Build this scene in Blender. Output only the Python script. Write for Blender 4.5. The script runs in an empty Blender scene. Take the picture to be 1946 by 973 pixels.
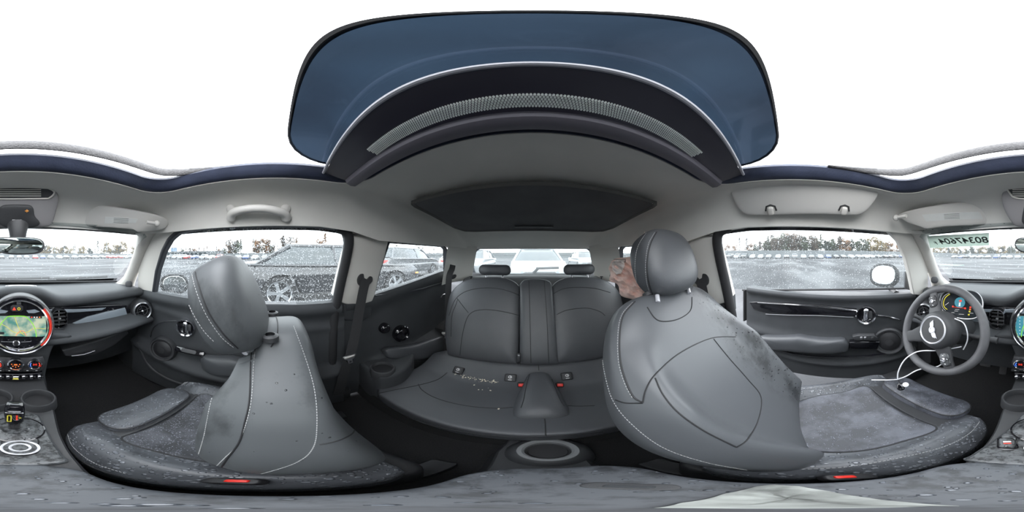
import bpy, bmesh, math, random
from mathutils import Vector, Matrix
from mathutils.bvhtree import BVHTree
from mathutils.geometry import tessellate_polygon
random.seed(7)
PI = math.pi
SC = bpy.context.scene
COL = SC.collection
H = 1.12                                    # eye height of the panorama camera above the asphalt
CAMP = Vector((0, 0, H))

# ------------------------------------------------------------------ camera, sky, exposure
cam = bpy.data.cameras.new('camera'); cam.type = 'PANO'
try:
    cam.panorama_type = 'EQUIRECTANGULAR'
except Exception:
    cam.cycles.panorama_type = 'EQUIRECTANGULAR'
cam.clip_start = 0.005; cam.clip_end = 1000
co = bpy.data.objects.new('camera', cam); COL.objects.link(co)
co.location = CAMP
co.rotation_euler = (PI/2, 0, math.radians(180 + 7.4))
SC.camera = co
W = bpy.data.worlds.new('overcast_sky'); SC.world = W; W.use_nodes = True
wn = W.node_tree.nodes; wl = W.node_tree.links
bg = wn['Background']
tc = wn.new('ShaderNodeTexCoord'); nz = wn.new('ShaderNodeTexNoise'); nz.inputs['Scale'].default_value = 2.0
rp = wn.new('ShaderNodeValToRGB')
rp.color_ramp.elements[0].position = 0.3; rp.color_ramp.elements[0].color = (0.86, 0.92, 1.0, 1)
rp.color_ramp.elements[1].position = 0.7; rp.color_ramp.elements[1].color = (1.0, 1.0, 1.0, 1)
wl.new(tc.outputs['Generated'], nz.inputs['Vector']); wl.new(nz.outputs['Fac'], rp.inputs['Fac']); wl.new(rp.outputs['Color'], bg.inputs['Color'])
bg.inputs['Strength'].default_value = 1.0
SC.view_settings.view_transform = 'Standard'; SC.view_settings.look = 'None'
SC.view_settings.gamma = 1.0; SC.view_settings.use_curve_mapping = False
SC.view_settings.exposure = 3.1
SC.cycles.max_bounces = 10; SC.cycles.diffuse_bounces = 6; SC.cycles.transparent_max_bounces = 16
SC.cycles.sample_clamp_indirect = 8.0

# ------------------------------------------------------------------ reading directions off the photograph (1946 x 973, full sphere)
def dirv(u, v):
    th = (u-1013)/1946*2*PI; el = (0.5-v/973)*PI
    return Vector((-math.sin(th)*math.cos(el), -math.cos(th)*math.cos(el), math.sin(el)))
def PX(u, v, x=None, y=None, z=None, r=None):
    d = dirv(u, v)
    if x is not None: t = x/d.x
    elif y is not None: t = y/d.y
    elif z is not None: t = (z-H)/d.z
    else: t = r
    return CAMP + d*t
def PL(u, v, o, n):                          # ray meets the plane through o with normal n
    d = dirv(u, v); return CAMP + d*((Vector(o)-CAMP).dot(n)/d.dot(n))
def SP(u, v, s=1, a=0.66, b=0.18, z0=0.91):  # leaning side of the cabin: x = s*(a - b*(z-z0))
    d = dirv(u, v); t = (a-b*(H-z0))/(s*d.x+b*d.z)
    return CAMP + d*t

# ------------------------------------------------------------------ mesh building
def spline(pts, n, closed=False):
    pts = [Vector(p) for p in pts]; m = len(pts); out = []
    segs = m if closed else m-1
    for i in range(segs):
        if closed: a, b, c, d = pts[(i-1) % m], pts[i], pts[(i+1) % m], pts[(i+2) % m]
        else: a, b, c, d = pts[max(i-1, 0)], pts[i], pts[i+1], pts[min(i+2, m-1)]
        for k in range(n):
            t = k/n
            out.append(0.5*((2*b)+(c-a)*t+(2*a-5*b+4*c-d)*t*t+(3*b-a-3*c+d)*t**3))
    if not closed: out.append(pts[-1].copy())
    return out
def resample(pts, n, closed=True):
    P = list(pts)+([pts[0]] if closed else [])
    L = [0]
    for i in range(1, len(P)): L.append(L[-1]+(P[i]-P[i-1]).length)
    out = []; j = 0
    for k in range(n):
        s = L[-1]*k/(n if closed else n-1)
        while j < len(P)-2 and L[j+1] < s: j += 1
        f = (s-L[j])/max(L[j+1]-L[j], 1e-9)
        out.append(P[j].lerp(P[j+1], min(max(f, 0), 1)))
    return out
def rrect(w, h, r, n=6, cx=0, cy=0):         # rounded rectangle outline, full width w, height h
    r = min(r, w/2-1e-5, h/2-1e-5); out = []
    for k, (sx, sy) in enumerate(((1, 1), (-1, 1), (-1, -1), (1, -1))):
        for i in range(n+1):
            a = PI/2*(k+i/n)
            out.append(Vector((cx+sx*(w/2-r)+r*math.cos(a), cy+sy*(h/2-r)+r*math.sin(a))))
    return out
def circ(r, n=32, cx=0, cy=0, ry=None):
    ry = ry or r
    return [Vector((cx+r*math.cos(2*PI*i/n), cy+ry*math.sin(2*PI*i/n))) for i in range(n)]
def frame(o, n, up=(0, 0, 1)):               # right, up, normal
    n = Vector(n).normalized(); u = Vector(up); u = (u-n*u.dot(n)).normalized()
    return (Vector(o), u.cross(n), u, n)

class MB:
    def __init__(s): s.v = []; s.f = []; s.flat = set()
    def add(s, vs, fs, flat=False):
        b = len(s.v); s.v.extend(Vector(p) for p in vs)
        for f in fs:
            if flat: s.flat.add(len(s.f))
            s.f.append(tuple(b+i for i in f))
        return s
    def grid(s, rows, cu=False, cv=False, flat=False):
        n = len(rows); m = len(rows[0]); vs = [p for r in rows for p in r]; fs = []
        for i in range(n if cu else n-1):
            for j in range(m if cv else m-1):
                a = i*m+j; b = i*m+(j+1) % m; c = ((i+1) % n)*m+(j+1) % m; d = ((i+1) % n)*m+j
                fs.append((a, b, c, d))
        return s.add(vs, fs, flat)
    def loft(s, rings, cap0=True, cap1=True):
        s.grid(rings, False, True)
        for on, r, rev in ((cap0, rings[0], True), (cap1, rings[-1], False)):
            if on:
                idx = tuple(range(len(r)))
                s.add(r, [idx[::-1] if rev else idx], True)
        return s
    def tube(s, pts, r=0.005, n=8, closed=False, caps=True, flat=1.0, up=None):
        pts = [Vector(p) for p in pts]; m = len(pts); rings = []; prev = None
        for i, p in enumerate(pts):
            if closed: t = pts[(i+1) % m]-pts[(i-1) % m]
            else: t = pts[min(i+1, m-1)]-pts[max(i-1, 0)]
            if t.length < 1e-9: t = Vector((0, 0, 1))
            t.normalize()
            if up is not None: a = Vector(up)
            elif prev is None: a = Vector((0, 0, 1)) if abs(t.z) < 0.9 else Vector((1, 0, 0))
            else: a = prev
            a = (a-t*a.dot(t)); a.normalize(); prev = a; b = t.cross(a)
            R = r[i] if isinstance(r, (list, tuple)) else r
            rings.append([p+a*(R*flat*math.cos(2*PI*k/n))+b*(R*math.sin(2*PI*k/n)) for k in range(n)])
        s.grid(rings, closed, True)
        if caps and not closed:
            s.add(rings[0], [tuple(range(n))[::-1]], True); s.add(rings[-1], [tuple(range(n))], True)
        return s
    def ribbon(s, pts, side, w, t):          # flat strap of width w and thickness t; side: unit vector or list
        rings = []
        for i, p in enumerate(pts):
            p = Vector(p); d = side[i] if isinstance(side, list) else Vector(side)
            tn = (Vector(pts[min(i+1, len(pts)-1)])-Vector(pts[max(i-1, 0)])).normalized()
            d = (d-tn*d.dot(tn)).normalized(); n = tn.cross(d)
            rings.append([p+d*w/2+n*t/2, p-d*w/2+n*t/2, p-d*w/2-n*t/2, p+d*w/2-n*t/2])
        return s.loft(rings)
    def lathe(s, prof, o=(0, 0, 0), ax=(0, 0, 1), n=32, up=(0, 0, 1)):
        if abs(Vector(ax).normalized().dot(Vector(up))) > 0.95: up = (0, 1, 0)
        o, R, U, N = frame(o, ax, up); rings = []
        for r, h in prof:
            rings.append([o+N*h+(R*math.cos(2*PI*k/n)+U*math.sin(2*PI*k/n))*max(r, 1e-5) for k in range(n)])
        return s.grid(rings, False, True)
    def prism(s, poly, fr, d0, d1, bev=0.0, steps=3, cap_back=True):   # 2D outline pushed from depth d0 to d1 along the normal, rounded front edge
        o, R, U, N = fr; P = [Vector((p[0], p[1])) for p in poly]
        if sum(P[i-1].x*P[i].y-P[i].x*P[i-1].y for i in range(len(P))) < 0: P.reverse()
        def inset(q):
            out = []; n = len(P)
            for i in range(n):
                e1 = (P[i]-P[i-1]); e2 = (P[(i+1) % n]-P[i])
                if e1.length < 1e-9: e1 = e2
                if e2.length < 1e-9: e2 = e1
                n1 = Vector((-e1.y, e1.x)).normalized(); n2 = Vector((-e2.y, e2.x)).normalized()
                b = n1+n2
                if b.length < 1e-6: b = n1
                b.normalize(); k = q/max(b.dot(n1), 0.5); out.append(P[i]+b*k)
            return out
        rings = [[o+R*p.x+U*p.y+N*d0 for p in P]]
        sg = 1 if d1 > d0 else -1
        if bev:
            for k in range(steps+1):
                a = PI/2*k/steps
                rings.append([o+R*p.x+U*p.y+N*(d1-sg*bev*(1-math.sin(a))) for p in inset(bev*(1-math.cos(a)))])
        else: rings.append([o+R*p.x+U*p.y+N*d1 for p in P])
        s.grid(rings, False, True)
        tris = tessellate_polygon([[p for p in rings[-1]]])
        s.add(rings[-1], [tuple(t) for t in tris], True)
        if cap_back: s.add(rings[0], [tuple(t)[::-1] for t in tris], True)
        return s
    def pillow(s, outline, fr, hf, hb, p=3.0, n=72, extra=None, ks=None, centre=None, pb=None, eb=None):
        o, R, U, N = fr; P = resample([Vector((q[0], q[1])) for q in outline], n)
        if sum(P[i-1].x*P[i].y-P[i].x*P[i-1].y for i in range(n)) < 0: P.reverse()
        c = centre or sum(P, Vector((0, 0)))/n; c = Vector(c)
        ks = ks or [1, .998, .99, .975, .955, .93, .9, .86, .81, .75, .68, .6, .5, .4, .3, .2, .1, .002]
        rings = []
        for side, hh, pp in ((-1, hb, pb or p), (1, hf, p)):
            if hh is None: continue
            kk = ks if side < 0 else ks
            rr = []
            for k in kk:
                h = (1-k**pp)**(1/pp) if k < 1 else 0
                ring = []
                for q in P:
                    w = c+(q-c)*k
                    e = extra(w.x, w.y, k) if (extra and side > 0) else (-eb(w.x, w.y, k) if (eb and side < 0) else 0)
                    ring.append(o+R*w.x+U*w.y+N*(side*h*(hh)+e*h))
                rr.append(ring)
            rings = (rr[::-1] if side < 0 else rings+rr[1:] if rings else rr) if side < 0 else (rings+rr[1:] if rings else rr)
        return s.grid(rings, False, True)
    def box(s, c, size, r=0.0, fr=None, seg=2):
        bm = bmesh.new(); bmesh.ops.create_cube(bm, size=1)
        for v in bm.verts: v.co = Vector((v.co.x*size[0], v.co.y*size[1], v.co.z*size[2]))
        if r: bmesh.ops.bevel(bm, geom=bm.edges[:], offset=min(r, min(size)*0.49), segments=seg, profile=0.5, affect='EDGES')
        bm.verts.index_update(); c = Vector(c)
        if fr: o, R, U, N = fr; vs = [o+R*(c.x+v.co.x)+U*(c.y+v.co.y)+N*(c.z+v.co.z) for v in bm.verts]
        else: vs = [c+v.co for v in bm.verts]
        s.add(vs, [tuple(v.index for v in f.verts) for f in bm.faces], not r); bm.free(); return s
    def ball(s, c, r, n=16, m=10):
        c = Vector(c); r = r if isinstance(r, (tuple, list)) else (r, r, r)
        rows = [[c+Vector((r[0]*math.sin(PI*i/m)*math.cos(2*PI*j/n), r[1]*math.sin(PI*i/m)*math.sin(2*PI*j/n), r[2]*math.cos(PI*i/m))) for j in range(n)] for i in range(m+1)]
        return s.grid(rows, False, True)
    def xf(s, M):
        s.v = [M @ p for p in s.v]; return s
    def join(s, o): return s.add(o.v, o.f)
    def single(s):                            # drop the second skin of a pane
        return s
    def tree(s): return BVHTree.FromPolygons(s.v, s.f)

def world_loc(o):
    p = Vector((0, 0, 0))
    while o is not None: p += Vector(o.location); o = o.parent
    return p
def make(name, mb, mat, parent=None, loc=None, sharp=True):
    me = bpy.data.meshes.new(name)
    if loc is None:
        if parent is None and mb.v:
            xs = [p.x for p in mb.v]; ys = [p.y for p in mb.v]; zs = [p.z for p in mb.v]
            loc = Vector(((min(xs)+max(xs))/2, (min(ys)+max(ys))/2, min(zs)))
        else: loc = Vector((0, 0, 0))
    base = world_loc(parent)+Vector(loc)
    me.from_pydata([tuple(p-base) for p in mb.v], [], mb.f)
    bm = bmesh.new(); bm.from_mesh(me)
    bmesh.ops.remove_doubles(bm, verts=bm.verts, dist=2e-6)
    bmesh.ops.recalc_face_normals(bm, faces=bm.faces)
    bm.to_mesh(me); bm.free()
    me.polygons.foreach_set('use_smooth', [True]*len(me.polygons))
    if sharp:
        try: me.set_sharp_from_angle(angle=math.radians(38))
        except Exception: pass
    me.materials.append(mat if not isinstance(mat, str) else M[mat])
    o = bpy.data.objects.new(name, me); o.location = loc; COL.objects.link(o)
    if parent is not None: o.parent = parent
    return o
def tag(o, label=None, cat=None, group=None, kind=None):
    for k, v in (('label', label), ('category', cat), ('group', group), ('kind', kind)):
        if v: o[k] = v
    return o
def thing(name, label, cat, loc=(0, 0, 0), group=None, kind=None):
    o = bpy.data.objects.new(name, None); COL.objects.link(o); o.location = loc; o.empty_display_size = 0.05
    return tag(o, label, cat, group, kind)
def part(name, mb, mat, parent, label=None): return tag(make(name, mb, mat, parent), label)
def solo(name, mb, mat, label, cat, group=None, kind=None): return tag(make(name, mb, mat), label, cat, group, kind)
def struct(name, mb, mat, parent=None, label=None):
    return tag(make(name, mb, mat, parent), label, kind='structure' if parent is None else None)
def sroot(name, loc=(0, 0, 0), label=None, cat=None):
    return thing(name, label, cat, loc, kind='structure')
def copy_tree(o, parent=None):
    c = o.copy(); COL.objects.link(c); c.parent = parent
    for ch in list(o.children): copy_tree(ch, c)
    return c
def hits(mb, pix, lift=0.0006):              # photograph directions dropped onto a finished surface
    t = mb.tree() if isinstance(mb, MB) else mb; out = []
    for (u, v) in pix:
        h = t.ray_cast(CAMP, dirv(u, v))
        if h[0] is not None:
            n = h[1]; n = n if n.dot(dirv(u, v)) < 0 else -n
            out.append((h[0]+n*lift, n))
    return out
def pixcurve(pts, n=8):
    return [(p.x, p.y) for p in spline([Vector((a, b)) for a, b in pts], n)]
def seam_on(mb, pix, r=0.0012, n=8, tb=None):
    out = MB(); hs = hits(tb or mb, pixcurve(pix, n))
    run = [hs[0][0]] if hs else []
    for (p, nn) in hs[1:]:
        if (p-run[-1]).length > 0.06:
            if len(run) > 2: out.tube(run, r, 6)
            run = [p]
        else: run.append(p)
    if len(run) > 2: out.tube(run, r, 6)
    return out
def dashes_on(mb, pix, L=0.0038, gap=0.0022, r=0.00065, n=12, tb=None):
    out = MB(); hs = hits(tb or mb, pixcurve(pix, n), 0.0008); P = [h[0] for h in hs]
    acc = 0; on = True; cur = []
    for i in range(1, len(P)):
        a, b = P[i-1], P[i]; d = (b-a).length
        if d > 0.06 or d < 1e-7: continue
        s = 0
        while s < d:
            step = min((L if on else gap)-acc, d-s)
            if on:
                if not cur: cur = [a.lerp(b, s/d)]
                cur.append(a.lerp(b, (s+step)/d))
            s += step; acc += step
            if acc >= (L if on else gap)-1e-9:
                if on and len(cur) > 1: out.tube([cur[0], cur[-1]], r, 5)
                cur = []; acc = 0; on = not on
    return out

# ------------------------------------------------------------------ materials
M = {}
def mat(name, col, rough=0.5, metal=0.0, emit=None, estr=1.0, bump=0.0, bscale=400, spec=0.5, mottled=0.0, mscale=8, coat=0.0):
    m = bpy.data.materials.new(name); m.use_nodes = True; nt = m.node_tree; N = nt.nodes; L = nt.links
    b = N['Principled BSDF']; c = (*col, 1)
    b.inputs['Base Color'].default_value = c; b.inputs['Roughness'].default_value = rough; b.inputs['Metallic'].default_value = metal
    b.inputs['Specular IOR Level'].default_value = spec
    if coat: b.inputs['Coat Weight'].default_value = coat
    if emit:
        b.inputs['Emission Color'].default_value = (*emit, 1); b.inputs['Emission Strength'].default_value = estr
    t = N.new('ShaderNodeTexCoord')
    if mottled:
        nn = N.new('ShaderNodeTexNoise'); nn.inputs['Scale'].default_value = mscale; nn.inputs['Detail'].default_value = 6
        r = N.new('ShaderNodeValToRGB'); r.color_ramp.elements[0].position = 0.3; r.color_ramp.elements[1].position = 0.7
        r.color_ramp.elements[0].color = (*[x*(1-mottled) for x in col], 1); r.color_ramp.elements[1].color = (*[min(x*(1+mottled), 1) for x in col], 1)
        L.new(t.outputs['Object'], nn.inputs['Vector']); L.new(nn.outputs['Fac'], r.inputs['Fac']); L.new(r.outputs['Color'], b.inputs['Base Color'])
    if bump:
        nb = N.new('ShaderNodeTexNoise'); nb.inputs['Scale'].default_value = bscale; nb.inputs['Detail'].default_value = 3
        bp = N.new('ShaderNodeBump'); bp.inputs['Strength'].default_value = bump; bp.inputs['Distance'].default_value = 0.002
        L.new(t.outputs['Object'], nb.inputs['Vector']); L.new(nb.outputs['Fac'], bp.inputs['Height']); L.new(bp.outputs['Normal'], b.inputs['Normal'])
    M[name] = m; return m
def wet(name, col, rough, scale=170, amount=0.5, size=0.28, stain=0.35, dark=0.5, light=1.6, sscale=14, mask=None, streak=1.0):
    """leather with rain on it: raised, shiny drops (voronoi cells) and darker soaked patches"""
    m = mat(name, col, rough); nt = m.node_tree; N = nt.nodes; L = nt.links; b = N['Principled BSDF']
    t = N.new('ShaderNodeTexCoord')
    wv = N.new('ShaderNodeTexNoise'); wv.inputs['Scale'].default_value = 60; wv.inputs['Detail'].default_value = 2
    ad = N.new('ShaderNodeMixRGB'); ad.blend_type = 'ADD'; ad.inputs[0].default_value = 0.006
    L.new(t.outputs['Object'], wv.inputs['Vector']); L.new(t.outputs['Object'], ad.inputs[1]); L.new(wv.outputs['Color'], ad.inputs[2])
    v = N.new('ShaderNodeTexVoronoi'); v.inputs['Scale'].default_value = scale; L.new(ad.outputs['Color'], v.inputs['Vector'])
    sep = N.new('ShaderNodeSeparateColor'); L.new(v.outputs['Color'], sep.inputs['Color'])
    rad = N.new('ShaderNodeMath'); rad.operation = 'MULTIPLY'; rad.inputs[1].default_value = size*1.6; L.new(sep.outputs['Red'], rad.inputs[0])
    keep = N.new('ShaderNodeMath'); keep.operation = 'LESS_THAN'; keep.inputs[1].default_value = amount; L.new(sep.outputs['Green'], keep.inputs[0])
    q = N.new('ShaderNodeMath'); q.operation = 'DIVIDE'; L.new(v.outputs['Distance'], q.inputs[0]); L.new(rad.outputs[0], q.inputs[1])
    cap = N.new('ShaderNodeMapRange'); cap.inputs['From Min'].default_value = 1.0; cap.inputs['From Max'].default_value = 0.55; cap.interpolation_type = 'SMOOTHSTEP'
    L.new(q.outputs[0], cap.inputs['Value'])
    drop = N.new('ShaderNodeMath'); drop.operation = 'MULTIPLY'; L.new(cap.outputs['Result'], drop.inputs[0]); L.new(keep.outputs[0], drop.inputs[1])
    fin = drop; mk = None
    if mask:                                  # only the part of the cover that was rained on
        sx = N.new('ShaderNodeSeparateXYZ'); L.new(t.outputs['Object'], sx.inputs[0]); mk = N.new('ShaderNodeMapRange'); mk.interpolation_type = 'SMOOTHSTEP'
        mk.inputs['From Min'].default_value = mask[0]; mk.inputs['From Max'].default_value = mask[1]; L.new(sx.outputs[0], mk.inputs['Value'])
        fin = N.new('ShaderNodeMath'); fin.operation = 'MULTIPLY'; L.new(drop.outputs[0], fin.inputs[0]); L.new(mk.outputs['Result'], fin.inputs[1])
    sn = N.new('ShaderNodeTexNoise'); sn.inputs['Scale'].default_value = sscale; sn.inputs['Detail'].default_value = 8; sn.inputs['Roughness'].default_value = 0.65
    ms = N.new('ShaderNodeMapping'); ms.inputs['Scale'].default_value = (1, 1, 1/streak); L.new(t.outputs['Object'], ms.inputs['Vector']); L.new(ms.outputs['Vector'], sn.inputs['Vector'])
    sr = N.new('ShaderNodeMapRange'); sr.inputs['From Min'].default_value = 1-stain-0.08; sr.inputs['From Max'].default_value = 1-stain+0.06; L.new(sn.outputs['Fac'], sr.inputs['Value'])
    mx = N.new('ShaderNodeMixRGB'); mx.inputs[1].default_value = (*col, 1); mx.inputs[2].default_value = (*[c*dark for c in col], 1); 
    if mk:
        sm = N.new('ShaderNodeMath'); sm.operation = 'MULTIPLY'; L.new(sr.outputs['Result'], sm.inputs[0]); L.new(mk.outputs['Result'], sm.inputs[1]); L.new(sm.outputs[0], mx.inputs[0])
    else: L.new(sr.outputs['Result'], mx.inputs[0])
    mx2 = N.new('ShaderNodeMixRGB'); mx2.inputs[2].default_value = (*[min(c*light, 1) for c in col], 1)
    L.new(fin.outputs[0], mx2.inputs[0]); L.new(mx.outputs['Color'], mx2.inputs[1]); L.new(mx2.outputs['Color'], b.inputs['Base Color'])
    rr = N.new('ShaderNodeMapRange'); rr.inputs['To Min'].default_value = rough; rr.inputs['To Max'].default_value = 0.06; L.new(fin.outputs[0], rr.inputs['Value']); L.new(rr.outputs['Result'], b.inputs['Roughness'])
    bp = N.new('ShaderNodeBump'); bp.inputs['Strength'].default_value = 0.9; bp.inputs['Distance'].default_value = 0.0022
    L.new(fin.outputs[0], bp.inputs['Height']); L.new(bp.outputs['Normal'], b.inputs['Normal'])
    return m
def glass(name, tint=(0.60, 0.64, 0.645), drops=0.5, scale=110, haze=0.0, size=0.3, opac=0.5, dropcol=(0.30, 0.32, 0.33), stretch=1.0):
    m = bpy.data.materials.new(name); m.use_nodes = True; nt = m.node_tree; N = nt.nodes; L = nt.links
    N.remove(N['Principled BSDF']); out = N['Material Output']
    tr = N.new('ShaderNodeBsdfTransparent'); tr.inputs['Color'].default_value = (*tint, 1)
    gl = N.new('ShaderNodeBsdfGlossy'); gl.inputs['Roughness'].default_value = 0.02
    lw = N.new('ShaderNodeLayerWeight'); lw.inputs['Blend'].default_value = 0.5
    pw = N.new('ShaderNodeMath'); pw.operation = 'POWER'; pw.inputs[1].default_value = 5.0; L.new(lw.outputs['Facing'], pw.inputs[0])
    fr = N.new('ShaderNodeMath'); fr.operation = 'MULTIPLY_ADD'; fr.inputs[1].default_value = 0.8; fr.inputs[2].default_value = 0.035; L.new(pw.outputs[0], fr.inputs[0])
    mx = N.new('ShaderNodeMixShader'); L.new(fr.outputs[0], mx.inputs[0]); L.new(tr.outputs[0], mx.inputs[1]); L.new(gl.outputs[0], mx.inputs[2])
    last = mx
    t = N.new('ShaderNodeTexCoord')
    if drops:
        mp = N.new('ShaderNodeMapping'); mp.inputs['Scale'].default_value = (1, 1, stretch); L.new(t.outputs['Object'], mp.inputs['Vector'])
        v = N.new('ShaderNodeTexVoronoi'); v.inputs['Scale'].default_value = scale; L.new(mp.outputs['Vector'], v.inputs['Vector'])
        sep = N.new('ShaderNodeSeparateColor'); L.new(v.outputs['Color'], sep.inputs['Color'])
        rad = N.new('ShaderNodeMath'); rad.operation = 'MULTIPLY'; rad.inputs[1].default_value = size*1.6; L.new(sep.outputs['Red'], rad.inputs[0])
        lt = N.new('ShaderNodeMath'); lt.operation = 'LESS_THAN'; L.new(v.outputs['Distance'], lt.inputs[0]); L.new(rad.outputs[0], lt.inputs[1])
        keep = N.new('ShaderNodeMath'); keep.operation = 'LESS_THAN'; keep.inputs[1].default_value = drops; L.new(sep.outputs['Green'], keep.inputs[0])
        d = N.new('ShaderNodeMath'); d.operation = 'MULTIPLY'; L.new(lt.outputs[0], d.inputs[0]); L.new(keep.outputs[0], d.inputs[1])
        d2 = N.new('ShaderNodeMath'); d2.operation = 'MULTIPLY'; d2.inputs[1].default_value = opac; L.new(d.outputs[0], d2.inputs[0])
        tl = N.new('ShaderNodeBsdfTranslucent'); tl.inputs['Color'].default_value = (*dropcol, 1)
        m2 = N.new('ShaderNodeMixShader'); L.new(d2.outputs[0], m2.inputs[0]); L.new(last.outputs[0], m2.inputs[1]); L.new(tl.outputs[0], m2.inputs[2]); last = m2
    if haze:
        tl = N.new('ShaderNodeBsdfTranslucent'); tl.inputs['Color'].default_value = (0.5, 0.53, 0.54, 1)
        m3 = N.new('ShaderNodeMixShader'); m3.inputs[0].default_value = haze; L.new(last.outputs[0], m3.inputs[1]); L.new(tl.outputs[0], m3.inputs[2]); last = m3
    L.new(last.outputs[0], out.inputs['Surface']); M[name] = m; return m

LE = (0.092, 0.097, 0.105)
mat('leather', LE, 0.42, bump=0.25, bscale=700, mottled=0.10, mscale=7)
wet('leather_back', (0.083, 0.089, 0.094), 0.5, scale=150, amount=0.03, size=0.25, stain=0.36, dark=0.55, light=0.5, sscale=11, streak=2.0)
mat('leather_dark', (0.062, 0.066, 0.072), 0.45, bump=0.25, bscale=700, mottled=0.08, mscale=7)
mat('leather_rear', (0.075, 0.078, 0.085), 0.42, bump=0.2, bscale=700, mottled=0.1, mscale=5)
wet('leather_wet', (0.08, 0.085, 0.095), 0.40, scale=125, amount=0.75, size=0.45, stain=0.42, dark=0.55, light=1.9)
wet('leather_spotted', LE, 0.42, scale=110, amount=0.45, size=0.30, stain=0.46, dark=0.38, light=0.40, sscale=16, mask=(-0.03, -0.17), streak=3.0)
wet('alcantara_wet', (0.07, 0.073, 0.085), 0.6, scale=270, amount=0.7, size=0.42, stain=0.5, dark=0.4, light=3.2, sscale=10)
wet('alcantara_soaked', (0.095, 0.10, 0.12), 0.5, scale=300, amount=0.25, size=0.4, stain=0.5, dark=0.40, light=2.4, sscale=9)
wet('console_wet', (0.10, 0.105, 0.11), 0.35, scale=130, amount=0.4, size=0.45, stain=0.47, dark=0.18, light=0.9, sscale=75)
wet('armrest_wet', (0.078, 0.084, 0.095), 0.5, scale=170, amount=0.25, size=0.4, stain=0.45, dark=0.42, light=1.8, sscale=38)
mat('seam', (0.02, 0.02, 0.022), 0.6)
mat('stitch', (0.42, 0.42, 0.42), 0.6)
mat('headliner', (0.68, 0.665, 0.625), 0.9, bump=0.25, bscale=900, mottled=0.04, mscale=5)
mat('pillar', (0.62, 0.60, 0.56), 0.6, bump=0.1, bscale=500)
mat('plastic_grey', (0.60, 0.585, 0.555), 0.55, bump=0.1, bscale=500)
mat('dash', (0.050, 0.053, 0.057), 0.62, spec=0.22, bump=0.3, bscale=900, mottled=0.08, mscale=9)
mat('plastic', (0.04, 0.041, 0.044), 0.5, bump=0.2, bscale=900)
mat('plastic_dark', (0.018, 0.018, 0.02), 0.5, bump=0.15, bscale=700)
mat('piano', (0.006, 0.006, 0.008), 0.06, coat=0.5)
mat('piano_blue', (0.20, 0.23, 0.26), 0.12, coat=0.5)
mat('carpet', (0.016, 0.016, 0.017), 0.95, bump=0.8, bscale=1500, mottled=0.35, mscale=300)
mat('chrome', (0.82, 0.82, 0.85), 0.12, metal=1.0)
mat('bright_trim', (0.72, 0.72, 0.76), 0.22, metal=0.3, coat=0.5)
mat('satin', (0.55, 0.55, 0.57), 0.32, metal=1.0)
mat('rubber', (0.02, 0.02, 0.022), 0.7)
mat('belt', (0.028, 0.028, 0.03), 0.75, bump=0.6, bscale=900)
mat('roof_frame', (0.035, 0.042, 0.07), 0.35, bump=0.25, bscale=160, mottled=0.2, mscale=20)
mat('tinted_panel', (0.035, 0.055, 0.085), 0.10, coat=0.6, mottled=0.35, mscale=4)
mat('blind', (0.10, 0.10, 0.104), 0.8, bump=0.3, bscale=1200, mottled=0.15, mscale=6)
mat('deflector', (0.075, 0.073, 0.075), 0.6, bump=0.9, bscale=220, mottled=0.25, mscale=120)
mat('white_paper', (0.62, 0.63, 0.61), 0.7, mottled=0.05, mscale=20); mat('torn_paper', (0.24, 0.25, 0.235), 0.6, mottled=0.75, mscale=38)
mat('red_plastic', (0.75, 0.03, 0.02), 0.35)
mat('pink', (0.95, 0.66, 0.58), 0.6, mottled=0.15, mscale=20)
mat('pale_cloth', (0.75, 0.68, 0.64), 0.7)
mat('white_cable', (0.85, 0.85, 0.88), 0.35)
mat('crumb', (0.75, 0.68, 0.55), 0.8)
mat('mirror', (0.92, 0.94, 0.94), 0.015, metal=1.0)
mat('mirror_dim', (0.62, 0.70, 0.66), 0.05, metal=1.0)
mat('print_dark', (0.05, 0.06, 0.055), 0.8)
mat('print_white', (0.8, 0.8, 0.8), 0.6)
mat('print_amber', (0.8, 0.35, 0.08), 0.6)
def lit(name, col, s): return mat(name, tuple(c*0.1 for c in col), 0.4, emit=col, estr=s)
E0 = 0.2
lit('glow_red', (1.0, 0.06, 0.03), 0.16); lit('glow_orange', (1.0, 0.22, 0.05), 0.13); lit('glow_yellow', (0.95, 0.85, 0.08), 0.09)
lit('glow_green', (0.35, 0.95, 0.08), 0.09); lit('glow_white', (1, 1, 1), 0.10); lit('glow_blue', (0.08, 0.25, 1.0), 0.13); lit('glow_teal', (0.08, 0.38, 0.50), 0.08)
glass('glass_rain', drops=0.85, scale=230, size=0.36, opac=0.5, haze=0.03)
glass('glass_side', drops=0.55, scale=150, size=0.30, opac=0.55, haze=0.05)
glass('glass_front', drops=0.12, scale=120, size=0.3, opac=0.35, haze=0.06)
glass('glass_rear', tint=(0.7, 0.73, 0.73), drops=0.15, scale=90, size=0.3, opac=0.3, haze=0.10)

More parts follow.
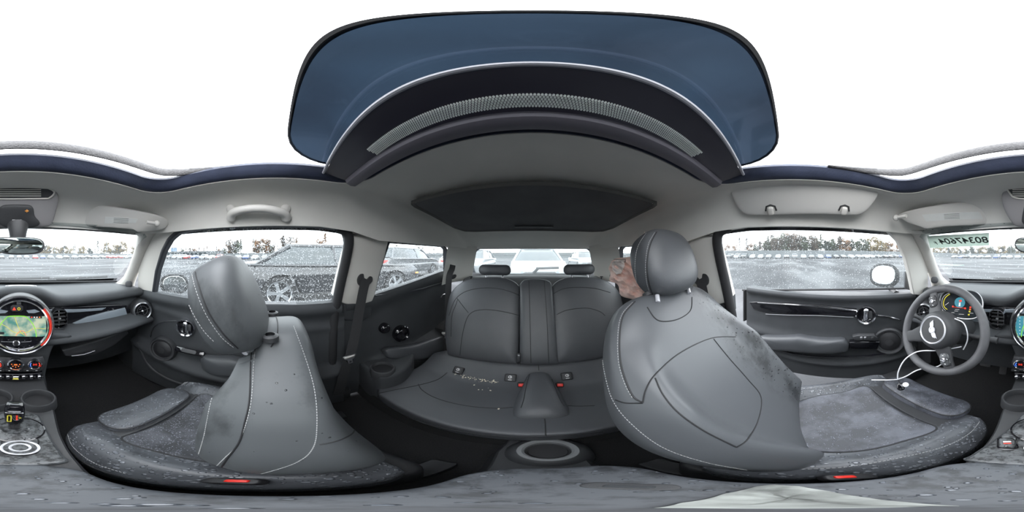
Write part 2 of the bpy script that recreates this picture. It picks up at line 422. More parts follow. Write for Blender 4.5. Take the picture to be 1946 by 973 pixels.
# dark tinted roof glass: a little of the sky comes through it, bluish
m_ = bpy.data.materials.new('tinted_glass'); m_.use_nodes = True; nt_ = m_.node_tree; nt_.nodes.remove(nt_.nodes['Principled BSDF'])
a_ = nt_.nodes.new('ShaderNodeBsdfTransparent'); g_ = nt_.nodes.new('ShaderNodeBsdfGlossy'); g_.inputs['Roughness'].default_value = 0.08; g_.inputs['Color'].default_value = (0.5, 0.6, 0.8, 1)
t_ = nt_.nodes.new('ShaderNodeTexCoord'); n_ = nt_.nodes.new('ShaderNodeTexNoise'); n_.inputs['Scale'].default_value = 5; n_.inputs['Detail'].default_value = 2; r_ = nt_.nodes.new('ShaderNodeValToRGB')
r_.color_ramp.elements[0].position = 0.3; r_.color_ramp.elements[0].color = (0.070, 0.084, 0.103, 1); r_.color_ramp.elements[1].position = 0.7; r_.color_ramp.elements[1].color = (0.088, 0.116, 0.146, 1)
d_ = nt_.nodes.new('ShaderNodeMixShader'); d_.inputs[0].default_value = 0.10
nt_.links.new(t_.outputs['Object'], n_.inputs['Vector']); nt_.links.new(n_.outputs['Fac'], r_.inputs['Fac']); nt_.links.new(r_.outputs['Color'], a_.inputs['Color'])
nt_.links.new(a_.outputs[0], d_.inputs[1]); nt_.links.new(g_.outputs[0], d_.inputs[2]); nt_.links.new(d_.outputs[0], nt_.nodes['Material Output'].inputs['Surface']); M['tinted_glass'] = m_
# ================================================================== CABIN SHELL
CX = -0.005                                   # middle of the car as the photo shows it
def rring(cx, cy, hx0, hx1, y0, y1, r, z, n=10, m=14):
    """rounded rectangle loop with a fixed count of points; hx0 half width at y0 (rear), hx1 at y1 (front)"""
    out = []
    cs = [(1, y1, hx1), (-1, y1, hx1), (-1, y0, hx0), (1, y0, hx0)]
    def corner(k):
        sx, yy, hx = cs[k]; sy = 1 if k < 2 else -1
        a0 = PI/2*k; pts = []
        for i in range(n+1):
            a = a0+PI/2*i/n
            pts.append(Vector((cx+sx*(hx-r)+r*math.cos(a), yy-sy*r+r*math.sin(a), 0)))
        return pts
    C4 = [corner(k) for k in range(4)]
    for k in range(4):
        out += C4[k]; a = C4[k][-1]; b = C4[(k+1) % 4][0]
        for i in range(1, m): out.append(a.lerp(b, i/m))
    for p in out: p.z = z(p) if callable(z) else z
    return out
def zopen(p): return 1.345
def zout(p):                                  # line where the roof lining meets the windows
    t = min(1, max(0, (-0.26-p.y)/0.07)); return 1.228-0.042*t*t*(3-2*t)
op = rring(CX, 0, 0.443, 0.437, -0.240, 0.395, 0.085, 1.345)
ou = rring(CX, 0, 0.56, 0.585, -1.42, 0.60, 0.13, zout)
mb = MB(); rings = []
for t in [0, .06, .12, .25, .4, .55, .7, .8, .88, .94, .98, 1.0]:
    ring = []
    for a, b in zip(op, ou):
        p = a.lerp(b, t)
        f = 1-(1-t**3.2)**(1/1.3) if t < 1 else 1
        p.z = a.z+(b.z-a.z)*f
        if p.y < -0.9: p.z -= 0.03*min(1, (-0.9-p.y)/0.4)*(1-t)
        if t == 1: p.z = zout(p)
        if t < 0.12: p.z += 0.004*(t/0.12)
        ring.append(p)
    rings.append(ring)
lip = [Vector((p.x*0.997, p.y*0.997, 1.362)) for p in op]
mb.grid([lip]+rings, False, True)
outer = [Vector((p.x*1.135, p.y*(1.03 if p.y > 0 else 1.06), H+(p.z-H)*(1.12 if abs(p.x) > 0.45 else 1.05)-0.002)) for p in rings[-1]]
outer2 = [p+Vector((0, 0, 0.06)) for p in outer]
mb.grid([rings[-1], outer, outer2], False, True)
ceiling = struct('ceiling', mb, 'headliner'); ceiling['label'] = 'pale grey fabric roof lining round the open sunroof'
# outer roof skin
mb = MB(); t1 = [Vector((p.x*1.05, p.y*1.03, 1.372)) for p in op]
t2 = [Vector((p.x*1.13, p.y*1.06, p.z+0.075)) for p in ou]; t3 = [Vector((p.x*1.17, p.y*1.07+0.0, p.z+0.0)) for p in ou]
mid = [a.lerp(b, 0.6)+Vector((0, 0, 0.035*0.6)) for a, b in zip(t1, t2)]
mb.grid([t1, mid, t2, t3], False, True)
mat('body_paint', (0.03, 0.032, 0.035), 0.25, metal=0.3, coat=0.8)
struct('roof', mb, 'body_paint')
# opening frame: dark painted channel round the hole, seen below the sky
fr = MB()
prof = [(-0.004, 1.347), (0.006, 1.348), (0.014, 1.354), (0.022, 1.366), (0.028, 1.378), (0.026, 1.386), (0.010, 1.390), (-0.02, 1.386)]
rr_ = []
for s, z in prof:
    rr_.append([Vector((CX+(p.x-CX)*(1-s/0.44), 0.08+(p.y-0.08)*(1-(s*1.2 if p.y > 0.1 else s*0.3)/0.315), z)) for p in op])
fr.grid(rr_, False, True)
solo('sunroof_frame', fr, 'roof_frame', 'dark blue-black channel framing the open sunroof hole', 'sunroof frame')
# wind deflector (its arms run back along both sides)
dt = thing('wind_deflector', 'thin wet grey bar arched above the front edge of the open sunroof', 'wind deflector', (CX, 0.34, 1.385))
path = [Vector((-0.415, 0.10, 1.383)), Vector((-0.412, 0.2, 1.395)), Vector((-0.395, 0.28, 1.402)), Vector((-0.35, 0.325, 1.406)), Vector((-0.2, 0.34, 1.408)), Vector((0, 0.344, 1.409)), Vector((0.2, 0.34, 1.408)), Vector((0.35, 0.325, 1.406)), Vector((0.395, 0.28, 1.402)), Vector((0.412, 0.2, 1.395)), Vector((0.415, 0.10, 1.383))]
pp = spline(path, 8); mb = MB(); rg = []
for i, p in enumerate(pp):
    e = min(i, len(pp)-1-i)/8.0; hh = 0.0145*min(1, 0.25+e*0.35)
    tn = (pp[min(i+1, len(pp)-1)]-pp[max(i-1, 0)]).normalized(); sd = tn.cross(Vector((0, 0, 1))).normalized()
    p = p-Vector((0, 0, 0.009*min(1, e)))
    rg.append([p+sd*0.006*math.cos(a)+Vector((0, 0, 1))*hh*math.sin(a) for a in [2*PI*k/10 for k in range(10)]])
mb.loft(rg); part('deflector_bar', mb, 'deflector', dt)
for s in (-1, 1):
    mb = MB(); mb.tube([(s*0.405, 0.17, 1.386), (s*0.40, 0.24, 1.398)], 0.0012, 5); mb.tube([(s*0.402, 0.14, 1.386), (s*0.398, 0.20, 1.395)], 0.0012, 5)
    part('spring_arm', mb, 'satin', dt)
# sliding glass panel pushed back over the roof
g = thing('sliding_roof_panel', 'big dark tinted glass sunroof panel slid back over the rear roof', 'sunroof panel', (CX, -0.3, 1.40))
def roof_arc(x): return -0.05*(x/0.45)**2
def sheet(x0, x1, y0, y1, z, th, r, nx=24, ny=14, slope=0.0, front_bow=0.0):
    mb = MB(); out = rrect(x1-x0, y1-y0, r, 8, (x0+x1)/2, (y0+y1)/2)
    out = resample(out, 96); c = Vector(((x0+x1)/2, (y0+y1)/2)); rows = []
    def P(q, dz): return Vector((q.x, q.y+front_bow*(1-(q.x/0.45)**2)*(1 if q.y > c.y else 0), z+roof_arc(q.x)*0.5+slope*(q.y-y1)+dz))
    ks = [0.002, .2, .4, .6, .8, .92, .98, 1]
    rows += [[P(c+(q-c)*k, 0) for q in out] for k in ks]
    rows += [[P(c+(q-c)*k, th) for q in out] for k in ks[::-1]]
    return mb.grid(rows, False, True)
part('glass_sheet', sheet(CX-0.405, CX+0.405, -0.62, -0.022, 1.405, 0.006, 0.11), 'tinted_glass', g)
rim = MB(); o_ = resample(rrect(0.815, 0.60, 0.112, 8, CX, -0.321), 96)
rim.tube([Vector((q.x, q.y, 1.408+roof_arc(q.x)*0.5)) for q in o_], 0.0035, 6, closed=True)
part('rubber_edge', rim, 'rubber', g)
# fixed rear part of the roof: light front edge, dark printed band with opaque dots, pale and tilted to stand in for sky shining through
b = thing('roof_crossbar', 'dark crossbar behind the open sunroof with a pale front edge and a dotted band', 'roof crossbar', (CX, -0.15, 1.33))
mb = MB(); rows = []
for y, z in ((-0.105, 1.362), (-0.14, 1.352), (-0.185, 1.344), (-0.20, 1.34)):
    rows.append([Vector((x, y-0.02*(x/0.4)**2, z)) for x in [CX-0.42+0.84*i/40 for i in range(41)]])
rows += [[p+Vector((0, 0, 0.008)) for p in r] for r in rows[::-1]]
mb.grid(rows, True, False); part('printed_band', mb, mat('frit', (0.050, 0.046, 0.066), 0.35, coat=0.1), b)
mb = MB(); mb.tube([Vector((x, -0.10-0.02*(x/0.4)**2, 1.362)) for x in [CX-0.42+0.84*i/40 for i in range(41)]], 0.0042, 8)
part('pale_edge', mb, mat('pale_edge', (0.42, 0.42, 0.46), 0.35), b, 'pale grey front edge of the crossbar')
mb = MB()
for r in range(6):
    for i in range(150):
        x = CX-0.262+0.524*(i+0.5*(r % 2))/150; y = -0.1495-0.0042*r-0.02*(x/0.4)**2
        z = 1.352-(0.008/0.045)*(abs(y+0.02*(x/0.4)**2)-0.14)-0.0007
        mb.add([Vector((x+0.00155*math.cos(a), y+0.0019*math.sin(a), z-0.0012+0.0019*0.85*math.sin(a))) for a in [2*PI*k/6 for k in range(6)]], [tuple(range(6))], True)
dots = part('dot_pattern', mb, mat('dots', (0.93, 0.97, 0.93), 0.6), b, 'rows of tiny pale dots, coloured bright as if sky shone through'); dots['kind'] = 'stuff'
mb = MB(); rows = []
for y, z in ((-0.182, 1.346), (-0.186, 1.335), (-0.199, 1.329), (-0.213, 1.330), (-0.222, 1.338), (-0.224, 1.346)):
    rows.append([Vector((x, y+0.0-0.0*(x/0.4)**2, z)) for x in [CX-0.415+0.83*i/30 for i in range(31)]])
mb.grid(rows); part('seal_roll', mb, mat('seal_roll', (0.15, 0.14, 0.165), 0.55), b)
mb = MB(); mb.grid([[Vector((CX-0.43+0.86*i/30, y, z)) for i in range(31)] for y, z in ((-0.220, 1.342), (-0.230, 1.352), (-0.250, 1.352))]); part('recess_strip', mb, 'plastic_dark', b)
# rear fixed glass with its dark blind drawn, sunk in the lining
s = thing('roof_blind', 'dark grey blind drawn under the rear roof glass in a tapering frame', 'sunroof blind', (CX, -0.7, 1.31))
ring = [PX(u, v, z=zz) for (u, v, zz) in ((775, 381, 1.333), (840, 362, 1.333), (920, 350, 1.335), (1013, 345, 1.336), (1110, 350, 1.335), (1200, 363, 1.333), (1277, 381, 1.333))]
fy = min(p.y for p in ring)
def zr(y): return 1.332-0.055*max(0, (-0.43-y))/0.5
ol = [Vector((-0.40+CX, -0.435)), Vector((-0.2+CX, -0.428)), Vector((CX, -0.425)), Vector((0.2+CX, -0.428)), Vector((0.40+CX, -0.435)), Vector((0.42+CX, -0.455)), Vector((0.425+CX, -0.80)), Vector((0.40+CX, -0.88)), Vector((0.34+CX, -0.905)), Vector((0.15+CX, -0.915)), Vector((-0.15+CX, -0.915)), Vector((-0.34+CX, -0.905)), Vector((-0.40+CX, -0.88)), Vector((-0.425+CX, -0.80)), Vector((-0.42+CX, -0.455))]
olr = resample(ol, 120); cc = Vector((CX, -0.67))
def K(k, dz): return [Vector((cc.x+(q.x-cc.x)*k, cc.y+(q.y-cc.y)*k, zr(cc.y+(q.y-cc.y)*k)+dz)) for q in olr]
mb = MB(); mb.grid([K(1.014, -0.004), K(1.014, -0.012), K(1.004, -0.016), K(0.992, -0.014), K(0.982, -0.010), K(0.978, -0.006)], False, True)
part('blind_frame', mb, mat('blind_frame', (0.10, 0.095, 0.09), 0.5), s)
mb = MB(); mb.grid([K(k, -0.010) for k in (0.975, .7, .4, .1, .002)], False, True)
part('blind_fabric', mb, 'blind', s)
mb = MB(); mb.prism(rrect(0.20, 0.018, 0.008), (Vector((CX, -0.84, zr(-0.84)-0.011)), Vector((1, 0, 0)), Vector((0, 1, 0)), Vector((0, 0, -1))), 0, 0.006, 0.003)
part('blind_pull', mb, 'plastic', s)

# ------------------------------------------------------------------ windshield, pillars, side walls
def sheet_px(P3, th=0.004, n=None):
    """pane from a ring of 3D points (roughly flat): fan of inset rings, with thickness"""
    P3 = resample(P3, 72); c = sum(P3, Vector())/len(P3)
    nn = Vector(); 
    for i in range(len(P3)): nn += (P3[i-1]-c).cross(P3[i]-c)
    nn.normalize(); mb = MB(); rows = [[c+(p-c)*k for p in P3] for k in (0.002, 0.25, 0.5, 0.75, 1.0)]
    return mb.grid(rows, False, True)
WT, WB = (0.60, 1.232), (1.06, 0.93)          # windshield: top and bottom (y, z)
def ws(x, t, off=0):
    bow = 0.10*(1-(x/0.66)**2)
    return Vector((x*(0.585+0.085*t)/0.66, WT[0]+(WB[0]-WT[0])*t+bow*(0.35+0.65*t)-0.03+off*0.55, WT[1]+(WB[1]-WT[1])*t+0.0*bow+off*0.83))
mb = MB(); rows = [[ws(-0.66+1.32*i/24, t/10*1.02-0.04) for i in range(25)] for t in range(11)]
mb.grid(rows)
w1 = struct('window_1', mb, 'glass_front', None); w1['label'] = 'windshield'
bl = MB()
rows = [[ws(-0.66+1.32*i/24, t, -0.002) for i in range(25)] for t in (0.90, 0.96, 1.02)]
bl.grid(rows); struct('windshield_border', bl, 'piano', w1)
def slab(P3, inward, th, bev=0.01):
    """flat panel from photographed outline points, rounded towards the cabin"""
    c = sum(P3, Vector())/len(P3); n = Vector()
    for i in range(len(P3)): n += (P3[i-1]-c).cross(P3[i]-c)
    n.normalize()
    if n.dot(Vector(inward)) < 0: n = -n
    fr_ = frame(c, n, (0, 0, 1)); o, R, U, N = fr_
    poly = [((p-o).dot(R), (p-o).dot(U)) for p in P3]
    return MB().prism(poly, fr_, -th, 0, bev), fr_, poly
# windshield pillars with tweeters and coat of pale trim
for s, nm in ((1, 'right'), (-1, 'left')):
    mb = MB(); rg = []
    for t, (x, y, z, w, d) in enumerate(((0.57, 0.585, 1.262, .08, .05), (0.60, 0.62, 1.235, .050, .040), (0.622, 0.69, 1.15, .038, .034), (0.638, 0.76, 1.06, .038, .034), (0.650, 0.82, 0.985, .044, .038), (0.655, 0.875, 0.935, .062, .046), (0.66, 0.93, 0.90, .09, .05))):
        c = Vector((s*x, y, z)); a = Vector((s*0.62, -0.78, 0.0)).normalized(); b2 = Vector((s*0.75, 0.45, 0.45)).normalized()
        rg.append([c+a*w*math.cos(q)*(1)+b2*d*math.sin(q) for q in [2*PI*k/20 for k in range(20)]])
    mb.loft(rg)
    root = sroot('trim_%d' % (1 if s > 0 else 2), (s*0.6, 0.75, 0.9), 'pale windshield pillar trim on the %s' % nm)
    part('pillar_cover', mb, 'pillar', root)
    # tweeter
    tw = MB(); u, v = ((245, 540) if s > 0 else (1776, 532)); p = PX(u, v, x=s*0.615)
    p = Vector((s*0.60, p.y*0.60/0.615, H+(p.z-H)*0.60/0.615))
    tw.pillow(rrect(0.044, 0.040, 0.017), frame(p, CAMP-p), 0.013, 0.03, 3.5)
    part('tweeter_cover', tw, 'plastic', root, 'black oval loudspeaker cover')
# ================================================================== CABIN SIDES
SA = 0.665
def side_pts(pix, s=1, a=SA): return [SP(u, v, s, a) for u, v in pix]
def mir(pix): return [(2026-u if u < 1013 else 2026-u, v) for u, v in pix]
def lower(u, v, s=1, x=0.685): return PX(u, v, x=s*x)
# window outlines on the passenger side, from the photo
WIN_R = [(293, 557), (300, 515), (312, 478), (325, 455), (340, 443), (380, 435), (440, 431), (527, 430), (600, 431), (640, 436), (654, 443), (658, 456), (655, 490), (650, 530), (643, 576), (600, 578), (527, 578), (400, 572)]
QWIN_R = [(742, 460), (749, 457), (800, 463), (842, 468), (848, 474), (849, 534), (800, 548), (712, 561), (722, 520), (732, 488)]
g3 = [SP(u, v, 1, SA+0.03) for u, v in WIN_R]

# passenger door
dr = sroot('door_2', (0.72, 0.25, 0.27), 'closed passenger door with wet window and round speaker'); dr['category'] = 'car door'
part('window_pane', sheet_px(g3), 'glass_rain', dr, 'rain-covered side window')
inner = [SP(u, v, 1, SA) for u, v in WIN_R]
def scale_ring(P, k, kz=None):
    c = sum(P, Vector())/len(P); return [Vector((c.x+(p.x-c.x)*k, c.y+(p.y-c.y)*k, c.z+(p.z-c.z)*(kz or k))) for p in P]
def wframe(P, w, th, s, out=0.03):
    """window surround: ring of width w outside outline P"""
    P = resample([Vector(p) for p in P], 110); c = sum(P, Vector())/len(P); mb = MB(); O = []
    for p in P:
        d = p-c; L = d.length; O.append(c+d*((L+w)/L))
    X = Vector((s, 0, 0))
    mb.grid([[p+X*out for p in P], [p for p in P], [p.lerp(q, .3)-X*th for p, q in zip(P, O)], [p.lerp(q, .7)-X*th for p, q in zip(P, O)], [q for q in O], [q+X*out for q in O]], True, True)
    return mb
part('window_frame', wframe(inner, 0.022, 0.004, 1), mat('gasket', (0.028, 0.03, 0.036), 0.45), dr)
def door_surface(y, z, y0, y1, kind='front'):
    """depth (towards the cabin) of a door card: belt ledge, scooped middle, arm rest ridge, map pocket"""
    f = 0
    f += 0.028*math.exp(-((z-0.885)/0.035)**2)              # belt roll
    f += 0.030/(1+math.exp(-(z-0.80)/0.012))*0.0
    zp = 0.515+0.05*((y-0.2)/0.5)**2                        # pocket rim
    f += 0.060/(1+math.exp((z-zp)/0.008))
    f -= 0.020/(1+math.exp((z-(zp-0.05))/0.012))
    f += 0.018*math.exp(-((z-(0.80+0.03*(y-0.2)))/0.020)**2)*0.4
    return f
def door_card(s, P, y0, y1, zt, zb, x, trans=None):
    rows = []
    for i in range(61):
        z = zb+(zt-zb)*i/60; row = []
        for j in range(50):
            y = y0+(y1-y0)*j/49
            e = min(1, (min(y-y0, y1-y)/0.02))
            dpt = door_surface(y, z, y0, y1)*max(0, e)**0.5
            row.append(Vector((s*(x-dpt), y, z)))
        rows.append(row)
    mb = MB(); mb.grid(rows)
    bk = [[Vector((s*(x+0.05), p.y, p.z)) for p in r] for r in (rows[0], rows[-1])]
    mb.grid([bk[0], rows[0]]); mb.grid([rows[-1], bk[1]]); mb.grid([bk[0], bk[1]])
    mb.grid([[r[0] for r in rows], [Vector((s*(x+0.05), r[0].y, r[0].z)) for r in rows]]); mb.grid([[r[-1] for r in rows], [Vector((s*(x+0.05), r[-1].y, r[-1].z)) for r in rows]])
    if trans: mb.v = [trans(p) for p in mb.v]
    return mb
DX = 0.672
part('door_card', door_card(1, None, -0.295, 0.80, 0.915, 0.27, DX), 'dash', dr)
def ring_thing(root, o, n, R_, items):
    pass
def speaker(root, o, n, r, up=(0, 0, 1)):
    mb = MB(); mb.lathe([(r*1.15, -0.02), (r*1.15, 0.012), (r*1.05, 0.022), (r*0.95, 0.02), (r*0.90, 0.010), (r*0.80, 0.008)], o, n, 40)
    sp = part('speaker_ring', mb, 'plastic', root)
    mb = MB(); mb.lathe([(r*0.83, 0.004), (r*0.80, 0.012), (r*0.55, 0.020), (r*0.25, 0.022), (0.0, 0.022)], o, n, 40); part('speaker_grille', mb, 'plastic_dark', sp)
    mb = MB(); mb.lathe([(r*0.30, 0.020), (r*0.30, 0.025), (0, 0.026)], o, n, 20); part('speaker_cap', mb, 'rubber', sp)
def handle_ring(root, o, n, r):
    mb = MB(); mb.lathe([(r*0.95, -0.02), (r*1.08, 0.006), (r*1.0, 0.014), (r*0.88, 0.010), (r*0.86, -0.005)], o, n, 40)
    h = part('handle_ring', mb, 'chrome', root, 'chrome ring round the door handle')
    mb = MB(); mb.lathe([(r*0.88, 0.004), (r*0.6, -0.004), (0, -0.006)], o, n, 32); part('handle_cup', mb, 'piano', h)
    f = frame(o, n); mb = MB(); mb.pillow(rrect(r*0.55, r*1.5, r*0.25), (f[0]+f[3]*0.004, f[1], f[2], f[3]), 0.012, 0.004, 3)
    part('handle_lever', mb, 'chrome', h, 'chrome door opening lever')
    mb = MB(); mb.pillow(rrect(r*0.4, r*0.9, r*0.18), (f[0]+f[1]*r*0.42+f[3]*0.002, f[1], f[2], f[3]), 0.007, 0.003, 3); part('lock_rocker', mb, 'plastic', h)
handle_ring(dr, PX(353, 622, x=DX-0.014), (-1, -0.25, 0), 0.046)
speaker(dr, PX(310, 663, x=DX-0.03), Vector((-1, -0.2, 0.15)), 0.066)
# armrest, switch bar
ap = MB(); f = frame(PX(455, 690, x=DX-0.02), (-1, 0, 0)); o, R, U, N = f
ap.pillow([((PX(u, v, x=DX-0.02)-o).dot(R), (PX(u, v, x=DX-0.02)-o).dot(U)) for u, v in ((383, 680), (388, 674), (440, 676), (500, 684), (560, 690), (600, 690), (600, 712), (520, 712), (440, 706), (396, 704), (385, 694))], f, 0.05, 0.02, 3)
part('arm_pad', ap, 'leather_dark', dr)
ap = MB(); f = frame(PX(360, 668, x=DX-0.03), (-1, -0.1, 0.8), (0, 0, 1)); ap.prism(rrect(0.15, 0.030, 0.012), f, -0.01, 0.008, 0.004); swb = part('switch_bar', ap, 'piano', dr)
ap = MB(); f2 = (f[0]+f[3]*0.008, f[1], f[2], f[3]); ap.prism(rrect(0.075, 0.022, 0.01), f2, 0, 0.006, 0.002); part('window_switch', ap, 'plastic', swb)
ap = MB()
pk = [PX(u, v, x=DX-0.045) for u, v in ((262, 650), (280, 690), (310, 715), (350, 731), (400, 742), (460, 748), (540, 745))]
ap.tube(spline(pk, 8), 0.008, 8); part('pocket_rim', ap, 'plastic', dr)
ap = MB(); tr = [PX(u, v, x=DX-0.012) for u, v in ((335, 610), (310, 612), (292, 622), (286, 640))]
ap.tube(spline(tr, 8), 0.0025, 6); part('trim_line', ap, 'satin', dr)
ap = MB(); ap.tube([SP(612, 590, 1, SA-0.005), SP(612, 577, 1, SA-0.005)], [0.006, 0.0045], 10); part('lock_pin', ap, 'plastic', dr)
# dark sail panel in the front corner of the window
# passenger outside mirror
def side_mirror(s, c, n, w, h, label):
    t = thing('side_mirror', label, 'mirror', c)
    f = frame(c, n); mb = MB(); out = [(w*0.5*math.copysign(abs(math.cos(a))**0.8, math.cos(a)), h*0.5*math.copysign(abs(math.sin(a))**0.8, math.sin(a))) for a in [2*PI*k/40 for k in range(40)]]
    mb.pillow(out, f, 0.004, 0.085, 6, pb=2.2); part('mirror_housing', mb, mat('mirror_shell', (0.02, 0.02, 0.022), 0.6, bump=1.0, bscale=160) if 'mirror_shell' not in M else M['mirror_shell'], t)
    mb = MB(); mb.pillow([(a*0.80, b*0.80) for a, b in out], (f[0]+f[3]*0.0045, f[1], f[2], f[3]), 0.003, 0.001, 5); part('mirror_face', mb, 'mirror', t)
    mb = MB(); arm = Vector(c); mb.tube([arm-f[3]*0.03+Vector((0, 0, -h*0.3)), arm-f[3]*0.03+Vector((-s*0.10, -0.01, -h*0.55)), arm-f[3]*0.01+Vector((-s*0.15, -0.01, -h*0.65))], [0.022, 0.02, 0.024], 12)
    part('mirror_stalk', mb, 'plastic_dark', t)
    return t
side_mirror(1, PX(331, 540, x=0.86), Vector((-0.80, -0.62, 0.02)), 0.185, 0.135, 'black shelled outside mirror beyond the passenger window, partly behind the headrest')

# ---- rear side panels and pillars; both sides are mirror images, so build once and flip
def side_set(s):
    nm = 'right' if s > 0 else 'left'
    fl = lambda pix: pix
    def A(u, v, a=SA):
        p = SP(u, v, 1, a); return Vector((s*p.x, p.y, p.z))
    def B(u, v, x=0.685):
        p = PX(u, v, x=x); return Vector((s*p.x, p.y, p.z))
    wall = sroot('wall_%s' % nm, (s*0.69, -0.7, 0.25), 'dark rear side panel of the cabin with cup holder')
    # belt-down panel: grid with armrest bulge and ledge
    rows = []
    for i in range(50):
        t = i/49; row = []
        for j in range(60):
            y = -0.30-0.95*j/59
            zt = 0.925+0.075*min(max((-0.45-y)/0.6, 0), 1)
            z = 0.26+(zt-0.26)*t
            f = 0.03*math.exp(-((z-zt+0.03)/0.05)**2)
            f += 0.045/(1+math.exp((z-(zt-0.13+0.10*min(max((y+0.45)/0.15, 0), 1)))/0.012))*0
            low = 0.52
            f += (0.075*min(max((-0.42-y)/0.12, 0), 1))/(1+math.exp((z-low)/0.006))
            row.append(Vector((s*(0.688-f), y, z)))
        rows.append(row)
    mb = MB(); mb.grid(rows)
    top = [p+Vector((s*0.05, 0, 0)) for p in rows[-1]]; mb.grid([rows[-1], top])
    fe = [r[0]+Vector((s*0.05, 0, 0)) for r in rows]; mb.grid([fe, [r[0] for r in rows]])
    part('side_panel', mb, 'dash', wall)
    # armrest
    pts = [B(u, v, 0.62) for u, v in ((735, 668), (742, 663), (790, 655), (842, 636), (862, 628), (866, 650), (840, 668), (795, 682), (760, 684), (738, 680))]
    o = sum(pts, Vector())/len(pts); f = frame(o, (-s, 0, 0.25)); mb = MB()
    mb.pillow([((p-o).dot(f[1]), (p-o).dot(f[2])) for p in pts], f, 0.035, 0.06, 3.2); part('arm_rest', mb, 'leather_dark', wall)
    # speaker pair
    o = B(763, 634, 0.665); spk = MB(); spk.lathe([(0.052, -0.02), (0.054, 0.008), (0.048, 0.014), (0.042, 0.006), (0.040, 0.008), (0.030, 0.016), (0, 0.018)], o, (-s, 0.1, 0), 36)
    part('speaker_grille', spk, 'piano', wall)
    o = B(731, 624, 0.672); spk = MB(); spk.lathe([(0.030, -0.02), (0.031, 0.004), (0.024, 0.016), (0.012, 0.021), (0, 0.022)], o, (-s, 0.1, 0), 30)
    part('tweeter_grille', spk, 'piano', wall)
    # cup holder shelf
    c = PX(727, 703, z=0.515); c = Vector((s*c.x, c.y, c.z)); mb = MB()
    mb.lathe([(0.058, -0.03), (0.057, 0.016), (0.053, 0.022), (0.048, 0.022), (0.044, 0.014), (0.043, 0.005)], c, (0, 0, 1), 40)
    chd = part('cup_holder', mb, 'plastic', wall)
    mb = MB(); mb.lathe([(0.0435, 0.0065), (0, 0.006)], c, (0, 0, 1), 32); part('holder_bottom', mb, 'plastic_dark', chd)
    sh = [Vector((s*0.70, -0.38, 0)), Vector((s*0.56, -0.38, 0)), Vector((s*0.515, -0.42, 0)), Vector((s*0.515, -0.52, 0)), Vector((s*0.59, -0.66, 0)), Vector((s*0.70, -0.70, 0))]
    mb = MB(); mb.prism([(p.x, p.y) for p in spline(sh, 5)], (Vector((0, 0, 0)), Vector((1, 0, 0)), Vector((0, 1, 0)), Vector((0, 0, 1))), 0.27, 0.518, 0.02); part('holder_shelf', mb, 'dash', wall)
    mb = MB(); mb.tube(spline([B(u, v, 0.655) for u, v in ((838, 565), (842, 560), (850, 558), (860, 556))], 6), 0.003, 6); part('belt_clip', mb, 'satin', wall)
    # B pillar
    P = [A(u, v, 0.655) for u, v in ((667, 449), (700, 449), (741, 452), (733, 487), (722, 523), (714, 560), (708, 575), (690, 581), (660, 580), (643, 575), (636, 566), (645, 530), (655, 490), (661, 470))]
    mb, fr_, poly = slab(P, (-s, 0, 0), 0.05, 0.012)
    pil = sroot('trim_%d' % (3 if s > 0 else 4), (s*0.66, -0.4, 0.9), 'pale door pillar trim on the %s with seat belt loop' % nm)
    part('pillar_cover', mb, 'pillar', pil)
    P = [A(u, v, 0.66) for u, v in ((636, 566), (645, 576), (690, 583), (709, 577), (706, 600), (690, 612), (655, 610), (634, 596))]
    mb, _, _ = slab(P, (-s, 0, 0), 0.05, 0.012); part('pillar_foot', mb, 'dash', pil)
    P = [A(u, v, 0.668) for u, v in ((657, 440), (666, 446), (667, 456), (661, 475), (652, 520), (640, 566), (634, 600), (632, 660), (630, 760), (615, 760), (622, 660), (628, 580), (640, 520), (650, 470))]
    # rubber door seal along the pillar
    c1 = [A(u, v, 0.66) for u, v in ((640, 433), (658, 441), (663, 458), (657, 495), (648, 535), (640, 575))]+[B(634, 610, 0.675), B(631, 680, 0.68), B(632, 760, 0.685)]
    mb = MB(); mb.tube(spline(c1, 6), 0.021, 10); part('door_seal', mb, 'rubber', pil)
    # belt slot
    c = A(693, 533, 0.652); f = frame(c, (-s, 0, 0.15)); mb = MB()
    sl = [(-s*0.045, 0.012), (-s*0.03, 0.036), (-s*0.008, 0.036), (-s*0.004, 0.012), (s*0.012, 0.006), (s*0.03, 0.02), (s*0.046, 0.014), (s*0.044, -0.008), (s*0.02, -0.026), (-s*0.015, -0.032), (-s*0.038, -0.018)]
    sl = [(a*0.85, b*0.85) for a, b in sl]
    sl3 = spline([Vector((a, b, 0)) for a, b in sl], 5, True)
    mb.prism([(p.x, p.y) for p in sl3], (f[0]+f[3]*0.004, f[1], f[2], f[3]), -0.01, 0.004, 0.003); part('belt_slot', mb, 'plastic_dark', pil)
    # windshield pillar return beside the door window
    P = [A(u, v, 0.668) for u, v in ((258, 436), (285, 428), (345, 428), (336, 441), (318, 460), (304, 492), (296, 525), (289, 560), (262, 562), (262, 520), (262, 470))]
    mb, _, _ = slab(P, (-s, 0, 0), 0.03, 0.006); tag(make('trim_%d' % (7 if s > 0 else 8), mb, 'pillar'), 'pale trim between windshield pillar and door window', kind='structure')
    # C pillar
    P = [A(u, v, 0.64) for u, v in ((848, 470), (880, 474), (902, 480), (905, 500), (905, 535), (880, 545), (850, 548), (849, 520))]
    cp = sroot('trim_%d' % (5 if s > 0 else 6), (s*0.6, -1.2, 0.9), 'pale rear pillar trim on the %s' % nm)
    rows = []
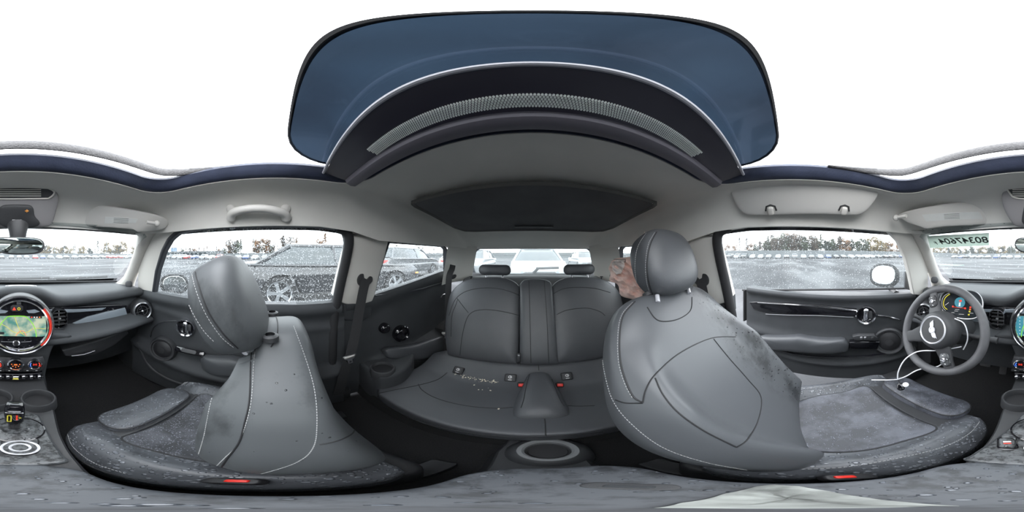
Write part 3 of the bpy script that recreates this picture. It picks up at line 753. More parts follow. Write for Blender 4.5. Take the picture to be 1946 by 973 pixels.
    for i in range(9):
        z = 0.90+0.33*i/8; a = 0.655-0.18*(z-0.91); row = []
        for (dx, y) in ((0, -1.03), (0.004, -1.12), (-0.01, -1.22), (-0.05, -1.31), (-0.10, -1.38)): row.append(Vector((s*(a+dx-0.01), y, z)))
        rows.append(row)
    mb = MB(); mb.grid(rows); part('pillar_cover', mb, 'pillar', cp)
    c = A(868, 524, 0.60); c.y = -1.12; c.x = s*0.60; f = frame(c, (-s*0.85, 0.5, 0.1)); mb = MB()
    mb.prism([(p.x*0.8, p.y*0.8) for p in sl3], f, -0.03, 0.004, 0.003); part('belt_slot', mb, 'plastic_dark', cp)
    # lining hook
    c = A(810, 446, 0.60); c.z = 1.255; c.x = s*0.572; f = frame(c, (-s*0.7, 0, -0.7)); mb = MB(); mb.pillow(circ(0.028, 24, ry=0.02), f, 0.008, 0.01, 2.5); part('coat_hook', mb, 'plastic_grey', cp)
    # quarter window
    q = [A(u, v, SA+0.03) for u, v in QWIN_R]
    qi = [A(u, v, SA) for u, v in QWIN_R]
    w = sroot('window_%d' % (2 if s > 0 else 3), (s*0.66, -0.8, 0.9), 'rear quarter window on the %s' % nm)
    part('window_pane', sheet_px(q), 'glass_rain' if s > 0 else 'glass_side', w)
    part('window_frame', wframe(qi, 0.016, 0.003, s), M['gasket'], w)
    # hidden filler above belt between pillars and lining (outer skin)
    k = MB(); rg = []
    for (y0_, y1_) in ():
        pass
    # sill
    kp = MB(); kp.grid([[Vector((s*x, y, z)) for z in (0.24, 0.5, 0.7, 0.92)] for x, y in ((0.72, 0.72), (0.66, 0.78), (0.655, 0.95), (0.66, 1.22))]); kp.grid([[Vector((s*0.74, 0.72, z)) for z in (0.24, 0.5, 0.7, 0.90)], [Vector((s*0.74, 1.22, z)) for z in (0.24, 0.5, 0.7, 0.90)]]); part('kick_panel', kp, 'plastic', wall)
    sl_ = MB(); sl_.box((s*0.70, 0.25, 0.29), (0.09, 1.15, 0.10), 0.02); part('door_sill', sl_, 'plastic', wall)
side_set(1); side_set(-1)

# ---- driver's door, standing open
HG = Vector((-0.715, 0.72, 0)); AO = math.radians(23)
de = Vector((-math.sin(AO), -math.cos(AO), 0)); dn = Vector((math.cos(AO), -math.sin(AO), 0))
def DP(u, v, off=0.0): return PL(u, v, HG+dn*off, dn)
def dtrans(p):       # closed right-door coordinates -> open left door
    # p.x = -(DX-depth), p.y along; map y=0.76 to hinge
    depth = (0.672-abs(p.x)); return HG+de*(0.76-p.y)+dn*depth+Vector((0, 0, p.z))
dd = sroot('door_1', (HG.x-0.2, 0.2, 0.25), "driver's door standing open with wet window and oval mirror"); dd['category'] = 'car door'
ZT = 0.892
rows = []
L1 = 1.115
def dsurf(t, z):
    f = 0.030*math.exp(-((z-0.875)/0.03)**2)
    zp = 0.415+0.10*((t-0.55)/0.6)**2
    f += 0.055/(1+math.exp((z-zp)/0.010))-0.035/(1+math.exp((z-(zp-0.03))/0.010))
    f += 0.020*math.exp(-((z-0.56)/0.04)**2)
    return f
mb = MB()
for i in range(70):
    z = 0.262+(ZT-0.262)*i/69; row = []
    for j in range(50):
        t = L1*j/49; zz = z
        e = max(0, min(1, min(t, L1-t)/0.02))**0.5
        row.append(HG+de*t+dn*dsurf(t, zz)*e+Vector((0, 0, zz)))
    rows.append(row)
mb.grid(rows)
def outp(p, d): return p-dn*d
for a in (rows[0], rows[-1]): mb.grid([a, [outp(p, 0.10) for p in a]])
for k in (0, -1): mb.grid([[r[k] for r in rows], [outp(r[k], 0.10) for r in rows]])
bo = [[outp(p, 0.10) for p in r] for r in (rows[0], rows[35], rows[-1])]; mb.grid(bo)
part('door_card', mb, 'dash', dd)
# glass of the open door: same outline as the passenger's, carried to the hinge line
GP = [DP(u, v, -0.03) for u, v in ((1394, 549), (1385, 520), (1376, 482), (1369, 456), (1376, 442), (1420, 437), (1500, 431), (1560, 431), (1630, 437), (1672, 446), (1694, 457), (1712, 480), (1724, 505), (1738, 547), (1700, 549), (1560, 550))]
GP = [p+dn*(-0.12*max(0, p.z-0.9)*0) for p in GP]
part('window_pane', sheet_px(GP), 'glass_side', dd, 'rain-flecked side window')
mb = MB(); mb.tube(spline([DP(u, v, -0.02) for u, v in ((1411, 551), (1480, 551), (1560, 550.5), (1650, 549.5), (1742, 547))], 6), 0.006, 8); part('window_seal', mb, 'rubber', dd)
mb, _, _ = slab([DP(u, v, 0.0) for u, v in ((1721, 516), (1726, 518), (1742, 547), (1748, 556), (1720, 549))], dn, 0.02, 0.003); part('corner_panel', mb, 'plastic', dd)
# piano black bar with chrome edge
P = [DP(u, v, 0.01) for u, v in ((1423, 574), (1440, 573), (1500, 576), (1560, 580), (1628, 587), (1628, 602), (1560, 599), (1500, 597), (1450, 593), (1432, 588))]
mb, _, _ = slab(P, dn, 0.02, 0.006); bar = part('trim_bar', mb, 'piano', dd, 'glossy black trim bar')
mb = MB(); mb.tube(spline([DP(u, v, 0.014) for u, v in ((1440, 575), (1500, 578.5), (1560, 583), (1628, 590))], 6), 0.004, 8); part('chrome_strip', mb, 'chrome', bar)
mb = MB(); mb.tube(spline([DP(u, v, 0.012) for u, v in ((1455, 597), (1500, 599), (1560, 600), (1622, 603))], 6), 0.0022, 6); part('light_line', mb, 'satin', bar)
mb = MB(); mb.tube(spline([DP(u, v, 0.014) for u, v in ((1668, 599), (1690, 602), (1712, 608))], 6), 0.005, 8); part('chrome_strip', mb, 'chrome', bar)
handle_ring(dd, DP(1646, 598, 0.02), dn, 0.056)
speaker(dd, DP(1690, 648, 0.03), dn+Vector((0.1, -0.3, 0.15)), 0.080)
pts = [DP(u, v, 0.04) for u, v in ((1436, 641), (1450, 637), (1520, 636), (1560, 642), (1605, 642), (1614, 652), (1612, 664), (1590, 668), (1500, 664), (1460, 660), (1444, 650))]
o = sum(pts, Vector())/len(pts); f = frame(o, dn); mb = MB(); mb.pillow([((p-o).dot(f[1]), (p-o).dot(f[2])) for p in pts], f, 0.05, 0.04, 3.2); part('arm_pad', mb, 'leather_dark', dd)
mb, _, _ = slab([DP(u, v, 0.05) for u, v in ((1614, 651), (1640, 649), (1672, 650), (1668, 664), (1615, 664))], dn, 0.05, 0.006); sb = part('switch_bar', mb, 'piano', dd)
mb, _, _ = slab([DP(u, v, 0.06) for u, v in ((1620, 640), (1632, 637), (1662, 637), (1668, 643), (1662, 648), (1624, 647))], dn, 0.03, 0.006); sw = part('window_switch', mb, 'plastic', dd)
for u in (1637, 1644, 1658):
    mb = MB(); f = frame(DP(u, 642, 0.062), dn); mb.prism(rrect(0.014, 0.016, 0.003), f, 0, 0.005, 0.002); part('switch_button', mb, 'satin' if u < 1650 else 'plastic', sw)
mb = MB(); mb.tube([DP(1430, 556, 0.005), DP(1430, 547, 0.005)], [0.008, 0.006], 10); part('lock_pin', mb, 'plastic', dd)
mb = MB(); mb.tube(spline([DP(u, v, 0.05) for u, v in ((1470, 662), (1520, 674), (1590, 678), (1660, 675), (1710, 665))], 6), 0.006, 8); part('pocket_rim', mb, 'piano', dd)
# latch edge of the door: bright painted metal
mb, _, _ = slab([DP(1412, 552, 0.0), DP(1412, 610, 0.0), DP(1412, 610, 0.0)-dn*0.12, DP(1412, 552, 0.0)-dn*0.12], -de*-1, 0.01, 0.002)
part('latch_edge', mb, 'rubber', dd)
side_mirror(-1, DP(1679, 523, -0.17), Vector((0.44, -0.95, 0.19)), 0.235, 0.165, 'oval outside mirror with bright white face beyond the driver window')
# ================================================================== FRONT SEATS
def front_seat(cx, label, rec, base, head_f, head_u, wetc, nm, mats, hh=None, hrot=0.0, top=0.0, hsz=1.0, hcx=0.0, ebk=0.0, outline=None, pp=3.2, cux=0.0, ptop=None, cuy=0.0, pady=0.400, padw=0.33):
    ptop = top if ptop is None else ptop
    """base: (y, z) of the hip; rec: recline of the back in radians (positive leans rearward)"""
    t = thing('front_seat', label, 'car seat', (cx, base[0]+0.15, 0.27))
    R = Vector((1, 0, 0)); U = Vector((0, -math.sin(rec), math.cos(rec))); N = Vector((0, math.cos(rec), math.sin(rec)))
    o = Vector((cx, base[0], base[1]))
    half = [(0.0, -0.06), (0.15, -0.06), (0.205, -0.03), (0.225, 0.05), (0.245, 0.15), (0.255, 0.24), (0.25, 0.32), (0.232, 0.40), (0.210, 0.46), (0.182, 0.50), (0.150, 0.522), (0.10, 0.532), (0.0, 0.535)]
    if outline: half = outline
    half = [(a, b*(1+top/0.535) if b > 0 else b) for a, b in half]
    hs = spline([Vector((a, b, 0)) for a, b in half], 6)
    out = [Vector((p.x, p.y)) for p in hs]+[Vector((-p.x, p.y)) for p in hs[::-1][1:-1]]
    def wid(u):
        for a, b in zip(hs, hs[1:]):
            if a.y <= u <= b.y and a.x > 0.1: return a.x+(b.x-a.x)*(u-a.y)/max(b.y-a.y, 1e-6)
        return 0.15
    def extra(s, u, k):
        w = wid(u); q = abs(s)/w
        bol = math.exp(-((q-0.80)/0.17)**2)*(0.065 if u < 0.30 else 0.065*max(0, 1-(u-0.30)/0.17))
        bol *= min(1, max(0, (u+0.06)/0.08))
        cen = -0.012*math.exp(-(q/0.5)**2)
        return bol+cen
    ks = [1, .999, .996, .99, .98, .965, .95, .93, .91, .885, .86, .83, .80, .77, .74, .71, .68, .64, .6, .55, .5, .4, .3, .2, .1, .002]
    bk = MB(); bk.pillow(out, (o, R, U, N), 0.052, 0.075, pp, 110, extra, ks, centre=(0, 0.24), pb=pp+0.4, eb=lambda a, b, k: ebk*math.exp(-((b)/0.16)**2))
    back = part('backrest', bk, mats[0], t)
    # headrest
    ho = o+N*head_f+U*head_u+R*hcx
    U2 = (U*math.cos(hrot)+N*math.sin(hrot)); N2 = (N*math.cos(hrot)-U*math.sin(hrot))
    hb = MB(); w, h = 0.112*hsz, 0.102*hsz
    hout = [(w*math.copysign(abs(math.cos(a))**0.75, math.cos(a)), h*math.copysign(abs(math.sin(a))**0.78, math.sin(a))*(1.0 if math.sin(a) > 0 else 0.98)) for a in [2*PI*k/60 for k in range(60)]]
    hb.pillow(hout, (ho, R, U2, N2), 0.060, 0.058, 3.6, 80)
    head = part('headrest', hb, mats[2], t)
    for sx in (-0.07, 0.07):
        p0 = ho+R*sx-U2*(h-0.01); p1 = o+R*sx+U*(0.50+ptop)+N*(head_f*0.6)
        m_ = MB(); m_.tube([p0, p1], 0.0065, 12); part('headrest_post', m_, 'bright_trim', head); m_ = MB(); m_.lathe([(0.0, 0.0), (0.016, 0.0), (0.016, 0.01), (0.0095, 0.013)], o+R*sx+U*(0.528+ptop)+N*0.01, U, 20)
        part('post_sleeve', m_, 'plastic', head)
    # cushion
    zc = base[1]-0.025; cx0 = cx; cx = cx+cux; base = (base[0]+cuy, base[1])
    cu = MB(); hc = [(0.0, -0.08), (0.18, -0.08), (0.225, -0.04), (0.24, 0.08), (0.25, 0.2), (0.25, 0.30), (0.235, 0.36), (0.20, 0.395), (0.15, 0.405), (0.0, 0.405)]
    hc = spline([Vector((a, b, 0)) for a, b in hc], 6); co_ = [Vector((p.x, p.y)) for p in hc]+[Vector((-p.x, p.y)) for p in hc[::-1][1:-1]]
    def ce(s, y, k):
        q = abs(s)/0.25
        f = 0.034*math.exp(-((q-0.80)/0.15)**2)*(1 if y > 0 else max(0, 1+y/0.06))
        f += -0.015*math.exp(-(q/0.55)**2)
        if y > 0.30: f -= 0.03*((y-0.30)/0.1)*(q < 0.8)
        return f
    fc = (Vector((cx, base[0], zc-0.03)), Vector((1, 0, 0)), Vector((0, 1, 0.0)), Vector((0, 0, 1)))
    cu.pillow(co_, fc, 0.040, 0.12, 3.5, 110, ce, ks, centre=(0, 0.16), pb=6)
    cush = part('cushion', cu, mats[1], t)
    # centre panel (perforated cloth) lying in the cushion hollow
    cp = MB(); tb = cu.tree()
    loop = spline([Vector((a, b, 0)) for a, b in ((-0.145, 0.10), (-0.15, 0.2), (-0.155, 0.285), (-0.08, 0.292), (0.08, 0.292), (0.155, 0.285), (0.15, 0.2), (0.145, 0.10), (0.10, 0.02), (0.0, -0.01), (-0.10, 0.02))], 8, True)
    def down(p, lift):
        h = tb.ray_cast(Vector((cx+p.x, base[0]+p.y, 1.0)), Vector((0, 0, -1))); return h[0]+Vector((0, 0, lift)) if h[0] else Vector((cx+p.x, base[0]+p.y, zc))
    c0 = Vector((0, 0.15, 0)); rows = [[down(p, -0.004) for p in loop]]
    for k, l in ((0.985, 0.004), (0.95, 0.006), (0.9, .005), (0.75, 0.003), (0.5, 0.001), (0.3, 0.0008), (0.1, 0.0008), (0.01, 0.0008)): rows.append([down(c0+(p-c0)*k, l) for p in loop])
    cp.grid(rows, False, True); part('centre_panel', cp, mats[3], cush)
    pg = MB(); pg.tube([down(p, 0.001) for p in loop], 0.0020, 6, closed=True); part('panel_piping', pg, 'seam', cush)
    # thigh extension pad
    pd = MB(); pc = Vector((cx, base[0]+pady, base[1]-0.026)); uu = Vector((0, 0.97, -0.22)).normalized()
    pd.pillow(rrect(padw, 0.125, 0.05, 8), (pc, Vector((1, 0, 0)), uu, Vector((1, 0, 0)).cross(uu)), 0.022, 0.05, 3.4, 72)
    pdo = part('thigh_pad', pd, mats[4], t); vv_ = Vector((1, 0, 0)).cross(uu)
    pg = MB(); pg.tube([pc+Vector((1, 0, 0))*q.x*0.985+uu*q.y*0.97+vv_*0.008 for q in rrect(padw, 0.125, 0.05, 8)], 0.0028, 6, closed=True); part('pad_piping', pg, 'seam', pdo)
    # ribbed fabric strip between pad and cushion
    rb = MB(); rows = []
    for i in range(9):
        y = base[0]+0.295+0.06*i/8; z = base[1]-0.016-0.02*i/8+0.0018*(i % 2)
        rows.append([Vector((cx+x, y, z)) for x in [-0.17+0.34*j/16 for j in range(17)]])
    rb.grid(rows); part('pad_gaiter', rb, 'plastic', t)
    # base shroud down to the rails
    bs = MB(); bs.prism(rrect(0.44, 0.50, 0.05, 5), (Vector((cx, base[0]+0.13, 0)), Vector((1, 0, 0)), Vector((0, 1, 0)), Vector((0, 0, 1))), 0.30, base[1]-0.08, 0.02)
    part('seat_base', bs, 'plastic_dark', t)
    for sx in (-0.19, 0.19):
        rl = MB(); rl.box((cx+sx, base[0]+0.12, 0.285), (0.05, 0.60, 0.04), 0.006); part('seat_rail', rl, 'plastic_dark', t)
    return t, back, head, cush, bk, hb, cu, (o, R, U, N)
DS = front_seat(-0.362, "driver's leather seat, leaning back, with dark wet patches on the back", math.radians(35), (-0.02, 0.535), 0.055, 0.65, 'alcantara_soaked', 'driver',
                ('leather_spotted', 'leather_wet', 'leather', 'alcantara_soaked', 'alcantara_soaked'), hrot=math.radians(14), top=0.042, hcx=-0.008)
PS = front_seat(0.368, 'passenger leather seat pushed upright, its headrest tipped forward', math.radians(-3), (-0.02, 0.525), 0.092, 0.492, 'alcantara_wet', 'passenger',
                ('leather_back', 'leather_wet', 'leather_back', 'alcantara_wet', 'leather_wet'), hrot=math.radians(20), hsz=1.08, hcx=-0.008, ebk=0.05, pp=5.0, cux=-0.043, outline=[(0.0, -0.06), (0.15, -0.06), (0.215, -0.03), (0.240, 0.05), (0.245, 0.12), (0.235, 0.19), (0.215, 0.25), (0.190, 0.305), (0.155, 0.345), (0.115, 0.372), (0.085, 0.40), (0.062, 0.428), (0.03, 0.438), (0.0, 0.44)], top=-0.001, ptop=-0.10, cuy=-0.025, pady=0.365, padw=0.30)

# ================================================================== REAR SEAT
RB0 = Vector((CX, -0.80, 0.49)); RB1 = Vector((CX, -1.04, 0.97)); rU = (RB1-RB0).normalized(); rN = Vector((0, rU.z, -rU.y)); rR = Vector((1, 0, 0))
def RP(u, v, off=0.0):
    p = PL(u, v, RB0+rN*off, rN); q = p-RB0; return Vector((q.dot(rR), q.dot(rU)))
rs = thing('rear_bench', 'wide dark leather rear bench with arched backrests and a hump between two places', 'car seat', (CX, -0.65, 0.27))
fR = (RB0, rR, rU, rN)
LB = [(986, 692), (920, 686), (862, 676), (852, 668), (848, 630), (851, 590), (858, 560), (872, 543), (893, 532), (930, 528), (962, 530), (984, 541), (988, 560), (987, 640)]
CB = [(988, 543), (994, 534), (1010, 531.5), (1030, 532), (1044, 536), (1049, 545), (1054, 610), (1061, 691), (1020, 693), (988, 691)]
def back_extra(cxx, w):
    def e(a, b, k): return 0.012*math.exp(-(((a-cxx)/w)**2+((b-0.30)/0.16)**2)*2)-0.006
    return e
lo2 = [RP(u, v) for u, v in pixcurve(LB, 4)]
rb1 = MB(); rb1.pillow(lo2, fR, 0.045, 0.07, 4.0, 90); part('backrest', rb1, 'leather_rear', rs)
ro2 = [Vector((-p.x-0.022, p.y)) for p in lo2]
rb2 = MB(); rb2.pillow(ro2, fR, 0.045, 0.07, 4.0, 90); part('backrest', rb2, 'leather_rear', rs)
rb3 = MB(); rb3.pillow([RP(u, v) for u, v in CB], fR, 0.05, 0.06, 5.0, 60); part('centre_backrest', rb3, 'leather_rear', rs)
# cushion
cushion = MB(); yb_ = -0.86; pts = [(-0.57, -0.80), (-0.575, -0.50), (-0.56, -0.40), (-0.52, -0.365), (-0.3, -0.357), (0, -0.355), (0.3, -0.357), (0.52, -0.365), (0.56, -0.40), (0.575, -0.50), (0.57, -0.80), (0.50, -0.90), (0, -0.90), (-0.50, -0.90)]
rp_ = [Vector((p.x+CX, p.y)) for p in resample([Vector((a, b, 0)) for a, b in pts], 140)]
def rce(x, y, k):
    f = 0.0
    if y < -0.66: f += 0.075*min(1, (-0.66-y)/0.13)**1.6
    f -= 0.014*math.exp(-((abs(x-CX)-0.30)/0.16)**2)*math.exp(-((y+0.62)/0.12)**2)
    return f
ks = [1, .998, .993, .985, .975, .96, .94, .92, .89, .86, .82, .78, .74, .7, .66, .62, .58, .54, .5, .45, .4, .33, .25, .15, .05, .001]
cushion.pillow(rp_, (Vector((0, 0, 0.40)), Vector((1, 0, 0)), Vector((0, 1, 0)), Vector((0, 0, 1))), 0.028, 0.08, 5, 180, rce, ks, centre=(CX, -0.60), pb=5)
part('cushion', cushion, 'leather_rear', rs)
# hump
hump = MB(); hx = PX(1026, 745, z=0.48).x
rg = []
for t, (y, w, h) in enumerate(((-0.735, .045, .065), (-0.72, .058, .088), (-0.68, .066, .092), (-0.62, .076, .088), (-0.56, .084, .076), (-0.50, .088, .058), (-0.46, .084, .038), (-0.445, .07, .02), (-0.44, .05, .006))):
    rg.append([Vector((hx+w*math.copysign(abs(math.cos(a))**0.8, math.cos(a)), y+0.0, 0.41+(h*abs(math.sin(a))**0.75 if math.sin(a) > 0 else -0.02*abs(math.sin(a))))) for a in [2*PI*k/28 for k in range(28)]])
hump.loft(rg); part('centre_hump', hump, 'leather_rear', rs)
seams = MB()
for tgt, curves in (((rb1, [[(874, 675), (878, 640), (886, 608), (896, 594), (912, 589), (935, 589), (960, 593), (986, 599)], [(853, 600), (862, 575), (872, 562), (890, 552), (920, 547), (950, 549), (975, 556), (988, 562)], [(868, 566), (880, 582), (890, 594)], [(857, 640), (859, 600), (866, 580), (870, 568)]])),
                    ((rb2, [[(1058, 598), (1075, 590), (1100, 586), (1120, 586), (1140, 592), (1150, 600)], [(1052, 558), (1070, 549), (1095, 546), (1130, 548), (1160, 556)]])),
                    ((rb3, [[(1005, 534), (1007, 600), (1009, 690)], [(1034, 534), (1039, 600), (1043, 690)], [(1049, 545), (1055, 610), (1062, 690)]])),
                    ((cushion, [[(795, 730), (802, 741), (825, 755), (860, 766), (900, 773), (945, 776), (975, 774)], [(1078, 771), (1100, 772), (1130, 771)], [(718, 748), (750, 741), (795, 732), (830, 722), (850, 708)], [(1034, 785), (1036, 806), (1037, 828)], [(1023, 692), (1024, 704)], [(716, 752), (740, 776), (800, 802), (860, 817), (930, 827), (985, 830), (1035, 829), (1090, 826), (1145, 821)]])),
                    ((hump, [[(1007, 709), (1000, 735), (995, 760), (990, 775)], [(1044, 709), (1054, 735), (1064, 760), (1072, 772)]]))):
    for c in curves:
        sm_ = seam_on(tgt, c, 0.0017 if tgt is not cushion else 0.002, 8)
        if sm_.v: part('seam_piping', sm_, 'seam', rs)
# rear headrests: low horizontal rolls
for sx, (u, v) in ((1, (940, 513)), (-1, (1101, 512))):
    c = PX(u, v, y=-1.13); f = frame(c, (0, 1, 0.15)); mb = MB()
    mb.pillow(rrect(0.235, 0.075, 0.036, 8), f, 0.035, 0.035, 2.6, 60); hd = part('headrest', mb, 'leather_rear', rs)
    for q in (-0.06, 0.06):
        mb = MB(); mb.tube([c+Vector((q, 0, -0.03)), c+Vector((q, 0.02, -0.085))], 0.006, 10); part('headrest_post', mb, 'chrome', hd)
        mb = MB(); mb.lathe([(0.0, 0.012), (0.016, 0.010), (0.018, 0), (0.018, -0.01)], c+Vector((q, 0.02, -0.070)), (0, 0, 1), 16); part('post_sleeve', mb, 'rubber', hd)
# child-seat anchor tags
for u, v in ((872, 704), (970, 718), (1077, 715)):
    h = cushion.tree().ray_cast(CAMP, dirv(u, v))
    nn = Vector((0, 0.75, 0.66)); f = frame(h[0]+nn*0.003, nn, (0, 0, 1)); mb = MB()
    mb.prism(rrect(0.052, 0.046, 0.007), f, -0.02, 0.010, 0.004); a = part('anchor_tag', mb, 'plastic_dark', rs)
    mb = MB(); mb.prism(rrect(0.036, 0.036, 0.006), (f[0]+nn*0.010, f[1], f[2], f[3]), 0, 0.003, 0.001); b_ = part('tag_flap', mb, 'plastic', a)
    mb = MB(); fo = (f[0]+nn*0.0135, f[1], f[2], f[3])
    mb.lathe([(0.0085, 0), (0.0085, 0.0006), (0.0062, 0.0006), (0.0062, 0)], fo[0]+f[2]*0.005, nn, 20)
    mb.box((0.001, 0.0055, 0.0003), (0.004, 0.006, 0.0006), 0, fo); mb.box((0, -0.012, 0.0003), (0.016, 0.003, 0.0006), 0, fo)
    part('tag_symbol', mb, 'print_white', a)
# seatback release strap
mb = MB(); c = PX(986, 680, y=-0.76); f = frame(c, (0, 1, 0.2)); mb.pillow(rrect(0.018, 0.055, 0.008), f, 0.012, 0.02, 3); part('buckle_strap', mb, 'plastic', rs)
mb = MB(); mb.pillow(rrect(0.010, 0.016, 0.005), (f[0]+f[2]*0.016+f[3]*0.012, f[1], f[2], f[3]), 0.003, 0.002, 3); part('strap_tip', mb, 'satin', rs)
# red buckles beside the hump
for k, (u, v) in enumerate(((991, 728), (1064, 728))):
    t = cushion.tree().ray_cast(CAMP, dirv(u, v+6)); p = t[0]+Vector((0, 0, 0.012)); b_ = thing('belt_buckle', ['red seat belt buckle poking out left of the rear hump', 'red seat belt buckle poking out right of the rear hump'][k], 'seat belt buckle', p, 'rear belt buckles')
    f = frame(p, (0.1 if k else -0.1, 0.85, 0.6)); mb = MB(); mb.pillow(rrect(0.034, 0.026, 0.006), f, 0.008, 0.03, 5); part('buckle_body', mb, 'plastic_dark', b_)
    mb = MB(); mb.pillow(rrect(0.026, 0.018, 0.004), (f[0]+f[3]*0.007, f[1], f[2], f[3]), 0.006, 0.002, 4); part('release_button', mb, 'red_plastic', b_, 'bright red push button')
# crumbs
cr = MB(); tr_ = cushion.tree()
rnd = random.Random(3)
base_pix = [(865, 708), (874, 714), (884, 718), (895, 716), (901, 722), (912, 725), (925, 725), (935, 727), (943, 727), (903, 731), (918, 740), (930, 738), (910, 741), (935, 741), (948, 776), (890, 720), (868, 712), (880, 715)]
for (u, v) in base_pix+[(862+q_*85, 707+q_**0.6*20+rnd.uniform(-2.5, 2.5)) for q_ in [rnd.random() for _ in range(60)]]:
    h = tr_.ray_cast(CAMP, dirv(u+rnd.uniform(-3, 3), v+rnd.uniform(-1.5, 1.5)))
    if h[0] is None: continue
    r = rnd.uniform(0.0008, 0.0032) if rnd.random() < 0.8 else 0.004
    q = MB(); q.ball((0, 0, 0), (r*1.3, r, r*0.5), 5, 3); q.xf(Matrix.Translation(h[0]+Vector((0, 0, r*0.4))) @ Matrix.Rotation(rnd.random()*6, 4, 'Z')); cr.join(q)
solo('crumbs', cr, 'crumb', 'pale crumbs scattered along the back of the rear seat cushion', 'crumbs', kind='stuff')

# ------------------------------------------------------------------ seams and stitches of the front seats
def seat_trim(S, seams_back, dash_back, seams_head, dash_head, seams_cush, dash_cush):
    t, back, head, cush, bk, hb, cu, fr_ = S
    for nm_, own, mbx, sl, dl in (('back', back, bk, seams_back, dash_back), ('head', head, hb, seams_head, dash_head), ('cush', cush, cu, seams_cush, dash_cush)):
        tb = mbx.tree()
        for c in sl:
            a = seam_on(mbx, c, 0.0014, 8, tb)
            if a.v: part('seam_piping', a, 'seam', own)
        for c in dl:
            a = dashes_on(mbx, c, tb=tb)
            if a.v: part('stitching', a, 'stitch', own, 'pale grey stitches')
seat_trim(DS,
    [[(1207, 573), (1185, 600), (1178, 640), (1180, 690), (1192, 730), (1205, 755), (1222, 765)],
     [(1230, 584), (1245, 605), (1262, 611), (1290, 606), (1312, 590), (1315, 565)],
     [(1222, 765), (1228, 740), (1245, 712), (1290, 672), (1350, 643), (1398, 640)],
     [(1245, 718), (1260, 750), (1290, 785), (1340, 820), (1400, 850)],
     [(1356, 644), (1385, 680), (1420, 720), (1446, 755), (1440, 800), (1420, 835), (1400, 850)],
     [(1170, 760), (1190, 766), (1222, 766)]],
    [[(1170, 575), (1150, 600), (1143, 640), (1148, 700), (1165, 760), (1200, 805), (1260, 850), (1340, 878), (1420, 893)],
     [(1202, 575), (1181, 600), (1174, 640), (1176, 690), (1188, 730), (1202, 756)]],
    [[(1248, 441), (1236, 465), (1230, 500), (1233, 535), (1242, 565)]],
    [[(1228, 443), (1212, 470), (1207, 505), (1210, 535), (1218, 560)], [(1244, 442), (1232, 465), (1227, 500), (1229, 535), (1237, 562)]],
    [], [[(1500, 892), (1600, 888), (1700, 872), (1790, 850), (1840, 825), (1862, 800)]])
seat_trim(PS,
    [[(516, 583), (527, 610), (526, 640), (515, 660)], [(478, 668), (476, 700), (474, 760), (466, 800), (455, 840), (430, 875), (412, 905)],
     [(607, 845), (640, 838), (668, 825), (675, 812)]],
    [[(485, 662), (482, 700), (478, 760), (468, 805), (452, 845), (428, 870), (408, 890)], [(558, 620), (580, 680), (597, 740), (602, 800), (595, 850), (560, 880), (480, 905)],
     [(438, 690), (415, 720), (400, 770), (388, 830), (376, 870)]],
    [[(368, 488), (374, 530), (395, 590), (425, 635), (452, 662)]],
    [[(362, 490), (368, 535), (388, 590), (418, 637), (444, 660)], [(347, 530), (360, 580), (385, 625), (410, 652)]],
    [[(125, 830), (135, 855), (170, 885), (230, 905), (300, 915)], ], [[(128, 822), (140, 850), (180, 880), (240, 900)]])
# ================================================================== DASHBOARD
def poly_on(pix, o, n, off=0.0):
    """photographed outline carried to the plane (o, n); returns (frame, 2D outline)"""
    n = Vector(n).normalized(); oo = Vector(o)+n*off; P = [PL(u, v, oo, n) for u, v in pix]; c = sum(P, Vector())/len(P); f = frame(c, n)
    return f, [((p-c).dot(f[1]), (p-c).dot(f[2])) for p in P]
def dprof(x):
    hz = 0.046*math.exp(-((x-0.0)/0.135)**4)
    e = max(0, (abs(x)-0.50)/0.16)
    pts = [(1.12, .925), (1.0, .935), (.86, .940+hz*.4), (.75, .940+hz*.9), (.71, .938+hz), (.688, .930+hz), (.678, .916+hz), (.682, .900+hz), (.700, .888+hz*.5), (.715, .875), (.715, .84), (.712, .806), (.66, .792), (.615, .778), (.600, .768), (.598, .752), (.615, .738), (.66, .722), (.72, .69), (.75, .60), (.80, .45)]
    return [Vector((x, y+0.02*e, z-0.012*e*e)) for y, z in pts]
db = thing('dashboard', 'black dashboard with blue-grey gloss strips under the windshield', 'dashboard', (0, 0.8, 0.45))
mb = MB(); mb.grid([spline(dprof(-0.652+1.304*i/60), 4) for i in range(61)])
part('dash_body', mb, 'dash', db)
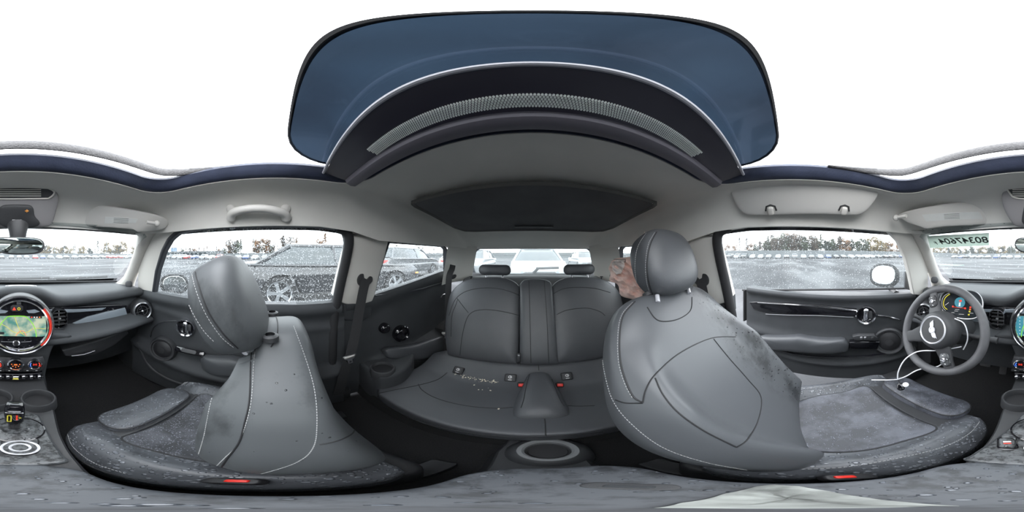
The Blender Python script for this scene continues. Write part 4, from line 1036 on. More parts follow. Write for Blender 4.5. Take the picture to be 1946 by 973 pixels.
# centre stack wings
mb = MB(); wing = [(-0.20, .775), (-0.15, .765), (-0.125, .73), (-0.108, .66), (-0.098, .56), (-0.09, .44), (.085, .44), (.092, .56), (.104, .66), (.122, .73), (.15, .765), (.20, .775), (.12, .80), (-.12, .80)]
w2 = spline([Vector((a, b, 0)) for a, b in wing], 4, True)
mb.prism([(p.x, p.y) for p in w2], (Vector((0, 0, 0)), Vector((1, 0, 0)), Vector((0, 0, 1)), Vector((0, -1, 0))), -0.80, -0.605, 0.012); part('centre_stack', mb, 'dash', db)
dpl = (Vector((0, 0.70, 0.84)), Vector((0, -1, 0)))
for side in (1, -1):
    pix = pixcurve([(92, 584), (135, 582), (200, 580), (240, 580), (246, 598), (215, 612), (165, 625), (130, 630), (96, 629)], 2)
    f, q = poly_on(pix, *dpl)
    if side < 0: f = (Vector((-f[0].x, f[0].y, f[0].z)), f[1], f[2], f[3]); q = [(-a, b) for a, b in q]
    mb = MB(); mb.prism(q, f, -0.03, 0.004, 0.003); part('fascia_panel', mb, 'piano', db)
    pix = [(137, 613), (165, 601), (200, 592), (236, 584), (241, 600), (205, 611), (168, 621)]
    f, q = poly_on(pix, *dpl)
    if side < 0: f = (Vector((-f[0].x, f[0].y, f[0].z)), f[1], f[2], f[3]); q = [(-a, b) for a, b in q]
    mb = MB(); mb.prism(q, f, -0.02, 0.012, 0.004); part('gloss_blade', mb, 'piano_blue', db)
    pix = [(92, 588), (100, 586), (135, 587), (200, 584), (192, 589), (135, 593), (97, 593)]
    f, q = poly_on(pix, *dpl)
    if side < 0: f = (Vector((-f[0].x, f[0].y, f[0].z)), f[1], f[2], f[3]); q = [(-a, b) for a, b in q]
    mb = MB(); mb.prism(q, f, -0.02, 0.010, 0.003); part('gloss_strip', mb, 'piano_blue', db)
f, q = poly_on([(117, 664), (150, 655), (200, 640), (238, 624), (243, 632), (215, 655), (180, 672), (150, 677), (122, 675)], Vector((0, 0.66, 0.7)), (0, -1, -0.2))
mb = MB(); mb.prism(q, f, -0.05, 0.01, 0.008); gb = part('glovebox_lid', mb, 'plastic', db)
mb = MB(); mb.tube([PX(136, 676, y=0.65), PX(160, 673, y=0.65), PX(180, 666, y=0.65)], 0.004, 8, flat=0.5); part('lid_handle', mb, 'satin', gb)
for r in (0.060, 0.048):
    mb = MB(); mb.tube([Vector((r*1.3*math.cos(a), 0.82+r*math.sin(a)*0.6-0.02, 0.968)) for a in [PI*k/20 for k in range(21)]], 0.0028, 6); part('speaker_arc', mb, 'satin', db)
mb = MB(); mb.tube(spline([Vector((-0.62, 0.93, 0.945)), Vector((-0.3, 1.02, 0.95)), Vector((0, 1.05, 0.95)), Vector((0.3, 1.02, 0.95)), Vector((0.62, 0.93, 0.945))], 8), 0.007, 8); part('rear_lip', mb, 'rubber', db)

# ---- rectangular and round vents
def rect_vent(c, label):
    t = thing('air_vent', label, 'air vent', c, 'dashboard air vents'); f = frame(c, (0, -1, 0.05)); o = rrect(0.066, 0.092, 0.024, 6)
    mb = MB(); P = [Vector((p.x, p.y)) for p in o]
    def L(k, dz): return [f[0]+f[1]*p.x*k+f[2]*p.y*k+f[3]*dz for p in P]
    mb.grid([L(1.0, -0.05), L(1.0, 0.004), L(0.98, 0.010), L(0.93, 0.010), L(0.90, 0.004), L(0.89, -0.02)], False, True); part('vent_ring', mb, 'chrome', t, 'thin chrome surround')
    mb = MB(); mb.prism([(p.x*0.9, p.y*0.9) for p in o], f, -0.05, -0.024); part('vent_well', mb, 'piano', t)
    for k in range(4):
        z = -0.027+0.018*k; w = 0.052 if abs(z) < 0.03 else 0.04; mb = MB(); mb.box((0, z, -0.008), (w, 0.0035, 0.020), 0.0012, f); part('vent_slat', mb, 'plastic', t)
    mb = MB(); mb.box((0, 0, -0.002), (0.013, 0.010, 0.014), 0.003, f); mb.box((0, 0, -0.012), (0.003, 0.07, 0.008), 0.001, f); part('vent_knob', mb, 'satin', t)
rect_vent(PX(113, 606, y=0.662), 'rounded oblong air vent on the passenger side of the round display')
rect_vent(PX(1895, 606, y=0.662), 'rounded oblong air vent between steering wheel and round display')
def round_vent(c, n, label):
    t = thing('air_vent', label, 'air vent', c, 'dashboard air vents'); f = frame(c, n)
    mb = MB(); mb.lathe([(0.066, -0.09), (0.064, -0.02), (0.056, -0.002), (0.050, 0.0)], c, n, 40); part('vent_housing', mb, 'plastic', t)
    mb = MB(); mb.lathe([(0.051, -0.01), (0.051, 0.004), (0.047, 0.008), (0.043, 0.004), (0.042, -0.01)], c, n, 40); part('vent_ring', mb, 'satin', t)
    mb = MB(); mb.lathe([(0.043, -0.012), (0, -0.014)], c, n, 40); part('vent_well', mb, 'piano', t)
    mb = MB(); mb.lathe([(0.030, -0.010), (0.030, 0.0), (0.027, 0.0), (0.027, -0.010)], c, n, 32)
    for a in (0.3, 0.3+PI/2): 
        d = f[1]*math.cos(a)+f[2]*math.sin(a); mb.tube([c-d*0.042-f[3]*0.003, c+d*0.042-f[3]*0.003], 0.0022, 6)
    part('vent_cross', mb, 'plastic', t)
    mb = MB(); mb.ball(c+f[3]*0.002, (0.009, 0.007, 0.007), 14, 8); part('vent_knob', mb, 'chrome', t)
round_vent(PX(271, 591, x=0.60), (-0.45, -0.88, 0.1), 'round air vent at the passenger end of the dashboard')
round_vent(Vector((-0.60, 0.655, 0.80)), (0.45, -0.88, 0.1), 'round air vent at the driver end, behind the steering wheel')

# ---- round centre display
dc = PX(38, 621, y=0.578); dnn = Vector((0, -1, 0.12)).normalized(); fd = frame(dc, dnn)
cd = thing('round_display', 'round dashboard screen showing a green map inside a chrome and red ring', 'display', dc)
mb = MB(); mb.lathe([(0.126, -0.10), (0.126, -0.012), (0.122, 0.0), (0.117, 0.003)], dc, dnn, 64); part('display_housing', mb, 'plastic', cd)
mb = MB(); mb.lathe([(0.118, -0.004), (0.119, 0.004), (0.116, 0.007), (0.113, 0.004), (0.112, -0.002)], dc, dnn, 72); part('outer_ring', mb, 'chrome', cd)
mb = MB(); mb.lathe([(0.113, 0.001), (0.103, 0.001)], dc, dnn, 72); part('light_ring', mb, 'piano', cd)
mb = MB()
for k in range(46):
    a = math.radians(38-k*1.9)
    for rr2 in (0.1055, 0.1080, 0.1105):
        p = dc+(fd[1]*math.cos(a)+fd[2]*math.sin(a))*(rr2)+dnn*0.0018
        tt = (-fd[1]*math.sin(a)+fd[2]*math.cos(a)); rr3 = fd[1]*math.cos(a)+fd[2]*math.sin(a)
        w_ = 0.0013
        mb.add([p+tt*w_+rr3*0.0009, p-tt*w_+rr3*0.0009, p-tt*w_-rr3*0.0009, p+tt*w_-rr3*0.0009], [(0, 1, 2, 3)], True)
lr = part('glow_dots', mb, 'glow_red', cd, 'glowing red dots along the ring'); lr['kind'] = 'stuff'
mb = MB(); mb.lathe([(0.104, -0.004), (0.105, 0.006), (0.101, 0.009), (0.098, 0.004), (0.097, -0.004)], dc, dnn, 72); part('inner_ring', mb, 'chrome', cd)
mb = MB(); mb.lathe([(0.098, -0.003), (0.0, -0.003)], dc, dnn, 64); face = part('display_face', mb, 'piano', cd)
def dpoly(pix, m, off, parent, name, th=0.0006):
    f, q = poly_on(pix, dc, dnn, off); mb = MB(); mb.prism(q, f, -th, 0); return part(name, mb, m, parent)
def dline(pix, m, off, parent, name, r=0.0006, n=5):
    mb = MB(); mb.tube([PL(p[0], p[1], dc+dnn*off, dnn) for p in pixcurve(pix, n)], r, 5); return part(name, mb, m, parent)
smap = mat('map_screen', (0.02, 0.02, 0.02), 0.15, emit=(0.25, 0.42, 0.33), estr=0.11)
nt = smap.node_tree; e_t = nt.nodes.new('ShaderNodeTexCoord'); e_n = nt.nodes.new('ShaderNodeTexNoise'); e_n.inputs['Scale'].default_value = 28; e_n.inputs['Detail'].default_value = 5
e_r = nt.nodes.new('ShaderNodeValToRGB'); e_r.color_ramp.elements[0].position = 0.38; e_r.color_ramp.elements[0].color = (0.09, 0.30, 0.26, 1); e_r.color_ramp.elements[1].position = 0.62; e_r.color_ramp.elements[1].color = (0.62, 0.68, 0.50, 1)
nt.links.new(e_t.outputs['Object'], e_n.inputs['Vector']); nt.links.new(e_n.outputs['Fac'], e_r.inputs['Fac']); nt.links.new(e_r.outputs['Color'], nt.nodes['Principled BSDF'].inputs['Emission Color'])
scr = dpoly([(-13, 601), (-6, 600.5), (30, 600.5), (87, 601), (88, 622), (87, 638), (80, 639.5), (30, 639), (-8, 638), (-14, 622)], 'map_screen', 0.0006, cd, 'map_screen')
dpoly([(-16, 603), (-6, 601), (-1, 601), (-1, 638), (-10, 638), (-17, 622)], 'glow_teal', 0.0010, scr, 'menu_column')
# green range circle on the map
cx_, cy_ = 32.0, 640.0
dline([(cx_+37*math.cos(a), cy_-42*math.sin(a)) for a in [PI*k/16 for k in range(0, 17)] if 42*math.sin(a) < 39], 'glow_green', 0.0016, scr, 'range_circle', 0.0017, 3)
dline([(28, 602), (31, 612), (36, 624), (40, 632), (46, 637)], 'glow_yellow', 0.0016, scr, 'map_road', 0.0010)
dline([(3, 616), (14, 622), (24, 630), (36, 633), (52, 631), (66, 624), (87, 625)], 'glow_yellow', 0.0018, scr, 'map_road', 0.0009)
dline([(30, 638), (36, 631), (44, 629), (50, 638)], 'glow_orange', 0.0020, scr, 'map_road', 0.0010)
dpoly([(57, 601), (80, 601), (80, 605), (57, 604.5)], 'plastic_dark', 0.0016, scr, 'status_bar')
for k, m_ in enumerate(('glow_red', 'glow_white', 'glow_white', 'glow_orange')): dpoly([(59+5*k, 602), (61.5+5*k, 602), (61.5+5*k, 604), (59+5*k, 604)], m_, 0.002, scr, 'status_icon')
dpoly([(-1, 631), (8, 631), (8, 635.5), (-1, 635.5)], 'plastic_dark', 0.0016, scr, 'map_scale')
for k in range(6):
    mb = MB(); p = PL(-8, 604+6*k, dc+dnn*0.002, dnn); mb.ball(p, (0.0018, 0.001, 0.0018), 8, 5); part('menu_icon', mb, 'glow_white', scr)
# upper part: hazard and assist buttons in a small pod
f, q = poly_on([(20, 583), (24, 580), (40, 580), (44, 583), (44, 589), (40, 592), (24, 592), (20, 589)], dc, dnn, 0.004); mb = MB(); mb.prism(q, f, -0.006, 0.002, 0.001); pod = part('button_pod', mb, 'plastic_dark', cd)
dpoly([(27, 583.5), (30.5, 589.5), (23.5, 589.5)], 'glow_red', 0.0068, pod, 'warning_triangle')
mb = MB(); p = PL(36, 587, dc+dnn*0.0072, dnn); mb.lathe([(0.0056, 0), (0.0056, 0.0006), (0.0032, 0.0006), (0.0032, 0)], p, dnn, 24); part('yellow_ring', mb, 'glow_yellow', pod)
mb = MB(); mb.box((0, 0, 0), (0.016, 0.010, 0.004), 0.0012, frame(PL(36, 577, dc+dnn*0.003, dnn), dnn)); part('sensor_box', mb, 'plastic', cd)
for pix in ([(-8, 592), (0, 588), (16, 591), (10, 595), (-6, 596)], [(50, 590), (66, 588), (76, 592), (66, 595), (54, 595)]): dpoly(pix, 'piano_blue', 0.001, face, 'blue_grey_patch')  # two paler blue-grey patches on the black display face
# lower controls
dline([(1, 649), (24, 650)], 'satin', 0.001, face, 'control_line', 0.0005, 1); dline([(40, 650), (60, 649)], 'satin', 0.001, face, 'control_line', 0.0005, 1)
mb = MB(); p = PL(31, 651, dc, dnn); mb.lathe([(0.0125, -0.003), (0.0125, 0.006), (0.010, 0.009), (0.009, 0.006), (0, 0.006)], p, dnn, 28); kn = part('volume_knob', mb, 'chrome', cd)
mb = MB(); mb.lathe([(0.008, 0.006), (0.0075, 0.009), (0, 0.0095)], p, dnn, 24); part('knob_cap', mb, 'plastic_dark', kn)
for (u, v) in ((4, 646), (16, 646), (47, 647), (59, 647), (5, 656), (15, 659), (25, 661), (36, 661), (46, 660), (56, 657), (27, 665), (33, 665)):
    mb = MB(); mb.box((0, 0, 0), (0.004, 0.0016, 0.0006), 0, frame(PL(u, v, dc+dnn*0.0006, dnn), dnn)); part('button_mark', mb, 'satin', face)

# ---- climate panel and toggle switches
cl = thing('climate_panel', 'climate panel with three lit dials under the round display', 'control panel', PX(30, 700, y=0.585))
cpo, cpn = Vector((-0.01, 0.585, 0.68)), Vector((0, -1, 0.12)).normalized()
f, q = poly_on([(-20, 678), (30, 680), (82, 678), (86, 690), (82, 704), (30, 707), (-20, 704), (-24, 690)], cpo, cpn); mb = MB(); mb.prism(q, f, -0.04, 0, 0.005); part('panel_face', mb, 'plastic', cl)
for (u, r, m_, lbl) in ((-6, 0.026, 'glow_red', 1), (30, 0.030, 'glow_orange', 0), (66, 0.026, 'glow_red', 2)):
    p = PL(u, 690.5, cpo, cpn); mb = MB(); mb.lathe([(r*1.05, -0.01), (r*1.05, 0.002), (r, 0.014), (r*0.84, 0.016), (r*0.78, 0.012)], p, cpn, 36); k_ = part('dial_knob', mb, 'chrome', cl)
    mb = MB(); mb.lathe([(r*0.79, 0.012), (0, 0.012)], p, cpn, 32); part('dial_face', mb, 'piano', k_)
    ff = frame(p+cpn*0.0128, cpn); mb = MB()
    if lbl: 
        for dx in (-0.0045, 0.0045):
            mb.box((dx, 0.004, 0), (0.006, 0.0014, 0.0006), 0, ff); mb.box((dx, -0.002, 0), (0.006, 0.0014, 0.0006), 0, ff); mb.box((dx+0.0022*(1 if dx < 0 else -1), 0.001, 0), (0.0014, 0.006, 0.0006), 0, ff)
    else:
        for a in range(5): mb.box((0.014*math.cos(PI*(1+a/4)), 0.014*math.sin(PI*(1+a/4))+0.002, 0), (0.004, 0.004, 0.0006), 0, ff)
        mb.box((0, 0.0, 0), (0.012, 0.006, 0.0006), 0, ff)
    part('dial_display', mb, m_, k_)
    if lbl:
        for sg, c_ in ((-1, 'glow_blue'), (1, 'glow_red')):
            mb = MB(); mb.tube([ff[0]+ff[1]*(sg*0.0165*math.cos(b_))+ff[2]*(0.0165*math.sin(b_)) for b_ in [(-0.6+0.2*k) for k in range(7)]], 0.0016, 5); part('dial_arc', mb, c_, k_)
for k in range(6):
    u = -16+17*k; p = PL(u, 703, cpo, cpn)+cpn*0.002; mb = MB(); mb.prism(rrect(0.030, 0.012, 0.002), frame(p, cpn), -0.005, 0.004, 0.001); b_ = part('climate_button', mb, 'plastic_dark', cl)
    mb = MB(); mb.box((0, 0, 0.0045), (0.007, 0.0025, 0.0006), 0, frame(p, cpn)); part('button_mark', mb, 'print_white', b_)
tg = thing('toggle_switch_row', 'row of chrome toggle switches with a yellow centre one below the dials', 'switch panel', PX(30, 715, y=0.58))
f, q = poly_on([(-18, 708), (30, 711), (80, 708), (80, 719), (30, 723), (-18, 719)], cpo, cpn, 0.001); mb = MB(); mb.prism(q, f, -0.04, 0.002, 0.003); part('switch_base', mb, 'piano', tg)
for k in range(7):
    u = -14+14.7*k; p = PL(u, 714.5, cpo, cpn)+cpn*0.004
    if k == 3:
        mb = MB(); mb.pillow(rrect(0.026, 0.018, 0.006), frame(p, cpn), 0.014, 0.004, 3); t_ = part('start_toggle', mb, 'chrome', tg)
        mb = MB(); mb.prism([(-0.011, -0.008), (0.011, -0.008), (0.008, 0.0), (-0.008, 0.0)], frame(p+cpn*0.0142, cpn), -0.001, 0.0006); part('toggle_cap', mb, mat('yellow_cap', (0.85, 0.75, 0.15), 0.4), t_, 'yellow start toggle')
    else:
        mb = MB(); mb.pillow(rrect(0.014, 0.020, 0.005), frame(p, cpn), 0.012, 0.004, 3); part('toggle', mb, 'chrome', tg)
        mb = MB(); mb.ball(p+Vector((0.011, -0.006, 0.003)), 0.0045, 10, 6); part('guard_knob', mb, 'plastic_dark', tg)
mb = MB(); f, q = poly_on([(-12, 724), (30, 727), (74, 724), (78, 742), (72, 752), (-6, 752), (-16, 742)], Vector((0, 0.60, 0.6)), (0, -1, 0.05)); mb.prism(q, f, -0.03, 0, 0.004); part('stack_tray', mb, 'piano', db)

# ---- instrument cluster
ic = PX(1827, 583, x=-0.318); inn = (Vector((-0.34, -0.35, 1.2))-ic).normalized()*0.45+(CAMP-ic).normalized()*0.55; inn.normalize()
ip = (ic, inn)
cl2 = thing('instrument_cluster', 'oval driver display with yellow gauge and blue circle behind the wheel', 'instrument display', ic)
oc = [(1787, 580), (1788, 566), (1794, 557), (1806, 553), (1828, 552.5), (1850, 554), (1862, 561), (1868, 575), (1866, 590), (1856, 603), (1838, 606), (1812, 602), (1795, 594)]
f, q = poly_on(pixcurve(oc, 4), *ip); mb = MB(); mb.prism(q, f, -0.035, 0.006, 0.004); part('cluster_housing', mb, 'plastic', cl2)
Pq = [f[0]+f[1]*a+f[2]*b+f[3]*0.007 for a, b in q]; mb = MB(); mb.tube(Pq, 0.0022, 6, closed=True); part('cluster_rim', mb, 'satin', cl2)
mb = MB(); mb.prism([(a*0.96, b*0.96) for a, b in q], f, 0.002, 0.0068); fc_ = part('cluster_screen', mb, mat('cluster_glass', (0.03, 0.035, 0.04), 0.12, coat=0.4), cl2)
def ip_line(pix, m, r=0.0008, off=0.0082, name='gauge_line', n=4):
    mb = MB(); mb.tube([PL(a, b, ic+inn*off, inn) for a, b in pixcurve(pix, n)], r, 5); return part(name, mb, m, fc_)
def ip_poly(pix, m, name, off=0.0080):
    f2, q2 = poly_on(pix, ic, inn, off); mb = MB(); mb.prism(q2, f2, -0.0008, 0.0); return part(name, mb, m, fc_)
ip_line([(1805, 559), (1798, 564), (1794, 571), (1793, 578), (1795, 584), (1800, 588)], 'glow_yellow', 0.0016, name='gauge_arc')
ip_line([(1804, 557), (1796, 561), (1791, 568), (1790, 577), (1792, 585), (1797, 590)], 'glow_white', 0.0006, name='gauge_scale')
ip_line([(1796, 580), (1803, 575)], 'glow_white', 0.0008, name='gauge_needle')
ip_poly([(1824+10*math.cos(a), 575+10*math.sin(a)) for a in [2*PI*k/28 for k in range(28)]], 'glow_teal', 'blue_circle')
ip_poly([(1822.5, 575), (1825.5, 575), (1825, 582), (1821.5, 582)], 'glow_white', 'car_symbol', 0.0086); ip_poly([(1822, 571), (1827, 569.5), (1828, 573), (1824, 574)], 'glow_red', 'alert_symbol', 0.0086)
ip_line([(1811, 583), (1822, 584.5), (1836, 586)], 'glow_red', 0.0006, name='alert_line'); ip_poly([(1809.5, 581), (1812, 581), (1812, 584), (1809.5, 584)], 'glow_red', 'alert_mark'); ip_poly([(1832.5, 584.5), (1835.5, 584.5), (1835.5, 587.5), (1832.5, 587.5)], 'glow_red', 'alert_mark')
for (u, v, w_) in ((1819, 588, 8), (1817, 591, 7), (1811, 594, 6), (1827, 597, 10), (1846, 595, 7), (1817, 558.5, 5)): ip_line([(u-w_/2, v), (u+w_/2, v+0.4)], 'glow_white', 0.0006, name='text_line')
for (u, v, m_) in ((1844, 584, 'glow_red'), (1843.5, 588, 'glow_orange'), (1842.5, 592, 'glow_yellow'), (1841, 598, 'glow_yellow')): ip_poly([(u-1.6, v-1.3), (u+1.6, v-1.3), (u+1.6, v+1.3), (u-1.6, v+1.3)], m_, 'warning_light')

# ================================================================== STEERING WHEEL
SC_ = Vector((-0.358, 0.478, 0.828)); sn = Vector((0, -0.93, 0.37)).normalized(); fs = frame(SC_, sn); RW = 0.172
sw_ = thing('steering_wheel', 'black leather steering wheel turned sideways with winged badge', 'steering wheel', SC_)
rim_ = MB(); rim_.tube([SC_+fs[1]*RW*math.cos(a)+fs[2]*RW*math.sin(a) for a in [2*PI*k/96 for k in range(96)]], 0.0165, 16, closed=True)
part('rim', rim_, mat('wheel_leather', (0.085, 0.085, 0.09), 0.5, bump=0.4, bscale=500, mottled=0.25, mscale=15), sw_)
rot = math.radians(-62)                         # how far the wheel is turned (clockwise seen from the driver)
def wp(ang, r, h=0.0):
    a = ang+rot; return SC_+fs[1]*(r*math.cos(a))+fs[2]*(r*math.sin(a))+sn*h
hub = MB(); hub.lathe([(0.060, -0.045), (0.078, -0.02), (0.080, 0.012), (0.072, 0.034), (0.062, 0.046), (0.053, 0.048), (0.0, 0.048)], SC_, sn, 48); part('hub', hub, 'plastic', sw_)
mb = MB(); mb.lathe([(0.0545, 0.044), (0.0545, 0.050), (0.0515, 0.0535), (0.0485, 0.050), (0.0485, 0.044)], SC_, sn, 48); part('badge_ring', mb, 'bright_trim', sw_)
mb = MB(); mb.lathe([(0.0495, 0.0485), (0.0, 0.0495)], SC_, sn, 40); bd = part('badge_plate', mb, 'plastic_dark', sw_)
# winged badge
mb = MB(); mb.lathe([(0.0125, 0.049), (0.0125, 0.054), (0.0095, 0.055), (0.0090, 0.052), (0, 0.0525)], SC_, sn, 32); part('badge_disc', mb, 'bright_trim', bd)
for sgn in (1, -1):
    mb = MB(); c_, s_ = math.cos(rot), math.sin(rot)
    X = fs[1]*c_+fs[2]*s_; Y = -fs[1]*s_+fs[2]*c_
    w0 = [(0.011, 0.008), (0.018, 0.010), (0.036, 0.012), (0.030, 0.006), (0.034, 0.005), (0.027, 0.000), (0.030, -0.002), (0.022, -0.005), (0.012, -0.006)]
    mb.prism([(sgn*a, b) for a, b in w0], (SC_+sn*0.0495, X, Y, sn), 0, 0.0035, 0.0008); part('badge_wing', mb, 'bright_trim', bd)
def spoke(ang, wid0, wid1, name):
    mb = MB(); rg = []
    for r, w, h, th in ((0.066, wid0, 0.012, 0.012), (0.10, wid0*0.9, 0.006, 0.011), (0.13, wid1, 0.002, 0.010), (0.166, wid1*1.05, 0.0, 0.010)):
        a = ang+rot; d = fs[1]*math.cos(a)+fs[2]*math.sin(a); tt = -fs[1]*math.sin(a)+fs[2]*math.cos(a); c = SC_+d*r+sn*h
        rg.append([c+tt*w*math.copysign(abs(math.cos(q))**0.5, math.cos(q))+sn*th*math.copysign(abs(math.sin(q))**0.6, math.sin(q)) for q in [2*PI*k/20 for k in range(20)]])
    mb.loft(rg); return part(name, mb, 'plastic', sw_)
for ang in (0.02, PI-0.02):
    sp_ = spoke(ang, 0.030, 0.019, 'spoke'); a = ang+rot; d = fs[1]*math.cos(a)+fs[2]*math.sin(a); tt = -fs[1]*math.sin(a)+fs[2]*math.cos(a)
    mb = MB(); c = SC_+d*0.120+sn*0.016; mb.pillow(rrect(0.052, 0.038, 0.014), (c, d, tt, sn), 0.006, 0.006, 3); bp_ = part('button_pad', mb, 'console_wet' if ang < 1 else 'plastic_dark', sp_)
    mb = MB(); mb.lathe([(0.008, 0.003), (0.008, 0.009), (0.006, 0.010), (0.005, 0.007), (0, 0.008)], c, sn, 24); part('pad_button', mb, 'satin', bp_)
    for q in range(4): 
        mb = MB(); p = c+d*0.017*math.cos(PI/2*q)+tt*0.012*math.sin(PI/2*q)+sn*0.006; mb.box((0, 0, 0), (0.005, 0.0025, 0.002), 0.0005, frame(p, sn)); part('pad_mark', mb, 'print_white', bp_)
spoke(-PI/2, 0.036, 0.026, 'lower_spoke')
mb = MB(); a = 1.9; 
mb.tube([SC_-sn*0.02, SC_-sn*0.16], [0.055, 0.075], 24); part('steering_column', mb, 'plastic', sw_)
mb = MB(); mb.tube([SC_-sn*0.05+Vector((0.06, 0, 0)), SC_-sn*0.05+Vector((0.165, 0.0, 0.0)), SC_-sn*0.05+Vector((0.20, 0, -0.003))], [0.007, 0.009, 0.013], 12); part('column_stalk', mb, 'plastic', sw_)
mb = MB(); mb.tube([SC_-sn*0.05-Vector((0.06, 0, 0)), SC_-sn*0.05-Vector((0.165, 0.0, -0.02)), SC_-sn*0.05-Vector((0.20, 0, -0.025))], [0.007, 0.009, 0.013], 12); part('column_stalk', mb, 'plastic', sw_)
# white locking cable with fob
kc = thing('cable_loop', 'white plastic cable looped through the steering wheel', 'cable', PX(1706, 720, y=0.40))
jn = PX(1706, 721, x=-0.425)
c1 = [jn, PX(1707, 707, x=-0.425), PX(1716, 688, x=-0.42), PX(1730, 675, x=-0.41), PX(1750, 667, x=-0.385), SC_+Vector((0.02, -0.03, -0.075)), SC_+Vector((0.06, 0.05, -0.085))]
c2 = [jn, PX(1722, 715, x=-0.41), PX(1742, 704, x=-0.39), PX(1765, 698, x=-0.37), PX(1785, 695, x=-0.335), SC_+Vector((0.04, 0.02, -0.11))]
mb = MB(); mb.tube(spline(c1, 8), 0.0024, 8); part('cable_strand', mb, 'white_cable', kc)
mb = MB(); mb.tube(spline(c2, 8), 0.0024, 8); part('cable_strand', mb, 'white_cable', kc)
mb = MB(); mb.tube(spline([jn, PX(1690, 722, x=-0.43), PX(1672, 722, x=-0.445), PX(1656, 722, x=-0.455)], 6), 0.0022, 8, flat=0.6); part('cable_tail', mb, 'white_cable', kc)
c3 = [SC_+Vector((0.055, 0.01, 0.06)), SC_+Vector((0.085, 0.02, 0.045)), SC_+Vector((0.10, 0.02, 0.01)), SC_+Vector((0.10, 0.02, -0.03)), SC_+Vector((0.085, 0.02, -0.075))]
mb = MB(); mb.tube(spline(c3, 8), 0.0024, 8); part('cable_strand', mb, 'white_cable', kc)
kf = thing('key_fob', 'black key fob with a white tag hanging from the cable over the seat', 'key', PX(1712, 737, x=-0.45))
c = PX(1712, 735, x=-0.41); mb = MB(); mb.pillow(rrect(0.026, 0.036, 0.012), frame(c, (CAMP-c)), 0.008, 0.006, 2.5); part('fob_body', mb, 'piano', kf)
mb = MB(); mb.pillow(circ(0.011, 20), frame(PX(1721, 731, x=-0.40), CAMP-c), 0.002, 0.001, 3); part('tag_disc', mb, 'white_cable', kf)
mb = MB(); mb.tube([jn, c+Vector((0, 0, 0.016))], 0.0018, 6); part('key_strap', mb, 'plastic', kf)

# ================================================================== CENTRE CONSOLE
cc_ = thing('centre_console', 'low black centre console with cup holders and wet control plate', 'console', (CX, 0.1, 0.25))
mb = MB(); rg = []
for (y, w, z) in ((0.66, .10, .56), (0.50, .105, .545), (0.40, .10, .54), (0.30, .088, .54), (0.17, .078, .54), (0.10, .070, .50), (0.0, .066, .44), (-0.10, .068, .36), (-0.22, .075, .33), (-0.30, .082, .33), (-0.38, .07, .32)):
    rg.append([Vector((-0.012+sx*w*k2, y, 0.25+(z-0.25)*zz)) for sx, k2, zz in ((1, 1.15, 0), (1, 1.0, .7), (1, .98, .93), (1, .92, 1), (1, .4, 1), (-1, .4, 1), (-1, .92, 1), (-1, .98, .93), (-1, 1.0, .7), (-1, 1.15, 0))])
mb.loft(rg); part('console_body', mb, 'plastic', cc_)
pl = [(-0.078, 0.165), (-0.088, 0.185), (-0.082, 0.25), (-0.062, 0.34), (-0.045, 0.39), (0.03, 0.39), (0.045, 0.34), (0.050, 0.25), (0.050, 0.20), (0.040, 0.17)]
mb = MB(); pls = spline([Vector((a, b, 0)) for a, b in pl], 4, True); mb.prism([(p.x, p.y) for p in pls], (Vector((0, 0, 0)), Vector((1, 0, 0)), Vector((0, 1, 0)), Vector((0, 0, 1))), 0.53, 0.552, 0.004); pt = part('control_plate', mb, 'console_wet', cc_)
mb = MB(); mb.tube([Vector((p.x*1.01, p.y, 0.549)) for p in pls], 0.0022, 6, closed=True); part('plate_edge', mb, 'dash', pt)
for sx, (u, v) in ((1, (70, 770)), (-1, (1932, 772))):
    c = PX(u, v, z=0.545); c.x = 0.048 if sx > 0 else -0.072; c.y = 0.455; mb = MB(); mb.lathe([(0.054, -0.02), (0.052, 0.026), (0.049, 0.031), (0.045, 0.030), (0.042, 0.024), (0.041, -0.002)], c+Vector((0, 0, 0.004)), (0, 0, 1), 40); ch = part('cup_holder', mb, 'plastic', cc_)
    mb = MB(); mb.lathe([(0.0415, 0.004), (0, 0.0035)], c, (0, 0, 1), 32); part('holder_bottom', mb, 'plastic_dark', ch)
# rear cup holder
c = Vector((-0.028, -0.305, 0.335)); mb = MB(); mb.lathe([(0.088, -0.05), (0.084, -0.01), (0.070, 0.012), (0.060, 0.018)], c, (0, 0, 1), 44); rc_ = part('rear_cup_holder', mb, 'plastic', cc_)
mb = MB(); mb.lathe([(0.061, 0.014), (0.059, 0.021), (0.050, 0.021), (0.045, 0.016), (0.044, -0.01)], c, (0, 0, 1), 44); part('holder_rim', mb, mat('rim_grey', (0.20, 0.205, 0.21), 0.5), rc_)
mb = MB(); mb.lathe([(0.0445, -0.002), (0.038, -0.004), (0.037, -0.001), (0, -0.0005)], c, (0, 0, 1), 36); part('holder_bottom', mb, 'rubber', rc_)
